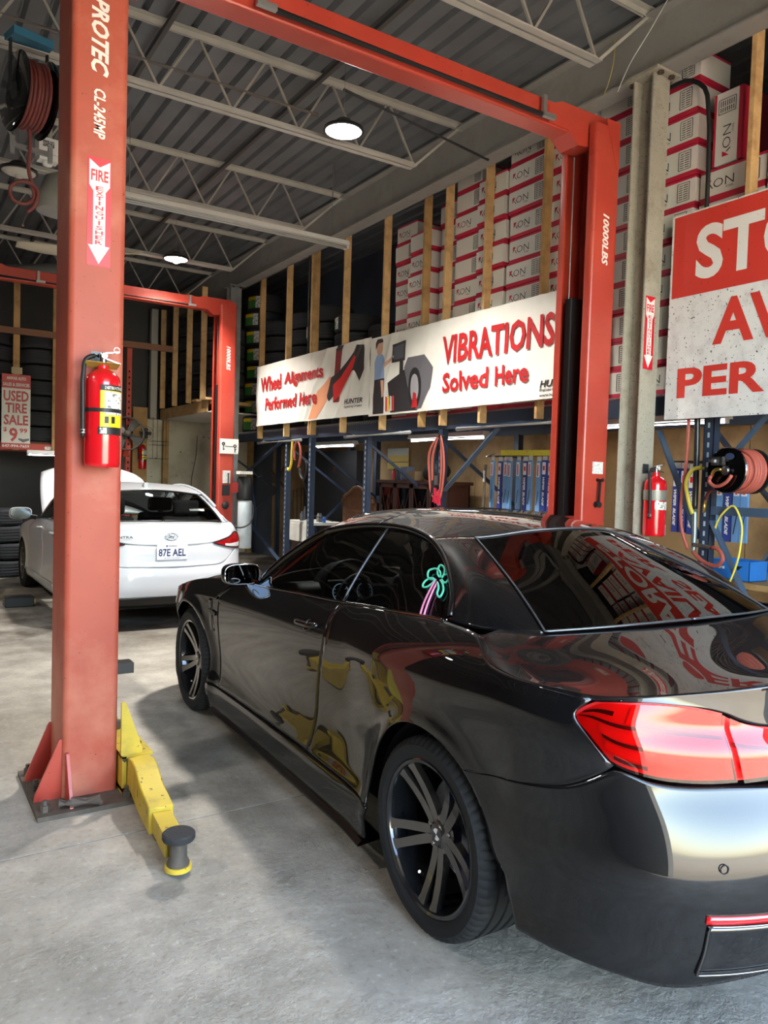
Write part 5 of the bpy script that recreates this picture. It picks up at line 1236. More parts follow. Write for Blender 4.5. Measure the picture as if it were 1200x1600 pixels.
# upright carton standing on end above the black hose
# ---- tyres
_tm = tyre_mb(.325, .225, .205, 36, 3); ME_TYRE = bpy.data.meshes.new('tyre'); ME_TYRE.from_pydata(_tm.v, [], _tm.f); ME_TYRE.update()
ME_TYRE.polygons.foreach_set('use_smooth', [True]*len(ME_TYRE.polygons)); ME_TYRE.set_sharp_from_angle(angle=math.radians(40))
ME_TYRE.materials.append(mat('stock_tyre_rubber', (54, 56, 60), rough=.8, spec=.3))
def tyre(loc, rot, label, group, sticker=0.0, parts=None):
    if not sticker:
        return tag(link('tyre', ME_TYRE, None, None, loc, ), label, 'tyre', group) if rot is None else _rot(tag(link('tyre', ME_TYRE, None, None, loc), label, 'tyre', group), rot)
    o = _rot(tag(link('tyre', ME_TYRE, None, None, loc), label, 'tyre', group), rot)
    return o
def _rot(o, r): o.rotation_euler = r; return o
def sticker(o, ang):
    """paper tread label on a tyre lying flat (tyre axis vertical): curved patch around the tread; ang = direction in the tyre's plane"""
    def patch(a0, a1, y0, y1, r, nm, m):
        g = np.array([[(r*math.cos(a), y, r*math.sin(a)) for y in (y0, y1)] for a in np.linspace(a0, a1, 6)])
        b = MB().grid(g); s = b.build(nm, m, o); s.modifiers.new('thickness', 'SOLIDIFY').thickness = .001
    R = .3265; w = .44
    for s in (1,):
        patch(ang-w, ang+w, -.075, .03, R, 'tread_label', mat('label_green', (66, 140, 62), rough=.5))
        patch(ang-w, ang+w, .03, .075, R, 'label_header', mat('label_yellow', (238, 214, 50), rough=.5))
        patch(ang-w, ang-w+.30, -.075, .075, R+.001, 'label_panel', mat('label_paper', (226, 228, 230), rough=.5, speck=((120, 120, 125), 60, .55)))
def build_tyres():
    flat = (PI/2, 0, 0)
    cols = [(5.32, 12.15, 8, .288, 'the green-labelled stack beside the far red post', True), (5.30, 11.38, 7, .25, 'the second stack behind the alignment banner', False), (5.36, 10.55, 7, .25, 'the third stack behind the alignment banner', False),
            (5.30, 9.78, 7, .245, 'the fourth stack behind the alignment banner', False), (5.30, 9.0, 6, .245, 'the fifth stack behind the alignment banner', False), (5.34, 8.22, 5, .245, 'the low last stack before the cartons', False)]
    for x, y, n, dz, nm, lb in cols:
        for k in range(n):
            rng = random.Random(int(y*10)+k); pos = 'topmost' if k == n-1 else ORD[k]+' from the bottom'
            o = tyre((x+rng.uniform(-.02, .02)+(0.0), y+rng.uniform(-.02, .02), 2.275+dz*k+dz/2), (PI/2, 0, rng.uniform(-.1, .1) if not lb else 0), 'black tyre %s in %s' % (pos, nm), 'tyres stacked on the right mezzanine')
            if dz > .26: o.scale = (1, 1.26, 1)
            if lb: sticker(o, PI-.45+rng.uniform(-.06, .10))
            elif k in (2, 5) and y < 11.2: sticker(o, PI+.5)
    # far mezzanine
    for ci, (x, y, n) in enumerate(((4.65, 14.22, 6), (4.65, 13.55, 6), (4.65, 12.88, 5), (4.65, 12.21, 5), (5.45, 14.2, 6))):
        for k in range(n):
            pos = 'topmost' if k == n-1 else ORD[k]+' from the bottom'
            tyre((x+.008*math.sin(7*k+ci), y, 2.757+.245*k+.12), flat, 'tyre %s of the far mezzanine %s' % (pos, ['corner stack', 'second stack from the corner', 'third stack from the corner', 'stack nearest the far lift', 'rear corner stack'][ci]), 'tyres on the far mezzanine')
    # back rack tyres
    for ci, (x, y, z0, n, nm) in enumerate(((2.02, 13.45, 1.985, 7, 'rack stack right of the used tire sign'), (1.30, 13.45, 1.99, 7, 'rack stack behind the used tire sign'), (2.72, 13.45, 1.99, 7, 'rack stack behind the near red post'))):
        for k in range(n):
            pos = 'topmost' if k == n-1 else ORD[k]+' from the bottom'
            tyre((x+.015*math.sin(5*k), y, z0+.245*k+.12), flat, 'used tyre %s of the %s' % (pos, nm), 'used tyres on the back rack')
    for k in range(4):
        tyre((1.36+(.05 if k == 1 else -.02*k), 12.3+.02*k, .12+.245*k), flat, 'worn tyre, %s of the floor stack beyond the white sedan' % (['lowest', 'second', 'third', 'topmost'][k]), 'tyres stacked on the floor')
build_tyres()

# ---- banners
def cut_long(mb, lim=.035):
    """split long triangles so that lettering can follow the cloth"""
    bm = bmesh.new(); vs = [bm.verts.new(p) for p in mb.v]
    for f in mb.f:
        try: bm.faces.new([vs[i] for i in f])
        except ValueError: pass
    bmesh.ops.triangulate(bm, faces=bm.faces[:])
    for _ in range(5):
        e = [x for x in bm.edges if x.calc_length() > lim]
        if not e: break
        bmesh.ops.subdivide_edges(bm, edges=e, cuts=1); bmesh.ops.triangulate(bm, faces=[f for f in bm.faces if len(f.verts) > 3])
    bm.verts.index_update(); out = MB(); out.v = [tuple(v.co) for v in bm.verts]; out.f = [tuple(v.index for v in f.verts) for f in bm.faces]; bm.free(); return out
def build_banner(label, y0, z0, length, height, seed, draw):
    """flat artwork in (s, t): s from the left edge, t from the bottom; cloth hangs at x = 4.765 facing -x"""
    rng = random.Random(seed); waves = [(rng.uniform(.8, 2.6), rng.uniform(-2.2, 2.2), rng.uniform(0, 6), rng.uniform(.0015, .0045)) for _ in range(9)]
    creases = [(rng.uniform(0, length), rng.uniform(.2, .8), rng.uniform(.025, .06), rng.uniform(.006, .014)) for _ in range(9)]
    def disp(s, t):
        d = sum(a*math.sin(2*PI*(fx*s/1.2+fy*t/1.2)+ph) for fx, fy, ph, a in waves)
        for c, sl, w, a in creases: d += a*math.exp(-((s-c-sl*(t-.45))/w)**2)
        return d
    def W(s, t, off=0): return (4.762-.014-disp(s, t)*.8-off, y0-s, z0+t)
    b = thing('banner', label, 'banner', (4.765, y0-length/2, z0)); o0 = Vector(b.location)
    ns, nt_ = 260, 70
    g = np.array([[Vector(W(length*i/ns, height*j/nt_))-o0 for j in range(nt_+1)] for i in range(ns+1)])
    MB().grid(g).build('cloth', mat('banner_vinyl', (226, 222, 212), rough=.42, var=.05, vscale=3, bump=.25, bscale=5), b, smooth=True)
    def flat(name, mb, m, off=.004, lab=None):
        q = cut_long(mb); q.v = [Vector(W(p[0], p[1], off+p[2]))-o0 for p in q.v]
        # face -x
        o = q.build(name, m, b, smooth=False)
        if lab: o['label'] = lab
        return o
    draw(flat)
    for s in (.03, length/2, length-.03):
        for t in (.03, height-.03): MB().lathe([(.006, -.001), (.014, -.001), (.014, .002), (.006, .002)], 12, o=Vector(W(s, t, .004))-o0, ax=(-1, 0, 0), closed=True).build('eyelet', m_steel, b)
    return b
def P2(pts):
    m = MB(); m.add([(x, y, 0) for x, y in pts], [tuple(range(len(pts)))]); return m
def T2(s, x, y, w, h, bold=.02, align='l', shear=0, off=0):
    m = MB(); put_text(m, s, (x, y, off), (1, 0, 0), (0, 1, 0), w=w, h=h, bold=bold, align=align, shear=shear); return m
b_red = mat('banner_red', (176, 34, 38), rough=.45); b_red_d = mat('banner_red_edge', (120, 30, 36), rough=.5); b_blk = mat('banner_black', (44, 42, 44), rough=.5); b_gry = mat('banner_grey', (96, 94, 98), rough=.5)
def art1(F):
    for txt, x, y, w, h in (('Wheel', .17, .50, .76, .225), ('Alignments', 1.02, .50, 1.16, .225), ('Performed', .36, .215, 1.04, .19), ('Here', 1.50, .215, .52, .19)):
        F('lettering', T2(txt, x, y, w, h, .028), b_red, .012)
    glow = mat('banner_orange', (226, 152, 112), rough=.5)
    F('printed_glow', P2([(1.75, .02), (2.02, .02), (2.55, .42), (2.35, .55), (2.02, .38)]), glow, .0035)
    F('printed_bar', P2([(2.46, .20), (2.62, .20), (2.66, .88), (2.52, .88)]), b_red_d, .004)
    F('printed_clamp', P2([(2.36, .22), (2.30, .30), (2.40, .52), (2.62, .58), (2.96, .78), (3.04, .86), (3.20, .84), (3.22, .55), (3.10, .42), (2.98, .56), (2.80, .52), (2.58, .34)]), b_blk, .0045)
    F('printed_sensor', P2([(2.48, .22), (2.62, .27), (2.98, .60), (3.02, .72), (2.96, .74), (2.66, .50), (2.46, .42)]), mat('banner_bright_red', (206, 44, 44), rough=.45), .006)
    F('printed_head', P2([(2.52, .84), (2.66, .84), (2.70, .90), (2.56, .91)]), b_blk, .0065)
    F('maker_lettering', T2('HUNTER', 2.76, .155, .42, .062, .03, shear=.2), b_blk, .005); F('maker_line', T2('Engineering Company', 2.76, .10, .42, .04, .01), b_blk, .005)
def art2(F):
    for txt, x, y, w, h in (('VIBRATIONS', 1.42, .45, 1.58, .29), ('Solved', 1.44, .165, .70, .20), ('Here', 2.24, .165, .46, .185)):
        F('lettering', T2(txt, x, y, w, h, .028), b_red, .012)
    skin = mat('print_skin', (206, 160, 136), rough=.5)
    F('printed_trousers', P2([(.10, .02), (.32, .02), (.33, .42), (.10, .42)]), b_blk, .004)
    F('printed_shirt', P2([(.10, .42), (.33, .42), (.33, .62), (.27, .70), (.15, .70), (.10, .62)]), mat('print_blue', (140, 164, 200), rough=.5), .0045)
    F('printed_face', P2([(.17, .70), (.25, .70), (.27, .75), (.27, .84), (.15, .84), (.15, .75)]), skin, .005)
    F('printed_hair', P2([(.13, .76), (.16, .80), (.18, .83), (.28, .84), (.26, .88), (.16, .885), (.125, .84)]), b_blk, .006)
    F('printed_forearm', P2([(.30, .58), (.33, .54), (.50, .63), (.50, .67)]), skin, .005); F('printed_arm', P2([(.26, .40), (.32, .40), (.33, .22), (.28, .20)]), skin, .0055)
    F('printed_cabinet', P2([(.46, .02), (.98, .02), (.98, .42), (.72, .48), (.40, .36)]), b_blk, .0035)
    F('printed_hood', P2([(.72, .50), (.80, .60), (1.10, .60), (1.25, .45), (1.22, .24), (1.06, .04), (.96, .03), (.78, .30)]), b_gry, .0045)
    F('printed_monitor', P2([(.46, .58), (.74, .58), (.74, .80), (.48, .78)]), b_blk, .005); F('printed_stand', P2([(.62, .40), (.70, .40), (.70, .58), (.62, .58)]), b_blk, .004)
    F('printed_screen', P2([(.49, .61), (.71, .61), (.71, .77), (.50, .75)]), mat('print_screen', (80, 84, 92), rough=.5), .006)
    c = [(.93+.13*math.cos(t), .26+.22*math.sin(t)) for t in np.linspace(0, 2*PI, 28, endpoint=False)]; F('printed_tyre', P2(c), mat('print_tyre', (30, 30, 32), rough=.6), .0055)
    c = [(.93+.085*math.cos(t), .26+.15*math.sin(t)) for t in np.linspace(0, 2*PI, 28, endpoint=False)]; F('printed_rim', P2(c), mat('print_rim', (150, 148, 150), rough=.4), .0065)
    F('printed_red_panel', P2([(.88, .05), (.99, .05), (.97, .20), (.90, .22)]), b_red, .0075)
    for k, cc in enumerate(((210, 60, 50), (220, 190, 60), (200, 200, 200), (210, 60, 50))): F('printed_weight', P2([(.36+.05*k, .04), (.395+.05*k, .04), (.395+.05*k, .20), (.36+.05*k, .21)]), mat('print_c%d' % k, cc, rough=.5), .006)
    F('maker_lettering', T2('HUNTER', 2.84, .10, .42, .062, .03, shear=.2), b_blk, .005); F('maker_line', T2('Engineering Company', 2.84, .06, .42, .035, .01), b_blk, .005); F('web_line', T2('www.hunter.com', 2.84, .02, .36, .028, .01), b_blk, .005)
build_banner('white vinyl banner reading Wheel Alignments Performed Here', 11.10, 2.325, 3.34, .91, 3, art1)
build_banner('white vinyl banner reading VIBRATIONS Solved Here with printed technician', 7.755, 2.30, 3.34, .91, 11, art2)

# ---- storage sign
def build_sign():
    s = thing('storage_sign', 'large red and white board lettered STORAGE AVAILABLE PER SEASON', 'sign', (4.76, 3.63, 2.06)); W, Hh = 2.44, 1.46
    m_w = mat('sign_white', (222, 222, 220), rough=.45, speck=((70, 66, 64), 60, .665), stain=((178, 176, 174), 9, .5))
    m_r = mat('sign_red', (206, 60, 50), rough=.45, var=.05, vscale=3, speck=((120, 40, 36), 60, .70))
    MB().span((-.004, -W, 0), (.008, 0, Hh)).build('board', m_w, s)
    MB().span((-.0055, -W+.015, .87), (-.0035, -.018, Hh-.012)).build('red_field', m_r, s)
    x = -.0065
    def row(t, s0, z, w, h, m, gap=0):
        mb = MB(); put_text(mb, t, (x, -s0, z), (0, -1, 0), (0, 0, 1), w=w, h=h, bold=.032, res=4); mb.build('lettering', m, s, label='lettering reading '+t)
    row('STORAGE', .205, .965, 2.05, .375, mat('sign_letter_white', (226, 224, 220), rough=.45, speck=((90, 60, 58), 70, .72)))
    row('AVAILABLE', .365, .495, 1.95, .31, m_r); row('PER', .10, .150, .66, .21, m_r); row('SEASON', .92, .150, 1.42, .21, m_r)
build_sign()
# black hose draped over the cartons
o = MB().tube(spl([(4.87, 3.98, 4.50), (4.86, 3.80, 4.535), (4.86, 3.62, 4.52), (4.865, 3.50, 4.42), (4.87, 3.46, 4.22), (4.88, 3.45, 3.9), (4.88, 3.45, 3.3), (4.88, 3.44, 2.4)], 40).tolist(), .016, 10).build('black_hose', m_blackp, smooth=True); tag(o, 'black hose hooked over the cartons above the storage sign', 'hose')
# ---------------------------------------------------------------- fire extinguishers and their signs
m_fire = mat('extinguisher_red', (206, 20, 30), rough=.22, coat=.8)
m_lblw = mat('extinguisher_label', (226, 224, 214), rough=.4, speck=((120, 118, 112), 70, .58))
m_lbly = mat('extinguisher_yellow', (240, 214, 30), rough=.4)
def curved(r, a0, a1, z0, z1, n=14): return np.array([[(r*math.cos(a), r*math.sin(a), z) for z in (z0, z1)] for a in np.linspace(a0, a1, n)])
def extinguisher(loc, rz, label, r=.078, H=.43, tagc=None, metal_band=False):
    """bottle standing on z = 0 at the axis; wall side at +y"""
    e = thing('fire_extinguisher', label, 'extinguisher', loc, rz, 'fire extinguishers')
    b = MB().lathe([(0, .004), (r*.93, 0), (r*.98, .006), (r, .02), (r, H-.05), (r*.93, H-.02), (r*.7, H), (r*.34, H+.018), (r*.30, H+.045), (0, H+.045)], 36).build('bottle', m_fire, e, smooth=True, angle=50)
    f = -PI/2
    def lab(nm, a0, a1, z0, z1, m, dr=.0012): MB().grid(curved(r+dr, f+a0, f+a1, z0*H, z1*H)).build(nm, m, b, smooth=True)
    if not metal_band:
        lab('label_yellow', -.35, 1.3, .40, .80, m_lbly); lab('label_text', -.10, 1.3, .55, .79, m_lblw, .002); lab('label_header', -.35, 1.3, .80, .86, m_blackp, .0016); lab('label_footer', -.45, 1.3, .34, .42, m_blackp, .0022)
        lab('label_pictogram', -.10, .12, .46, .53, m_blackp, .0026); lab('label_pictogram', .28, .50, .46, .53, m_blackp, .0026); lab('label_badge', -.35, .02, .35, .41, m_lblw, .003)
        t = MB(); put_text(t, 'INSTRUCTIONS', (0, .812*H, 0), (1, 0, 0), (0, 1, 0), w=1.0, h=.034*H/.43*.43, bold=.03, res=1)
        t.v = [((r+.003)*math.cos(f-.1+p[0]*1.3), (r+.003)*math.sin(f-.1+p[0]*1.3), p[1]) for p in t.v]; t.build('label_lettering', m_lblw, b)
        MB().lathe([(r+.001, .575*H), (r+.004, .575*H), (r+.004, .615*H), (r+.001, .615*H)], 36, closed=True).build('strap', m_blackp, e, smooth=True, angle=40)
    else:
        MB().lathe([(r+.001, .62*H), (r+.004, .62*H), (r+.004, .80*H), (r+.001, .80*H)], 36, closed=True).build('strap', mat('dusty_band', (150, 146, 136), rough=.5, metal=.5, var=.2, vscale=10), e, smooth=True, angle=40)
        lab('label_text', -.9, .6, .46, .60, m_lblw); lab('label_text', .4, 1.3, .02, .20, m_lblw); lab('label_text', .7, 1.3, .24, .38, mat('label_grey', (120, 118, 116), rough=.6))
    # valve, handles, gauge, pin, hose
    MB().lathe([(.016, 0), (.016, .05), (0, .055)], 12, o=(0, 0, H+.04)).build('valve', m_steel, e, smooth=True, angle=40)
    MB().bar((-.015, 0, H+.085), (.07, 0, H+.10), .022, .006).bar((-.01, 0, H+.07), (.075, 0, H+.045), .022, .006).build('handles', m_steel, e)
    MB().tube([(.055+.013*math.cos(a), -.02, H+.105+.013*math.sin(a)) for a in np.linspace(0, 2*PI, 14, endpoint=False)], .0018, 5, closed=True).build('pull_ring', m_steel, e)
    MB().lathe([(0, .016), (.014, .014), (.014, 0)], 14, o=(0, -.014, H+.075), ax=(0, -1, 0)).build('gauge', mat('gauge_white', (220, 220, 210), rough=.3), e)
    hp = [(-.02, 0, H+.075), (-.07, -.005, H+.06), (-r-.012, -.02, H-.02), (-r-.014, -.028, H*.7), (-r-.012, -.03, H*.30)]
    MB().tube(spl(hp, 26).tolist(), .0105, 8).build('hose', m_blackp, e, smooth=True)
    MB().cyl((-r-.0125, -.029, H*.385), (-r-.012, -.03, H*.35), .0125, 10).build('hose_clip', mat('white_clip', (220, 220, 218), rough=.5), e)
    MB().box((-.01, r+.006, H+.07), (.055, .008, .07)).bar((0, r+.004, H+.05), (0, 0, H+.05), .02, .012).build('wall_bracket', mat('bracket_steel', (70, 74, 78), rough=.4, metal=.6), e)
    if tagc: MB().box((-.01, -.015, H+.032), (.15, .075, .002), M=Matrix.Rotation(-.25, 3, 'X')).build('inspection_tag', tagc, e)
    return e
extinguisher((.812, 3.662, 1.578), 0, 'large red fire extinguisher strapped to the near red lift post', tagc=mat('old_yellow_tag', (168, 142, 62), rough=.7, var=.2, vscale=20))
extinguisher((4.70, 3.634, 1.21), 0, 'red fire extinguisher with a grey metal band on the pale column', metal_band=True, r=.080, H=.42)
extinguisher((3.86, 14.19, 1.62), 0, 'small red fire extinguisher beside the far white wall', r=.07, H=.42, tagc=m_lbly)
def fire_sign(o, a, n, w, h, label):
    """o: lower left corner, a: right axis, n: outward normal"""
    o, a, n = Vector(o), Vector(a), Vector(n); up = Vector((0, 0, 1)); s = thing('fire_extinguisher_sign', label, 'sign', o, group='fire extinguisher signs')
    P = lambda x, y, d=0: a*x*w+up*y*h+n*d
    MB().prism([(0, 0), (w, 0), (w, h), (0, h)], (0, 0, 0), a, up, n*.002).build('red_field', mat('sign_bright_red', (214, 22, 40), rough=.4), s)
    arrow = [(.06, .98), (.06, .745), (.24, .69), (.24, .19), (.04, .19), (.5, .02), (.96, .19), (.76, .19), (.76, .69), (.94, .745), (.94, .98), (.5, .915)]
    pts = [P(x, y, .0028) for x, y in arrow]; MB().add(pts, [(0, 1, 2, 9, 10, 11), (2, 3, 8, 9), (3, 4, 5, 6, 7, 8)] if a.cross(up).dot(n) > 0 else [(0, 1, 2, 9, 10, 11)[::-1], (2, 3, 8, 9)[::-1], (3, 4, 5, 6, 7, 8)[::-1]]).build('white_arrow', mat('sign_enamel', (230, 226, 222), rough=.45), s)
    t = MB(); put_text(t, 'FIRE', P(.5, .785, .0036), a, up, w=w*.74, h=h*.105, bold=.03, align='c')
    for k, c in enumerate('EXTINGUISHER'): put_text(t, c, P(.5, .700-.0455*k, .0036), a, up, w=w*(.34 if c != 'I' else .09), h=h*.039, bold=.025, align='c', res=1)
    t.build('lettering', mat('sign_bright_red', (214, 22, 40)), s); return s
fire_sign((.750, 3.7448, 2.505), (1, 0, 0), (0, -1, 0), .104, .49, 'red and white FIRE EXTINGUISHER arrow sign on the near red post')
fire_sign((4.618, 3.7295, 2.43), (1, 0, 0), (0, -1, 0), .105, .53, 'red and white FIRE EXTINGUISHER arrow sign on the pale column')

# ---------------------------------------------------------------- hoses, reels, pipes on the right
m_hose = mat('red_rubber_hose', (170, 84, 70), rough=.55); m_hose_d = mat('dark_red_hose', (112, 52, 48), rough=.55, var=.12, vscale=8); m_brass = mat('brass', (190, 160, 90), rough=.3, metal=.9)
def coil(mb, c, ax, R, w, turns, r, n=26, up=(0, 0, 1)):
    d = Vector(ax).normalized(); a = Vector(up); a = (a-d*a.dot(d)).normalized(); b = d.cross(a); c = Vector(c)
    for k in range(turns):
        off = -w/2+w*(k+.5)/turns; rr = R*(1+.02*((k*37) % 3))
        mb.tube([c+d*off+a*rr*math.cos(t)+b*rr*math.sin(t) for t in np.linspace(0, 2*PI, n, endpoint=False)], r, 8, closed=True)
def build_right_reel():
    c = Vector((4.71, 2.98, 1.69)); ax = Vector((.985, -.10, 0)).normalized()
    r = thing('hose_reel', 'black hose reel with red air hose on the blue upright', 'hose reel', c)
    for s, rr, nm in ((-1, .152, 'near_disc'), (1, .150, 'far_disc')):
        MB().lathe([(0, 0), (rr*.35, .004), (rr*.96, .012), (rr, .004), (rr*.97, -.004), (0, -.006)], 44, o=ax*(s*.125), ax=-ax).build(nm, m_gloss_black if s < 0 else m_blackp, r, smooth=True, angle=50)
    MB().cyl(-ax*.12, ax*.12, .085, 28).build('drum', m_blackp, r, smooth=True)
    m = MB(); coil(m, (0, 0, 0), ax, .112, .17, 7, .0125); coil(m, ax*.02, ax, .135, .11, 5, .0125); m.build('wound_hose', m_hose, r, smooth=True)
    f = -ax*.145; s1 = ax.cross(Vector((0, 0, 1))).normalized()  # right along the disc
    MB().lathe([(0, .01), (.02, .01), (.034, 0)], 18, o=f, ax=-ax).build('hub_plate', m_steel, r, smooth=True)
    MB().tube(spl([f-ax*.02, f-ax*.04-s1*.03+Vector((0, 0, .004)), f-ax*.03-s1*.075+Vector((0, 0, -.03))], 10).tolist(), .011, 8).build('swivel_fitting', m_brass, r, smooth=True)
    MB().tube(spl([f-ax*.03-s1*.075+Vector((0, 0, -.03)), f-ax*.025-s1*.10+Vector((0, 0, -.075)), f-ax*.02-s1*.06+Vector((0, 0, -.105)), f-ax*.012+s1*.01+Vector((0, 0, -.085)), f+s1*.05+Vector((0, 0, -.03))], 22).tolist(), .012, 8).build('feed_hose', m_hose, r, smooth=True)
    MB().prism([(.035*math.cos(t), .022*math.sin(t)) for t in np.linspace(0, 2*PI, 20, endpoint=False)], f+s1*.03+Vector((0, 0, .09))-ax*.001, s1, (0, 0, 1), -ax*.002).build('maker_badge', mat('badge_navy', (52, 66, 96), rough=.4), r)
    MB().bar(f-s1*.07+Vector((0, 0, .06)), f-s1*.07+Vector((0, 0, .06))-ax*.07, .02, .02).box(f-s1*.07+Vector((0, 0, .06)), (.035, .06, .055)).build('crank', m_steel, r)
    MB().tube(spl([(.03, .02, -.14), (.05, .20, -.12), (.055, .27, -.16), (.06, .285, -.20)], 16).tolist(), .011, 8).build('drop_hose', m_hose_d, r, smooth=True); MB().tube([(.06, .285, -.20), (.063, .295, -.24), (.066, .30, -.29)], [.010, .013, .010], 10).build('brass_coupler', m_brass, r, smooth=True)
    MB().bar(ax*.15, ax*.15+Vector((.06, .10, 0)), .05, .08).bar(ax*.15+Vector((.04, .1, 0)), (.20, .34, 0), .04, .06).build('mount', m_blackp, r)
build_right_reel()
def pipe(name, pts, r, m, label, cat, n=9, smooth_n=30):
    o = MB().tube(spl(pts, smooth_n).tolist(), r, n).build(name, m, smooth=True); return tag(o, label, cat)
pipe('air_pipe', [(4.82, 3.40, 2.10), (4.82, 3.39, 1.8), (4.82, 3.385, 1.42)], .021, mat('black_pipe', (34, 34, 36), rough=.35), 'vertical black air pipe beside the blue upright', 'pipe')
pipe('steel_pipe', [(4.82, 3.385, 1.415), (4.82, 3.38, 1.3), (4.82, 3.38, 1.12)], .019, mat('pipe_galvanised', (140, 160, 164), rough=.35, metal=.6), 'galvanised pipe end below the black air pipe', 'pipe')
pipe('pipe_elbow', [(4.80, 3.37, 1.165), (4.79, 3.29, 1.165), (4.78, 3.22, 1.16)], .014, m_grime, 'dark elbow fitting at the foot of the pipe', 'pipe')
pipe('yellow_hose', [(4.78, 3.30, 1.71), (4.76, 3.37, 1.70), (4.75, 3.41, 1.63), (4.755, 3.395, 1.49), (4.77, 3.365, 1.385)], .014, mat('hose_yellow', (206, 190, 70), rough=.5), 'short yellow hose looping off the air pipe', 'hose')
pipe('air_hose', [(4.80, 3.455, 2.08), (4.79, 3.455, 1.68), (4.785, 3.475, 1.45), (4.785, 3.46, 1.28), (4.80, 3.41, 1.13)], .012, m_hose, 'red air hose hanging along the black pipe', 'hose')
pipe('short_red_hose', [(4.78, 3.22, 1.16), (4.76, 3.13, 1.14), (4.755, 3.105, 1.09), (4.765, 3.14, 1.05), (4.79, 3.26, 1.05), (4.815, 3.38, 1.12)], .014, m_hose, 'short curved red hose at the pipe foot', 'hose')
pipe('extension_cable', [(4.90, 3.27, 1.28), (4.86, 3.19, 1.40), (4.85, 3.11, 1.455), (4.845, 3.045, 1.36), (4.85, 3.04, 1.19), (4.86, 3.09, .99), (4.88, 3.14, .90)], .007, mat('cord_yellow', (232, 214, 84), rough=.5), 'thin yellow cord draped over the blue beam', 'cord')
# workbench under the right bay with a blue parts box
b = thing('workbench', 'worn timber bench under the right rack bay', 'bench', (5.4, 3.2, 0))
MB().span((-.42, -1.4, .88), (.45, 3.4, .92)).build('bench_top', m_pine2, b)
for y in (-1.3, .9, 3.3):
    for x in (-.38, .40): MB().span((x-.04, y-.04, 0), (x+.04, y+.04, .88)).build('leg', m_pine2, b)
c = thing('parts_box', 'blue cardboard box torn open on the bench', 'box', (5.16, 3.24, .921))
MB().span((-.11, -.15, 0), (.11, .15, .004)).span((-.11, -.15, 0), (-.106, .15, .14)).span((.106, -.15, 0), (.11, .15, .14)).span((-.11, .146, 0), (.11, .15, .14)).span((-.11, -.15, 0), (.11, -.146, .14)).build('box_body', mat('box_blue', (40, 116, 196), rough=.5), c)
MB().add([(-.112, .01, .10), (-.112, -.10, .105), (-.112, -.05, .06)], [(0, 1, 2)]).build('torn_hole', m_dark, c); MB().box((-.112, .07, .085), (.001, .06, .02)).build('box_label', mat('label_paper', (226, 228, 230)), c)
# wiper blade boxes hanging on a rail
def wiper_kind(style):
    L_, w = .50, .055; p = []
    def M_(nm, mb, m): q = bpy.data.meshes.new(nm); q.from_pydata(mb.v, [], mb.f); q.update(); q.materials.append(m); p.append((nm, q))
    dk, lt = mat('wiper_blue', (44, 62, 140), rough=.4), mat('wiper_light_blue', (108, 154, 206), rough=.4)
    M_('sleeve', MB().span((-.012, -w/2, -L_), (.012, w/2, 0)), dk if style else lt)
    M_('hang_tab', MB().span((-.002, -w/2, 0), (.002, w/2, .045)), mat('wiper_tab', (214, 218, 226), rough=.4))
    M_('window', MB().span((-.0135, -w/2+.006, -.14 if style else -.16), (-.012, w/2-.006, -.02)), mat('wiper_white', (226, 228, 232), rough=.4))
    t = MB()
    if style:
        put_text(t, 'WIPER', (-.0145, -.014, -.165), (0, 0, -1), (0, -1, 0), w=.13, h=.026, bold=.05, shear=.3); put_text(t, 'BLADE', (-.0145, -.014, -.31), (0, 0, -1), (0, -1, 0), w=.14, h=.026, bold=.05, shear=.3)
        t.v = [(q[0], q[1]+.028-.0, q[2]) for q in t.v]
        M_('lettering', t, mat('wiper_letter', (228, 230, 234), rough=.4)); M_('red_mark', MB().span((-.0146, -.010, -.10), (-.0136, .012, -.055)), mat('wiper_red', (206, 40, 44), rough=.4))
    else:
        M_('printed_blade', MB().bar((-.0135, .012, -.44), (-.0135, -.012, -.30), .006, .002, up=(1, 0, 0)), m_blackp); M_('red_stripe', MB().span((-.0146, -.008, -.15), (-.0136, .010, -.04)), mat('wiper_pink', (206, 90, 110), rough=.4))
    return p
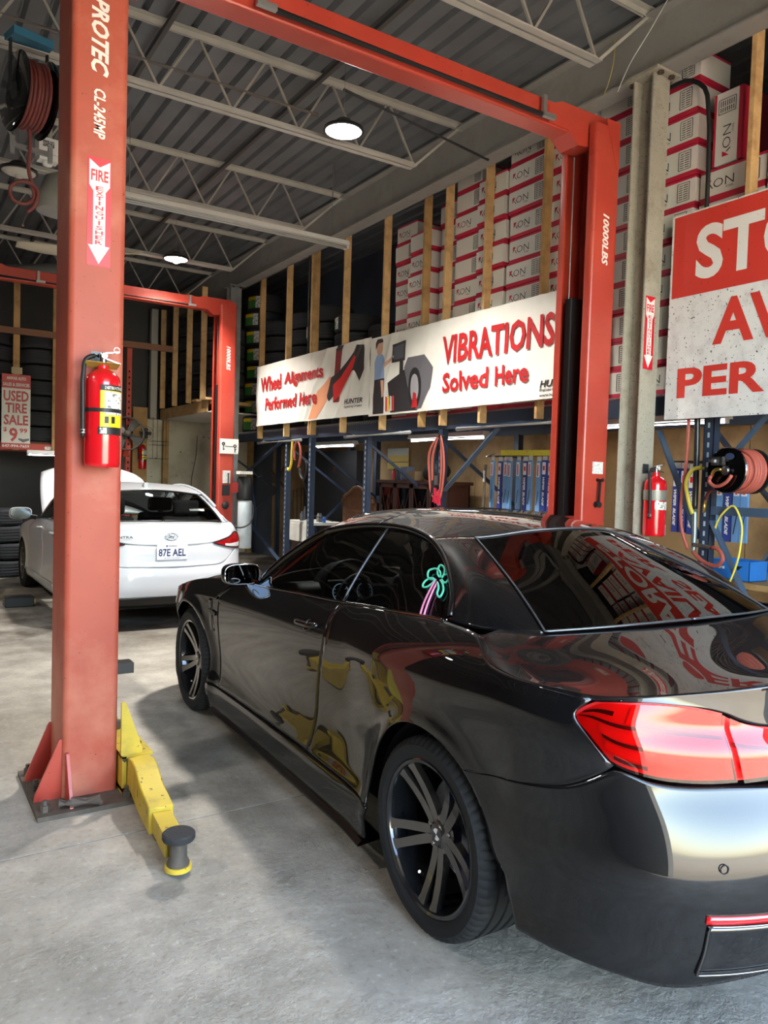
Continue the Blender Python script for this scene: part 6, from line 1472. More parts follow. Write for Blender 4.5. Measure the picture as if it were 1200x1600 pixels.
def build_wipers():
    K = [wiper_kind(0), wiper_kind(1)]
    o = thing('wiper_rail', 'dark metal rail holding the wiper blade boxes', 'rail', (5.36, 5.8, 1.815))
    MB().bar((.02, -.62, .03), (.02, .55, .03), .012, .012).build('rail_bar', m_blackp, o)
    for y in (-.55, .45): MB().bar((.02, y, .03), (.58, y, .03), .012, .012).build('rail_arm', m_blackp, o)
    ys = [6.22, 6.11, 6.03, 5.95, 5.83, 5.74, 5.65, 5.54, 5.47, 5.37, 5.29]; st = [0, 1, 0, 0, 0, 1, 0, 0, 1, 1, 1]
    for k, (y, s) in enumerate(zip(ys, st)): place_parts('wiper_blade_box', K[s], (5.37+.01*(k % 3), y, 1.80-.008*(k % 2)), (0, .0, .06*((k % 3)-1)), '%s wiper blade box, %s from the left under the yellow ruler' % ('dark blue' if s else 'light blue', ORD[k]), 'wiper box', 'wiper blade boxes')
    r2 = thing('wiper_rail', 'dark metal rail behind the pale column carrying wiper boxes', 'rail', (5.22, 3.6, 1.745))
    MB().bar((.02, -.40, .03), (.02, .30, .03), .012, .012).build('rail_bar', m_blackp, r2)
    for y in (-.35, .25): MB().bar((.02, y, .03), (.72, y, .03), .012, .012).build('rail_arm', m_blackp, r2)
    for k, (y, s, z) in enumerate(((3.83, 1, 1.72), (3.76, 1, 1.72), (3.69, 1, 1.71), (3.52, 1, 1.68), (3.45, 0, 1.68), (3.38, 1, 1.68), (3.31, 0, 1.68), (3.25, 0, 1.68))):
        place_parts('wiper_blade_box', K[s], (5.21, y, z), (0, 0, .05*((k % 3)-1)), '%s wiper blade box, %s from the left near the blue parts box' % ('dark blue' if s else 'light blue', ORD[k]), 'wiper box', 'wiper blade boxes')
    y = MB().bar((5.30, 6.02, 1.875), (5.30, 5.22, 1.865), .006, .055, up=(0, 0, 1)).build('ruler', mat('ruler_yellow', (216, 206, 70), rough=.45, speck=((70, 66, 30), 40, .66))); tag(y, 'yellow measuring rule above the wiper blade boxes', 'ruler')
    g = thing('tyre_gauge', 'grey inflator gauge with a round dial beside the ruler', 'gauge', (5.22, 6.16, 1.80))
    MB().lathe([(0, .02), (.045, .018), (.05, 0), (.05, -.02), (0, -.02)], 28, ax=(-1, 0, 0)).build('dial', mat('dial_grey', (96, 92, 90), rough=.5), g, smooth=True, angle=40)
    MB().cyl((0, .0, -.05), (0, .02, -.52), .016, 10).build('handle', m_grime, g); MB().box((-.016, .005, -.17), (.004, .022, .12)).build('handle_label', mat('label_paper', (226, 228, 230)), g); MB().bar((0, 0, .03), (.12, 0, .075), .01, .01).build('hook', m_steel, g)
build_wipers()
# jumper cables and red cords on the blue upright
def build_cables():
    r = thing('jumper_cables', 'coiled red jumper cables with clamps on the blue upright', 'cables', (4.84, 6.47, 1.65))
    rng = random.Random(4)
    for k in range(6):
        w = .05+.018*k; p = [(0, -.01, .40), (-.01-.004*k, w, .22), (-.012, w+.015, 0), (-.01, w*.6, -.17-.015*k), (-.01, -.02, -.20-.02*k), (-.012, -w*.8, -.05), (-.01, -w*.7, .2), (0, -.02, .39)]
        MB().tube(spl(p, 36).tolist(), .0075, 7).build('cable_loop', m_hose if k % 3 else m_blackp, r, smooth=True)
    for y, z, m in ((-.05, -.30, 'red'), (.02, -.28, 'red'), (.06, -.20, 'black')):
        MB().bar((-.02, y, z+.12), (-.02, y-.015, z-.04), .022, .016).bar((-.02, y+.012, z+.12), (-.02, y+.03, z-.03), .018, .012).build('clamp', m_redp if m == 'red' else m_blackp, r)
    MB().box((-.02, .0, -.08), (.03, .06, .10)).build('clamp_jaw', m_steel, r); MB().cyl((.05, -.01, .39), (-.03, -.01, .41), .008, 8).build('hook', m_steel, r)
build_cables()
# carved headboard, display cabinet, clutter below the mezzanine
def build_furniture():
    m_wood = mat('carved_wood', (104, 66, 40), rough=.45, var=.2, vscale=10, bump=.5, bscale=30); m_wd = mat('dark_cabinet_wood', (62, 32, 24), rough=.4)
    h = thing('headboard', 'arched carved wooden headboard leaning behind the black car', 'headboard', (5.62, 9.41, 0))
    arch = [(-.43, .5), (.43, .5), (.43, 1.22), (.36, 1.31), (.22, 1.36), (.10, 1.43), (0, 1.45), (-.10, 1.43), (-.22, 1.36), (-.36, 1.31), (-.43, 1.22)]
    MB().prism(arch, (0, 0, 0), (0, 1, 0), (0, 0, 1), (.05, 0, 0)).build('panel', m_wood, h)
    inn = [(y*.72, .5+(z-.5)*.90) for y, z in arch]; MB().tube([(-.012, y, z) for y, z in arch[2:]], .022, 8).build('carved_edge', m_wood, h, smooth=True)
    for z in (1.26, 1.10): MB().span((-.02, -.30, z-.012), (0, .30, z+.012)).build('moulding', m_wood, h)
    for y in (-.38, .38): MB().span((-.01, y-.05, 0), (.06, y+.05, .5)).build('post', m_wood, h)
    c = thing('display_cabinet', 'dark wood cabinet with glazed doors under the mezzanine', 'cabinet', (5.85, 8.15, 0))
    MB().span((.12, -.80, 0), (.14, .80, 1.52)).span((-.16, -.80, 0), (.14, -.77, 1.52)).span((-.16, .77, 0), (.14, .80, 1.52)).span((-.16, -.80, 0), (.14, .80, .75)).build('carcass', m_wd, c); MB().span((-.19, -.84, 1.52), (.16, .84, 1.56)).build('top', m_wd, c); MB().span((-.15, -.77, 1.15), (.12, .77, 1.165)).build('shelf', m_wd, c)
    for k, y in enumerate((-.58, -.19, .20, .58)):
        d = MB().span((-.18, y-.19, .77), (-.16, y-.15, 1.51)).span((-.18, y+.15, .77), (-.16, y+.19, 1.51)).span((-.18, y-.19, 1.46), (-.16, y+.19, 1.51)).span((-.18, y-.19, .77), (-.16, y+.19, .82)).build('door', m_wd, c)
        MB().span((-.172, y-.15, .82), (-.169, y+.15, 1.46)).build('pane', glass('cabinet_glass', (.6, .62, .6), refl=.1), d)
        m = MB()
        for a, b in (((-.15, .82), (0, 1.3)), ((.15, .82), (0, 1.3)), ((-.15, 1.46), (0, 1.05)), ((.15, 1.46), (0, 1.05))): m.bar((-.175, y+a[0], a[1]), (-.175, y+b[0], b[1]), .006, .004)
        m.build('lattice', m_wd, d)
    its = [('spray_can', 'red spray can on the dark cabinet', 'can', 8.70, .03, .15, (196, 40, 40)), ('spray_can', 'dark grey spray can on the cabinet', 'can', 8.62, .03, .14, (70, 74, 80)), ('spray_can', 'slate spray can in the middle of the cabinet top', 'can', 8.54, .035, .13, (60, 70, 90))]
    for nm, lab, cat, y, r, hh, col in its:
        t = thing(nm, lab, cat, (5.76, y, 1.561)); MB().lathe([(0, 0), (r, 0), (r, hh*.8), (r*.6, hh*.9), (r*.4, hh*.9), (r*.4, hh), (0, hh)], 18).build('can', mat('can_%d%d' % (col[0], col[2]), col, rough=.35), t, smooth=True, angle=40); MB().lathe([(r*.42, hh*.88), (r*.42, hh*1.02), (0, hh*1.02)], 14).build('cap', m_blackp, t)
    o = bevel(MB().box((5.78, 8.42, 1.651), (.12, .16, .18)).build('storage_tin', mat('tin_blue_grey', (100, 108, 132), rough=.45)), .008); tag(o, 'blue grey tin standing on the dark cabinet', 'tin')
    o = bevel(MB().box((5.76, 8.20, 1.621), (.16, .20, .12)).build('cardboard_box', mat('brown_card', (122, 98, 70), rough=.8)), .005); tag(o, 'brown cardboard box on the dark cabinet', 'box')
    # black bag
    rng = random.Random(9); g = []
    for i in range(18):
        row = []
        for j in range(12):
            a = 2*PI*i/18; t = PI*j/11; rr = 1+.12*math.sin(3*a+2*t)+.08*math.sin(7*a-t); row.append((5.80+.15*rr*math.cos(a)*math.sin(t), 7.80+.20*rr*math.sin(a)*math.sin(t), 1.565+.12+.12*(-math.cos(t))*rr*(1 if j > 0 else 1)))
        g.append(row)
    o = MB().grid(np.clip(np.array(g), [0, 0, 1.562], [9, 99, 9]), closed_u=True).build('black_bag', mat('bag_cloth', (24, 24, 26), rough=.8, bump=.5, bscale=30), smooth=True); tag(o, 'slumped black cloth bag on the right of the cabinet top', 'bag')
    p = thing('framed_board', 'yellow and white framed board on the plywood wall', 'board', (6.18, 9.23, 1.72)); MB().span((-.015, -.27, 0), (.0, .27, .30)).build('board', mat('board_yellow', (206, 178, 88), rough=.5), p); MB().span((-.018, -.27, .20), (-.0155, .27, .30)).build('white_strip', mat('board_white', (196, 200, 196), rough=.5), p); MB().span((-.018, -.27, .095), (-.0155, .27, .105)).build('dark_line', m_blackp, p)
    # dark curtain / cabinet behind the headboard
    o = MB().span((5.93, 10.0, .6), (6.10, 11.75, 1.99)).build('dark_locker', mat('locker_dark', (22, 23, 28), rough=.6)); o = tag(o, 'dark locker standing behind the carved headboard', 'locker'); 
    t = MB(); put_text(t, '77', (-.0, 0, 0), (0, -1, 0), (0, 0, 1), w=.07, h=.07, bold=-.02); t.v = [(5.928, 10.72+q[1], 1.66+q[2]) for q in t.v]; t.build('locker_number', mat('number_red', (190, 40, 50), rough=.5), o)
    for z in (.60,): MB().span((5.94, 10.05, 0), (6.09, 11.7, z)).build('locker_plinth', m_dark, o)
    rng = random.Random(3)
    w = thing('parts_bench', 'pale workbench with scattered parts left of the headboard', 'bench', (5.4, 10.3, 0)); MB().span((-.25, -.40, .86), (.30, .45, .90)).build('bench_top', mat('bench_pale', (196, 194, 186), rough=.6, var=.1, vscale=6), w); MB().span((-.26, -.40, .60), (-.24, .45, .86)).build('bench_apron', mat('bench_pale', (196, 194, 186)), w)
    for x in (-.22, .27):
        for y in (-.36, .41): MB().span((x-.025, y-.025, 0), (x+.025, y+.025, .86)).build('leg', m_blue, w)
    for k in range(7):
        y = 9.95+.10*k; hh = rng.uniform(.05, .22); r = rng.uniform(.02, .035); col = rng.choice([(60, 62, 66), (120, 116, 108), (44, 80, 150), (160, 150, 130)])
        o = MB().lathe([(0, 0), (r, 0), (r, hh*.7), (r*.5, hh*.85), (r*.5, hh), (0, hh)], 14, o=(5.28+rng.uniform(-.05, .1), y, .901)).build('bottle', mat('bottle_%d' % col[0], col, rough=.4), smooth=True, angle=40); tag(o, 'small workshop bottle, %s from the right on the pale bench' % ORD[k], 'bottle', 'bottles on the pale bench')
build_furniture()
# hanging gear at the left end: jacket, straps, chain hoist, grinder
def build_hanging():
    j = thing('work_jacket', 'navy work jacket hanging beside the far lift tank', 'jacket', (5.10, 12.05, .72)); g = []
    for i in range(22):
        row = []
        for t in np.linspace(0, 1, 18):
            a = 2*PI*i/22; w = .20-.03*t+.02*math.sin(5*t); rr = 1+.15*math.sin(4*a+2*t); yc = .16*t**1.5
            row.append((.09*rr*math.cos(a)*(.8 if t < .9 else .5), yc+w*rr*math.sin(a)*(.95 if t < .92 else .45), .78*t))
        g.append(row)
    MB().grid(np.array(g), closed_u=True).build('cloth', mat('navy_cloth', (28, 32, 52), rough=.85, bump=.4, bscale=25), j, smooth=True); MB().cyl((0, .16, .74), (.25, .16, .84), .008, 8).build('peg', m_steel, j)
    pipe('tie_down_strap', [(4.86, 10.02, 2.10), (4.855, 10.03, 1.9), (4.86, 10.05, 1.75), (4.86, 10.09, 1.68), (4.86, 10.13, 1.655), (4.86, 10.16, 1.69)], .017, mat('strap_yellow', (214, 186, 60), rough=.6), 'yellow tie-down strap with hook under the mezzanine beam', 'strap')
    pipe('red_hose_loop', [(4.86, 9.93, 1.80), (4.86, 9.93, 2.02), (4.86, 9.86, 2.08), (4.86, 9.78, 2.0), (4.86, 9.77, 1.78), (4.86, 9.82, 1.70)], .017, m_hose, 'red hose loop hung under the mezzanine beam', 'hose')
    pipe('grey_hose_loop', [(4.87, 9.80, 1.70), (4.87, 9.76, 1.58), (4.87, 9.66, 1.53), (4.87, 9.60, 1.60), (4.87, 9.60, 1.78)], .016, m_blackp, 'black hose loop beside the blue upright', 'hose')
    pipe('power_cord', [(4.89, 9.84, 1.72), (5.0, 9.80, 1.3), (5.1, 9.85, 1.05), (5.3, 10.0, .98), (5.5, 9.9, .92)], .006, m_blackp, 'thin dark cord hanging past the plywood', 'cord')
    b = thing('chain_board', 'dark board draped with chains on the plywood wall', 'board', (6.15, 12.0, .95)); MB().span((0, -.17, 0), (.035, .17, 1.05)).build('board', mat('grimy_board', (58, 54, 48), rough=.9, var=.4, vscale=30, bump=1.0, bscale=60), b)
    rng = random.Random(5)
    for k in range(9):
        y0 = 12.55-.16*k; L_ = rng.uniform(.5, 1.1); zt = rng.uniform(1.15, 1.35)
        o = MB()
        n = int(L_/.035)
        for i in range(n):
            z = zt-.035*i; o.tube([(6.13+(.0 if i % 2 else .011*math.cos(a)), y0+(.011*math.cos(a) if i % 2 else .0)+.012*math.sin(i*.4+k), z+.022*math.sin(a)) for a in np.linspace(0, 2*PI, 8, endpoint=False)], .0045, 4, closed=True)
        o = o.build('steel_chain', m_grime); tag(o, 'grimy hanging chain, %s from the left on the plywood' % ORD[k], 'chain', 'chains on the plywood wall')
        MB().cyl((6.13, y0, zt+.02), (6.20, y0, zt+.02), .006, 6).build('hook', m_grime, o)
    t = thing('spider_wrench', 'rusty four-way wrench hung on the plywood', 'wrench', (6.08, 13.1, 1.5)); 
    for a in (35, 125): MB().bar((0, .42*math.cos(math.radians(a)), .30*math.sin(math.radians(a))), (0, -.42*math.cos(math.radians(a)), -.30*math.sin(math.radians(a))), .03, .03).build('bar', mat('rust_brown', (96, 62, 46), rough=.7), t)
    MB().box((.0, .1, 0), (.06, .22, .14)).build('centre_block', m_grime, t); MB().cyl((0, 0, 0), (.105, 0, 0), .012, 8).build('peg', m_steel, t)
    h = thing('chain_hoist', 'yellow chain hoist hanging among the chains', 'hoist', (5.95, 12.28, 1.12)); MB().lathe([(0, .03), (.06, .025), (.075, 0), (.06, -.025), (0, -.03)], 20, ax=(-1, 0, 0)).build('wheel', mat('hoist_yellow', (226, 196, 40), rough=.4), h, smooth=True, angle=40); MB().box((.0, .09, -.10), (.04, .03, .26)).build('body', mat('hoist_yellow', (226, 196, 40)), h); MB().cyl((0, 0, .05), (.25, 0, .13), .008, 6).build('hook', m_steel, h)
    w = thing('hand_winch', 'small grey hand winch on the plywood near the floor', 'winch', (6.0, 13.0, .45)); MB().lathe([(0, .04), (.10, .035), (.11, 0), (.10, -.035), (0, -.04)], 20, ax=(-1, 0, 0)).build('drum', mat('winch_grey', (150, 150, 146), rough=.5, var=.2, vscale=12), w, smooth=True, angle=40); MB().span((-.02, -.03, -.44), (.03, .03, 0)).build('handle', mat('winch_grey', (150, 150, 146)), w); MB().cyl((.0, 0, .0), (.2, 0, .0), .02, 8).build('mount', m_steel, w)
build_hanging()
# loose conduits along the front beam
for k, (ya, yb) in enumerate(((11.25, 9.75), (8.50, 7.05), (6.20, 4.45))):
    o = MB().cyl((4.855, ya, 2.075+.012*k), (4.855, yb, 2.085+.012*k), .022, 10).build('tube_guard', mat('tube_guard', (196, 198, 198), rough=.35), smooth=True); tag(o, 'spare pale tube fixed along the blue beam, %s from the left' % ORD[k], 'tube', 'spare tubes on the blue beam')
    for y in (ya-.2, yb+.2): MB().span((4.85, y-.01, 2.08), (4.885, y+.01, 2.12)).build('clip', m_steel, o)

# ---------------------------------------------------------------- ceiling gear on the left
def build_top_left():
    c = Vector((.80, 6.0, 4.17)); ax = Vector((1, .25, 0)).normalized(); s1 = Vector((0, 0, 1))
    r = thing('overhead_hose_reel', 'overhead hose reel with a blue bracket and dark red hose', 'hose reel', c)
    for s in (-1, 1): MB().lathe([(.06, 0), (.255, .0), (.265, .008), (.255, .014), (.06, .014)], 44, o=ax*(s*.10), ax=ax, closed=True).build('flange', m_gloss_black, r, smooth=True, angle=50)
    MB().cyl(-ax*.10, ax*.10, .14, 24).build('drum', m_blackp, r, smooth=True)
    m = MB(); coil(m, (0, 0, 0), ax, .18, .17, 7, .013, 34); coil(m, (0, 0, 0), ax, .212, .15, 6, .013, 34); m.build('wound_hose', m_hose_d, r, smooth=True)
    MB().box((0, 0, .37), (.27, .18, .055), rz=.24).build('mount_bracket', mat('bracket_blue', (50, 112, 140), rough=.5), r)
    for s in (-1, 1): MB().bar(ax*(s*.125)+Vector((0, 0, .35)), ax*(s*.125), .03, .012, up=ax).build('side_arm', m_blackp, r); 
    MB().bar((-.10, 0, -.36), (.16, .03, -.36), .03, .03).bar((-.10, 0, -.30), (-.10, 0, -.42), .03, .03).bar((.15, .03, -.30), (.15, .03, -.42), .03, .03).build('hose_guide', m_steel, r)
    MB().tube(spl([(0, -.03, -.22), (.01, -.03, -.36), (.0, -.03, -.50), (.03, -.03, -.64), (.04, -.03, -.70), (-.02, -.03, -.76), (-.10, -.03, -.74), (-.11, -.035, -.66), (-.04, -.04, -.61), (.05, -.045, -.64), (.05, -.05, -.74), (-.01, -.05, -.82)], 60).tolist(), .013, 8).build('hanging_hose', m_hose_d, r, smooth=True)
    MB().cyl((-.012, -.05, -.82), (-.035, -.05, -.92), .011, 10).build('hose_coupler', m_chrome, r)
    o = thing('emergency_light', 'white emergency light box with a printed label by the reel', 'light unit', (1.10, 7.0, 4.20)); MB().box((0, 0, .02), (.20, .12, .13), rz=.1).build('box', mat('unit_white', (206, 206, 202), rough=.5), o); MB().box((-.02, -.062, .035), (.09, .004, .05), rz=.1).build('unit_label', mat('label_grey2', (150, 150, 150), rough=.6, speck=((60, 60, 60), 90, .5)), o); MB().box((-.02, -.02, -.075), (.15, .10, .05), rz=.1).build('lamp_head', mat('unit_white', (206, 206, 202)), o); MB().lathe([(0, -.04), (.035, -.03), (.04, 0)], 16, o=(-.02, -.02, -.10)).build('lamp_globe', mat('globe_white', (220, 220, 214), rough=.3), o, smooth=True); MB().bar((0, 0, .08), (0, 0, .85), .03, .03).build('hanger', m_joist_d, o)
    p = thing('pendant_lamp', 'big unlit grey pendant lamp shade behind the red post', 'lamp', (1.28, 7.5, 4.0)); MB().lathe([(.20, -.13), (.21, -.13), (.20, .0), (.14, .17), (.05, .22), (0, .22)], 36).build('shade', mat('shade_grey', (132, 130, 124), rough=.5), p, smooth=True); MB().lathe([(0, -.12), (.195, -.12)], 36).build('diffuser', mat('shade_diffuser', (168, 166, 158), rough=.5), p); MB().cyl((0, 0, .22), (0, 0, 1.0), .008, 8).build('rod', m_steel, p)
    f = thing('ceiling_fan', 'dusty ceiling fan with pale blades partly behind the red post', 'fan', (1.85, 9.2, 3.98)); MB().lathe([(0, -.07), (.09, -.06), (.13, -.02), (.13, .05), (.06, .10), (0, .10)], 28).build('motor', mat('fan_motor', (150, 144, 128), rough=.5), f, smooth=True); MB().cyl((0, 0, .1), (0, 0, 1.02), .014, 8).build('rod', m_joist_d, f)
    for k in range(3):
        a = math.radians(186+120*k); g = []
        for t in np.linspace(0, 1, 12):
            w = .035+.075*math.sin(PI*min(1, t*1.05))**.8*(1 if t < .95 else .7); x = .12+.62*t
            g.append([(x, -w, -.02*t-.03), (x, -w*.3, -.02*t), (x, w*.4, -.02*t+.015), (x, w, -.02*t+.02)])
        b = MB().grid(np.array(g)).build('blade', mat('fan_blade', (176, 168, 146), rough=.5), f, smooth=True); b.rotation_euler = (0, 0, a); b.modifiers.new('thickness', 'SOLIDIFY').thickness = .006
build_top_left()
pipe('round_duct', [(-.2, 13.6, 4.30), (1.6, 12.0, 4.36), (2.6, 11.2, 4.40)], .09, mat('duct_grey', (110, 110, 108), rough=.5), 'dusty round duct under the far roof', 'duct', n=14)
o = MB().cyl((-1.0, 6.06, 4.70), (3.1, 6.06, 4.70), .014, 8).build('cross_conduit', mat('brown_conduit', (96, 88, 84), rough=.5)); tag(o, 'thin brown conduit crossing the joist under the roof deck', 'conduit')
o = MB().cyl((3.16, 5.72, 4.80), (4.66, 5.62, 4.56), .012, 8).build('lamp_conduit', mat('black_conduit', (38, 38, 40))); tag(o, 'black conduit from the bright lamp to the steel beam', 'conduit')
for k, (pts, col) in enumerate(((((4.58, 3.62, 5.0), (4.57, 3.75, 4.85), (4.575, 3.95, 4.66), (4.59, 4.05, 4.53)), (200, 200, 196)), (((4.585, 4.1, 4.95), (4.58, 4.11, 4.7), (4.60, 4.2, 4.56)), (170, 150, 80)))):
    pipe('hanging_wire', list(pts), .004, mat('wire_%d' % k, col, rough=.5), ['white cable looping off the steel beam near the column', 'short yellow wire dangling from the steel beam'][k], 'wire', n=6)

# ---------------------------------------------------------------- far end: racks, signs, mezzanine
def build_far():
    m_or = mat('rack_orange', (176, 60, 40), rough=.5, var=.1, vscale=5)
    r = thing('back_rack', 'orange-red pallet rack full of used tyres along the back wall', 'rack', (2.0, 13.45, 0))
    for x in (-1.0, 1.30):
        for y in (-.42, .42):
            u = MB().span((x-.04, y-.03, 0), (x+.04, y+.03, 3.7)).build('upright', m_or, r); h = MB()
            for k in range(30): h.span((x-.012, y-.0315, .3+.1*k), (x+.012, y-.0305, .335+.1*k))
            h.build('upright_slots', m_dark, u)
    for z in (1.84,):
        for y in (-.42, .42): MB().span((-1.0, y-.025, z), (1.30, y+.025, z+.11)).build('beam', m_or, r)
        MB().span((-1.0, -.40, z+.11), (1.3, .40, z+.145)).build('deck', mat('rack_deck', (90, 60, 48), rough=.8), r)
    MB().span((.02, -.447, 1.865), (.13, -.445, 1.915)).build('load_label', mat('label_paper', (226, 228, 230)), r)
    for x, lab in ((1.60, 'timber post behind the used tire sign'), (2.16, 'timber post at the left edge of the near red post')):
        o = MB().span((x-.045, 12.955, 1.84), (x+.045, 12.995, 4.60)).build('timber_post', m_pine2); tag(o, lab, 'post')
    o = MB().span((.2, 12.92, 3.60), (4.0, 12.955, 3.70)).build('timber_rail', mat('brown_timber', (120, 82, 58), rough=.7)); tag(o, 'brown horizontal timber across the far posts', 'timber')
    s = thing('used_tire_sign', 'tall sign reading USED TIRE SALE at 9.99', 'sign', (1.40, 12.94, 1.86)); w, h = .40, 1.13
    mr, mw = mat('sale_red', (180, 60, 60), rough=.5), mat('sale_white', (214, 210, 200), rough=.5)
    MB().span((0, 0, 0), (w, .01, h)).build('board', mw, s); MB().span((0, -.002, h-.21), (w, 0, h)).build('red_header', mr, s); MB().span((0, -.002, 0), (w, 0, .085)).build('red_footer', mr, s)
    A, B = (1, 0, 0), (0, 0, 1)
    def T(t, x, z, ww, hh, m, b=.03): q = MB(); put_text(q, t, (x, -.004, z), A, B, w=ww, h=hh, bold=b, align='c'); q.build('lettering', m, s, label='lettering reading '+t)
    T('ANWAR AUTO', w/2, h-.085, .27, .05, mw); T('SALES & SERVICES', w/2, h-.18, .37, .05, mw); T('USED', w/2, .72, .35, .165, mr); T('TIRE', w/2, .545, .30, .15, mr); T('SALE', w/2, .36, .34, .155, mr)
    T('$', .05, .25, .05, .075, mr); T('9', .165, .105, .12, .215, mr); T('99', .305, .245, .11, .07, mr); T('647-994-7659', w/2, .02, .38, .045, mw)
    MB().add([(.235, -.004, .165), (.30, -.004, .15), (.385, -.004, .165), (.385, -.004, .135), (.30, -.004, .10), (.235, -.004, .14)], [(0, 5, 4, 1), (1, 4, 3, 2)]).build('chevron', b_gry, s)
    o = MB().span((1.53, 12.93, 3.0), (1.68, 12.945, 3.10)).build('price_card', mat('card_beige', (176, 160, 130), rough=.7)); tag(o, 'small beige card above the used tire sign', 'card')
    # far mezzanine
    p = thing('far_mezzanine', 'pale timber mezzanine holding tyres above the white bay', 'mezzanine', (5.0, 13.3, 2.6))
    MB().span((-.70, -1.42, .10), (0, 1.27, .155)).build('deck', m_pine2, p); MB().span((0, .05, .10), (1.15, 1.27, .155)).build('deck', m_pine2, p); MB().span((-.72, -1.30, -.03), (-.70, 1.27, .155)).build('rim_joist', m_pine, p); MB().span((-.70, -1.42, -.04), (1.15, 1.27, -.02)).build('soffit', mat('soffit_white', (214, 212, 206), rough=.6), p)
    for y in (-1.35, -.9): MB().span((-.80, y-.10, .155), (-.60, y+.12, .19)).build('timber_offcut', m_pine, p)
    MB().span((1.05, 1.15, -2.6), (1.15, 1.25, -.04)).build('support_post', m_pine2, p); MB().span((-.68, 1.15, -2.6), (-.58, 1.25, -.04)).build('support_post', m_pine2, p)
    for k, y in enumerate((14.35, 13.62, 12.85, 12.14)):
        o = MB().span((4.20, y-.04, 2.76), (4.29, y, 4.58)).build('timber_stud', m_pine); tag(o, 'timber stud of the far mezzanine, %s from the corner' % ORD[k], 'stud', 'timber studs of the far mezzanine')
    wp = MB().span((3.98, 14.60, 0), (6.15, 14.66, 2.57)).build('white_partition', mat('stained_white_wall', (206, 198, 178), rough=.7, var=.06, vscale=1.5, stain=((150, 138, 112), 2.2, .55), speck=((70, 62, 54), 16, .72))); tag(wp, 'stained cream partition wall under the far mezzanine', 'partition')
    MB().span((3.98, 14.66, 0), (4.1, 14.86, 2.57)).build('return', mat('stained_white_wall', (206, 198, 178)), wp)
    pipe('dangling_cable', [(5.02, 14.59, 2.3), (5.0, 14.59, 1.9), (4.93, 14.59, 1.5), (4.90, 14.59, 1.1), (4.8, 14.59, .7)], .006, m_blackp, 'thin dark cord hanging down the cream partition', 'cord')
    o = MB().span((3.70, 14.26, 0), (3.96, 14.34, 2.75)).build('timber_board', m_pine2); tag(o, 'upright timber board carrying the far extinguisher', 'timber')
    o = MB().span((4.06, 14.45, 2.57), (4.18, 14.57, 4.6)).build('pale_pipe_casing', mat('casing_pale', (170, 168, 158), rough=.6)); tag(o, 'pale upright casing at the corner of the far mezzanine', 'casing')
    f = thing('drum_fan', 'large dark drum fan on the orange rack end', 'fan', (3.22, 12.75, 2.18))
    axd = Vector((-.35, -1, 0)).normalized(); MB().lathe([(.255, -.12), (.27, -.12), (.275, 0), (.27, .12), (.255, .12), (.25, 0)], 40, ax=axd, closed=True).build('drum', mat('fan_drum', (56, 54, 52), rough=.6), f, smooth=True, angle=50); MB().lathe([(0, .07), (.05, .06), (.06, 0)], 18, ax=axd).build('hub', m_grime, f, smooth=True)
    s1 = axd.cross(Vector((0, 0, 1))).normalized()
    for k in range(4):
        a = math.radians(30+90*k); d = s1*math.cos(a)+Vector((0, 0, math.sin(a))); q = axd.cross(d)
        MB().add([d*.05-q*.03-axd*.02, d*.23-q*.10-axd*.03, d*.24+q*.06+axd*.03, d*.05+q*.03+axd*.02], [(0, 1, 2, 3)]).build('blade', mat('fan_blade_dark', (84, 82, 80), rough=.5), f)
    MB().bar((0, .05, -.26), (0, .12, -.36), .08, .05).bar((0, .10, .0), (.06, .24, 0), .05, .05).build('bracket', m_or, f)
    # small wall fan and wire basket by the cream wall
    g = thing('wall_fan', 'small dusty wall fan beside the cream partition', 'fan', (3.84, 13.9, 2.26)); 
    for rr in (.04, .08, .12): MB().tube([(rr*math.cos(a), -.03, rr*math.sin(a)) for a in np.linspace(0, 2*PI, 22, endpoint=False)], .0035, 5, closed=True).build('guard_ring', m_grime, g)
    for k in range(4): MB().box((0, 0, .05), (.06, .006, .09)).build('blade', m_blackp, g).rotation_euler = (0, math.radians(90*k), 0)
    MB().bar((0, 0, 0), (0, .36, .02), .04, .05).build('arm', m_grime, g)
    wb = thing('wire_basket', 'black wire shelf hanging by the cream partition', 'shelf', (4.10, 14.1, 1.82))
    m = MB()
    for x in (-.08, .0, .16): m.bar((x, 0, 0), (x, 0, .75), .006, .006)
    for z in (0, .25, .32): m.bar((-.10, 0, z), (.22, 0, z), .006, .006); m.bar((-.10, .2, z), (.22, .2, z), .006, .006)
    for x in (-.10, .22): m.bar((x, 0, 0), (x, .499, 0), .006, .006)
    m.build('wires', m_blackp, wb)
    o = bevel(MB().box((1.22, 9.5, .055), (.30, .22, .11)).build('tool_case', m_blackp), .008); tag(o, 'black tool case on the floor left of the white sedan', 'tool case'); MB().box((1.378, 9.46, .05), (.02, .06, .05)).build('latch', m_brass, o)
    q = thing('wheel_balancer', 'dark machine with a blue rag beyond the sedan hood', 'machine', (2.3, 12.25, 0)); bevel(MB().span((-.25, -.2, 0), (.25, .2, .95)).build('cabinet', mat('machine_dark', (38, 38, 42), rough=.5), q), .03); bevel(MB().span((-.25, .05, .95), (.25, .18, 1.45)).build('console', mat('machine_dark', (38, 38, 42)), q), .03); MB().cyl((-.25, -.02, .8), (-.45, -.02, .8), .03, 12).build('spindle', m_steel, q); MB().box((-.10, -.05, .975), (.20, .16, .05)).build('blue_rag', mat('rag_blue', (60, 76, 170), rough=.9), q)
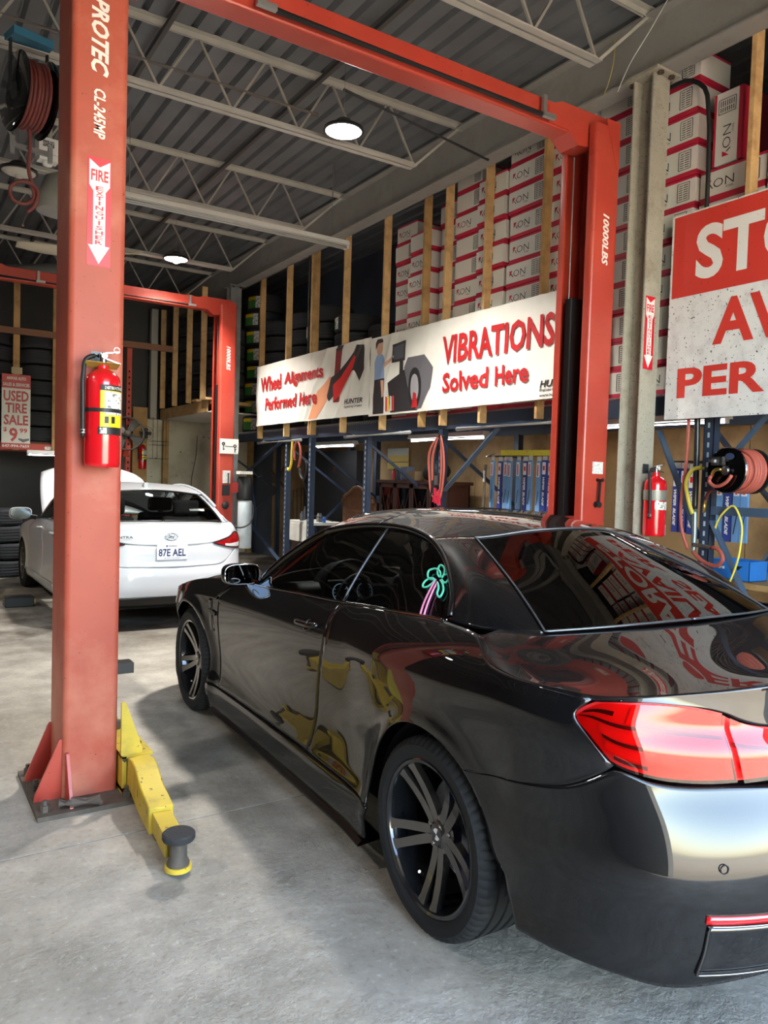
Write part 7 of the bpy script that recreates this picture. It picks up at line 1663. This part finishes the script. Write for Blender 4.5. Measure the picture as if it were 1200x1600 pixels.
    o = MB().span((2.95, 14.3, 0), (3.6, 14.8, 2.5)).build('grey_locker', mat('locker_grey', (78, 80, 82), rough=.6, var=.1, vscale=3)); tag(o, 'tall grey locker at the back behind the drum fan', 'locker')
build_far()
# ---------------------------------------------------------------- lamps
def area(name, loc, size, energy, col=(1, 1, 1), sy=None, parent=None, rot=(0, 0, 0)):
    l = bpy.data.lights.new(name, 'AREA'); l.energy = energy; l.color = col
    l.shape = 'RECTANGLE' if sy else 'DISK'; l.size = size
    if sy: l.size_y = sy
    o = bpy.data.objects.new(name, l); COL.objects.link(o); o.location = loc; o.rotation_euler = rot
    if parent: o.parent = parent
    return o
def high_bay(loc, label, on=True, drop=.4, energy=170):
    r = thing('high_bay_lamp', label, 'lamp', loc)
    MB().lathe([(0, .09), (.06, .09), (.09, .06), (.165, .02), (.17, 0), (.15, -.005), (.15, 0.0), (0, .03)], 32).build('housing', mat('lamp_black', (24, 24, 26), rough=.4), r, smooth=True, angle=40)
    if on: lens = mat('lit_lens', (255, 252, 240), rough=.3, emit=60.0, emit_col=(255, 250, 240))
    else: lens = mat('unlit_lens', (196, 192, 182), rough=.5)
    MB().lathe([(0, -.03), (.08, -.025), (.148, -.004), (.148, .0), (0, .0)], 32).build('lens', lens, r, smooth=True)
    MB().lathe([(0, -.05), (.03, -.05), (.03, -.02), (0, -.02)], 16).build('lens_boss', lens, r, smooth=True)
    MB().cyl((0, 0, .09), (0, 0, drop), .004, 6).build('hanger', m_cable, r)
    if on: area('lamp_light', (0, 0, -.06), .30, energy, (1.0, .96, .9), parent=r).data.spread = math.radians(115)
    return r
high_bay((3.16, 5.70, 4.45), 'bright round high-bay lamp hanging nearest the camera', drop=.55)
high_bay((3.225, 10.38, 4.45), 'bright round high-bay lamp further back', drop=.55)
high_bay((.99, 8.0, 4.32), 'unlit round lamp with black rim left of the red post', on=False, drop=.7)
high_bay((-2.4, 3.4, 4.45), 'high-bay lamp over the empty left bay near the door', drop=.55, energy=70)  # unseen lamp added to lift the ambient light from the left
high_bay((-2.4, 9.2, 4.45), 'high-bay lamp over the empty left bay at the back', drop=.55, energy=90)  # second lamp added out of view to raise the ambient level
def tube_lamp(p, q, label, energy, group, lit=True, two=False):
    p, q = Vector(p), Vector(q); c = (p+q)/2; Ln = (q-p).length; rz = math.atan2((q-p).y, (q-p).x)
    r = thing('tube_lamp', label, 'lamp', c, rz, group)
    MB().prism([(-.06, 0), (.06, 0), (.04, .05), (-.04, .05)], (-Ln/2, 0, 0), (0, 1, 0), (0, 0, 1), (Ln, 0, 0)).build('fixture', mat('fixture_white', (214, 212, 206), rough=.5), r)
    tm = mat('lit_tube', (250, 252, 255), emit=9.0) if lit else mat('unlit_tube', (236, 236, 232), rough=.25)
    for y in ((-.03, .03) if two else (0,)):
        MB().cyl((-Ln/2+.03, y, -.022), (Ln/2-.03, y, -.022), .014, 10).build('tube', tm, r, smooth=True)
        for x in (-Ln/2+.012, Ln/2-.012): MB().box((x, y, -.012), (.02, .03, .05)).build('tube_holder', mat('fixture_white', (214, 212, 206)), r)
    if lit: area('tube_light', (0, 0, -.045), Ln*.95, energy, (.95, .98, 1), sy=.04, parent=r)
    return r
G_ = 'fluorescent lamps under the mezzanine'
tube_lamp((5.5, 10.55, 2.05), (5.5, 9.33, 2.05), 'lit tube lamp over the carved headboard', 7, G_)
tube_lamp((5.5, 7.95, 2.08), (5.5, 6.50, 2.08), 'lit tube lamp behind the red jumper cables', 7, G_)
tube_lamp((5.5, 5.00, 2.12), (5.5, 3.60, 2.12), 'lit tube lamp behind the pale column', 7, G_)
tube_lamp((1.75, 12.9, 1.80), (2.85, 12.9, 1.80), 'lit tube lamp under the back rack beam', 10, None)
tube_lamp((-3.2, .4, 3.6), (-3.2, 3.4, 3.6), 'long lit tube lamp hanging over the left bay', 22, None)
tube_lamp((1.6, 7.62, 4.17), (4.30, 7.60, 4.17), 'long unlit twin tube fixture hanging across the bay', 0, None, lit=False, two=True)
for y in (.8, 3.0):
    o = MB().bar((-3.2, y, 3.65), (-3.2, y, 5.05), .012, .004).build('fixture_chain', m_cable); tag(o, 'thin chain holding the left bay tube lamp at its %s end' % ('near' if y < 2 else 'far'), 'chain')
for x in (1.9, 4.1):
    o = MB().bar((x, 7.6, 4.22), (x, 7.6, 5.05), .012, .004).build('fixture_chain', m_cable); tag(o, 'thin chain holding the %s end of the long tube fixture' % ('left' if x < 3 else 'right'), 'chain')
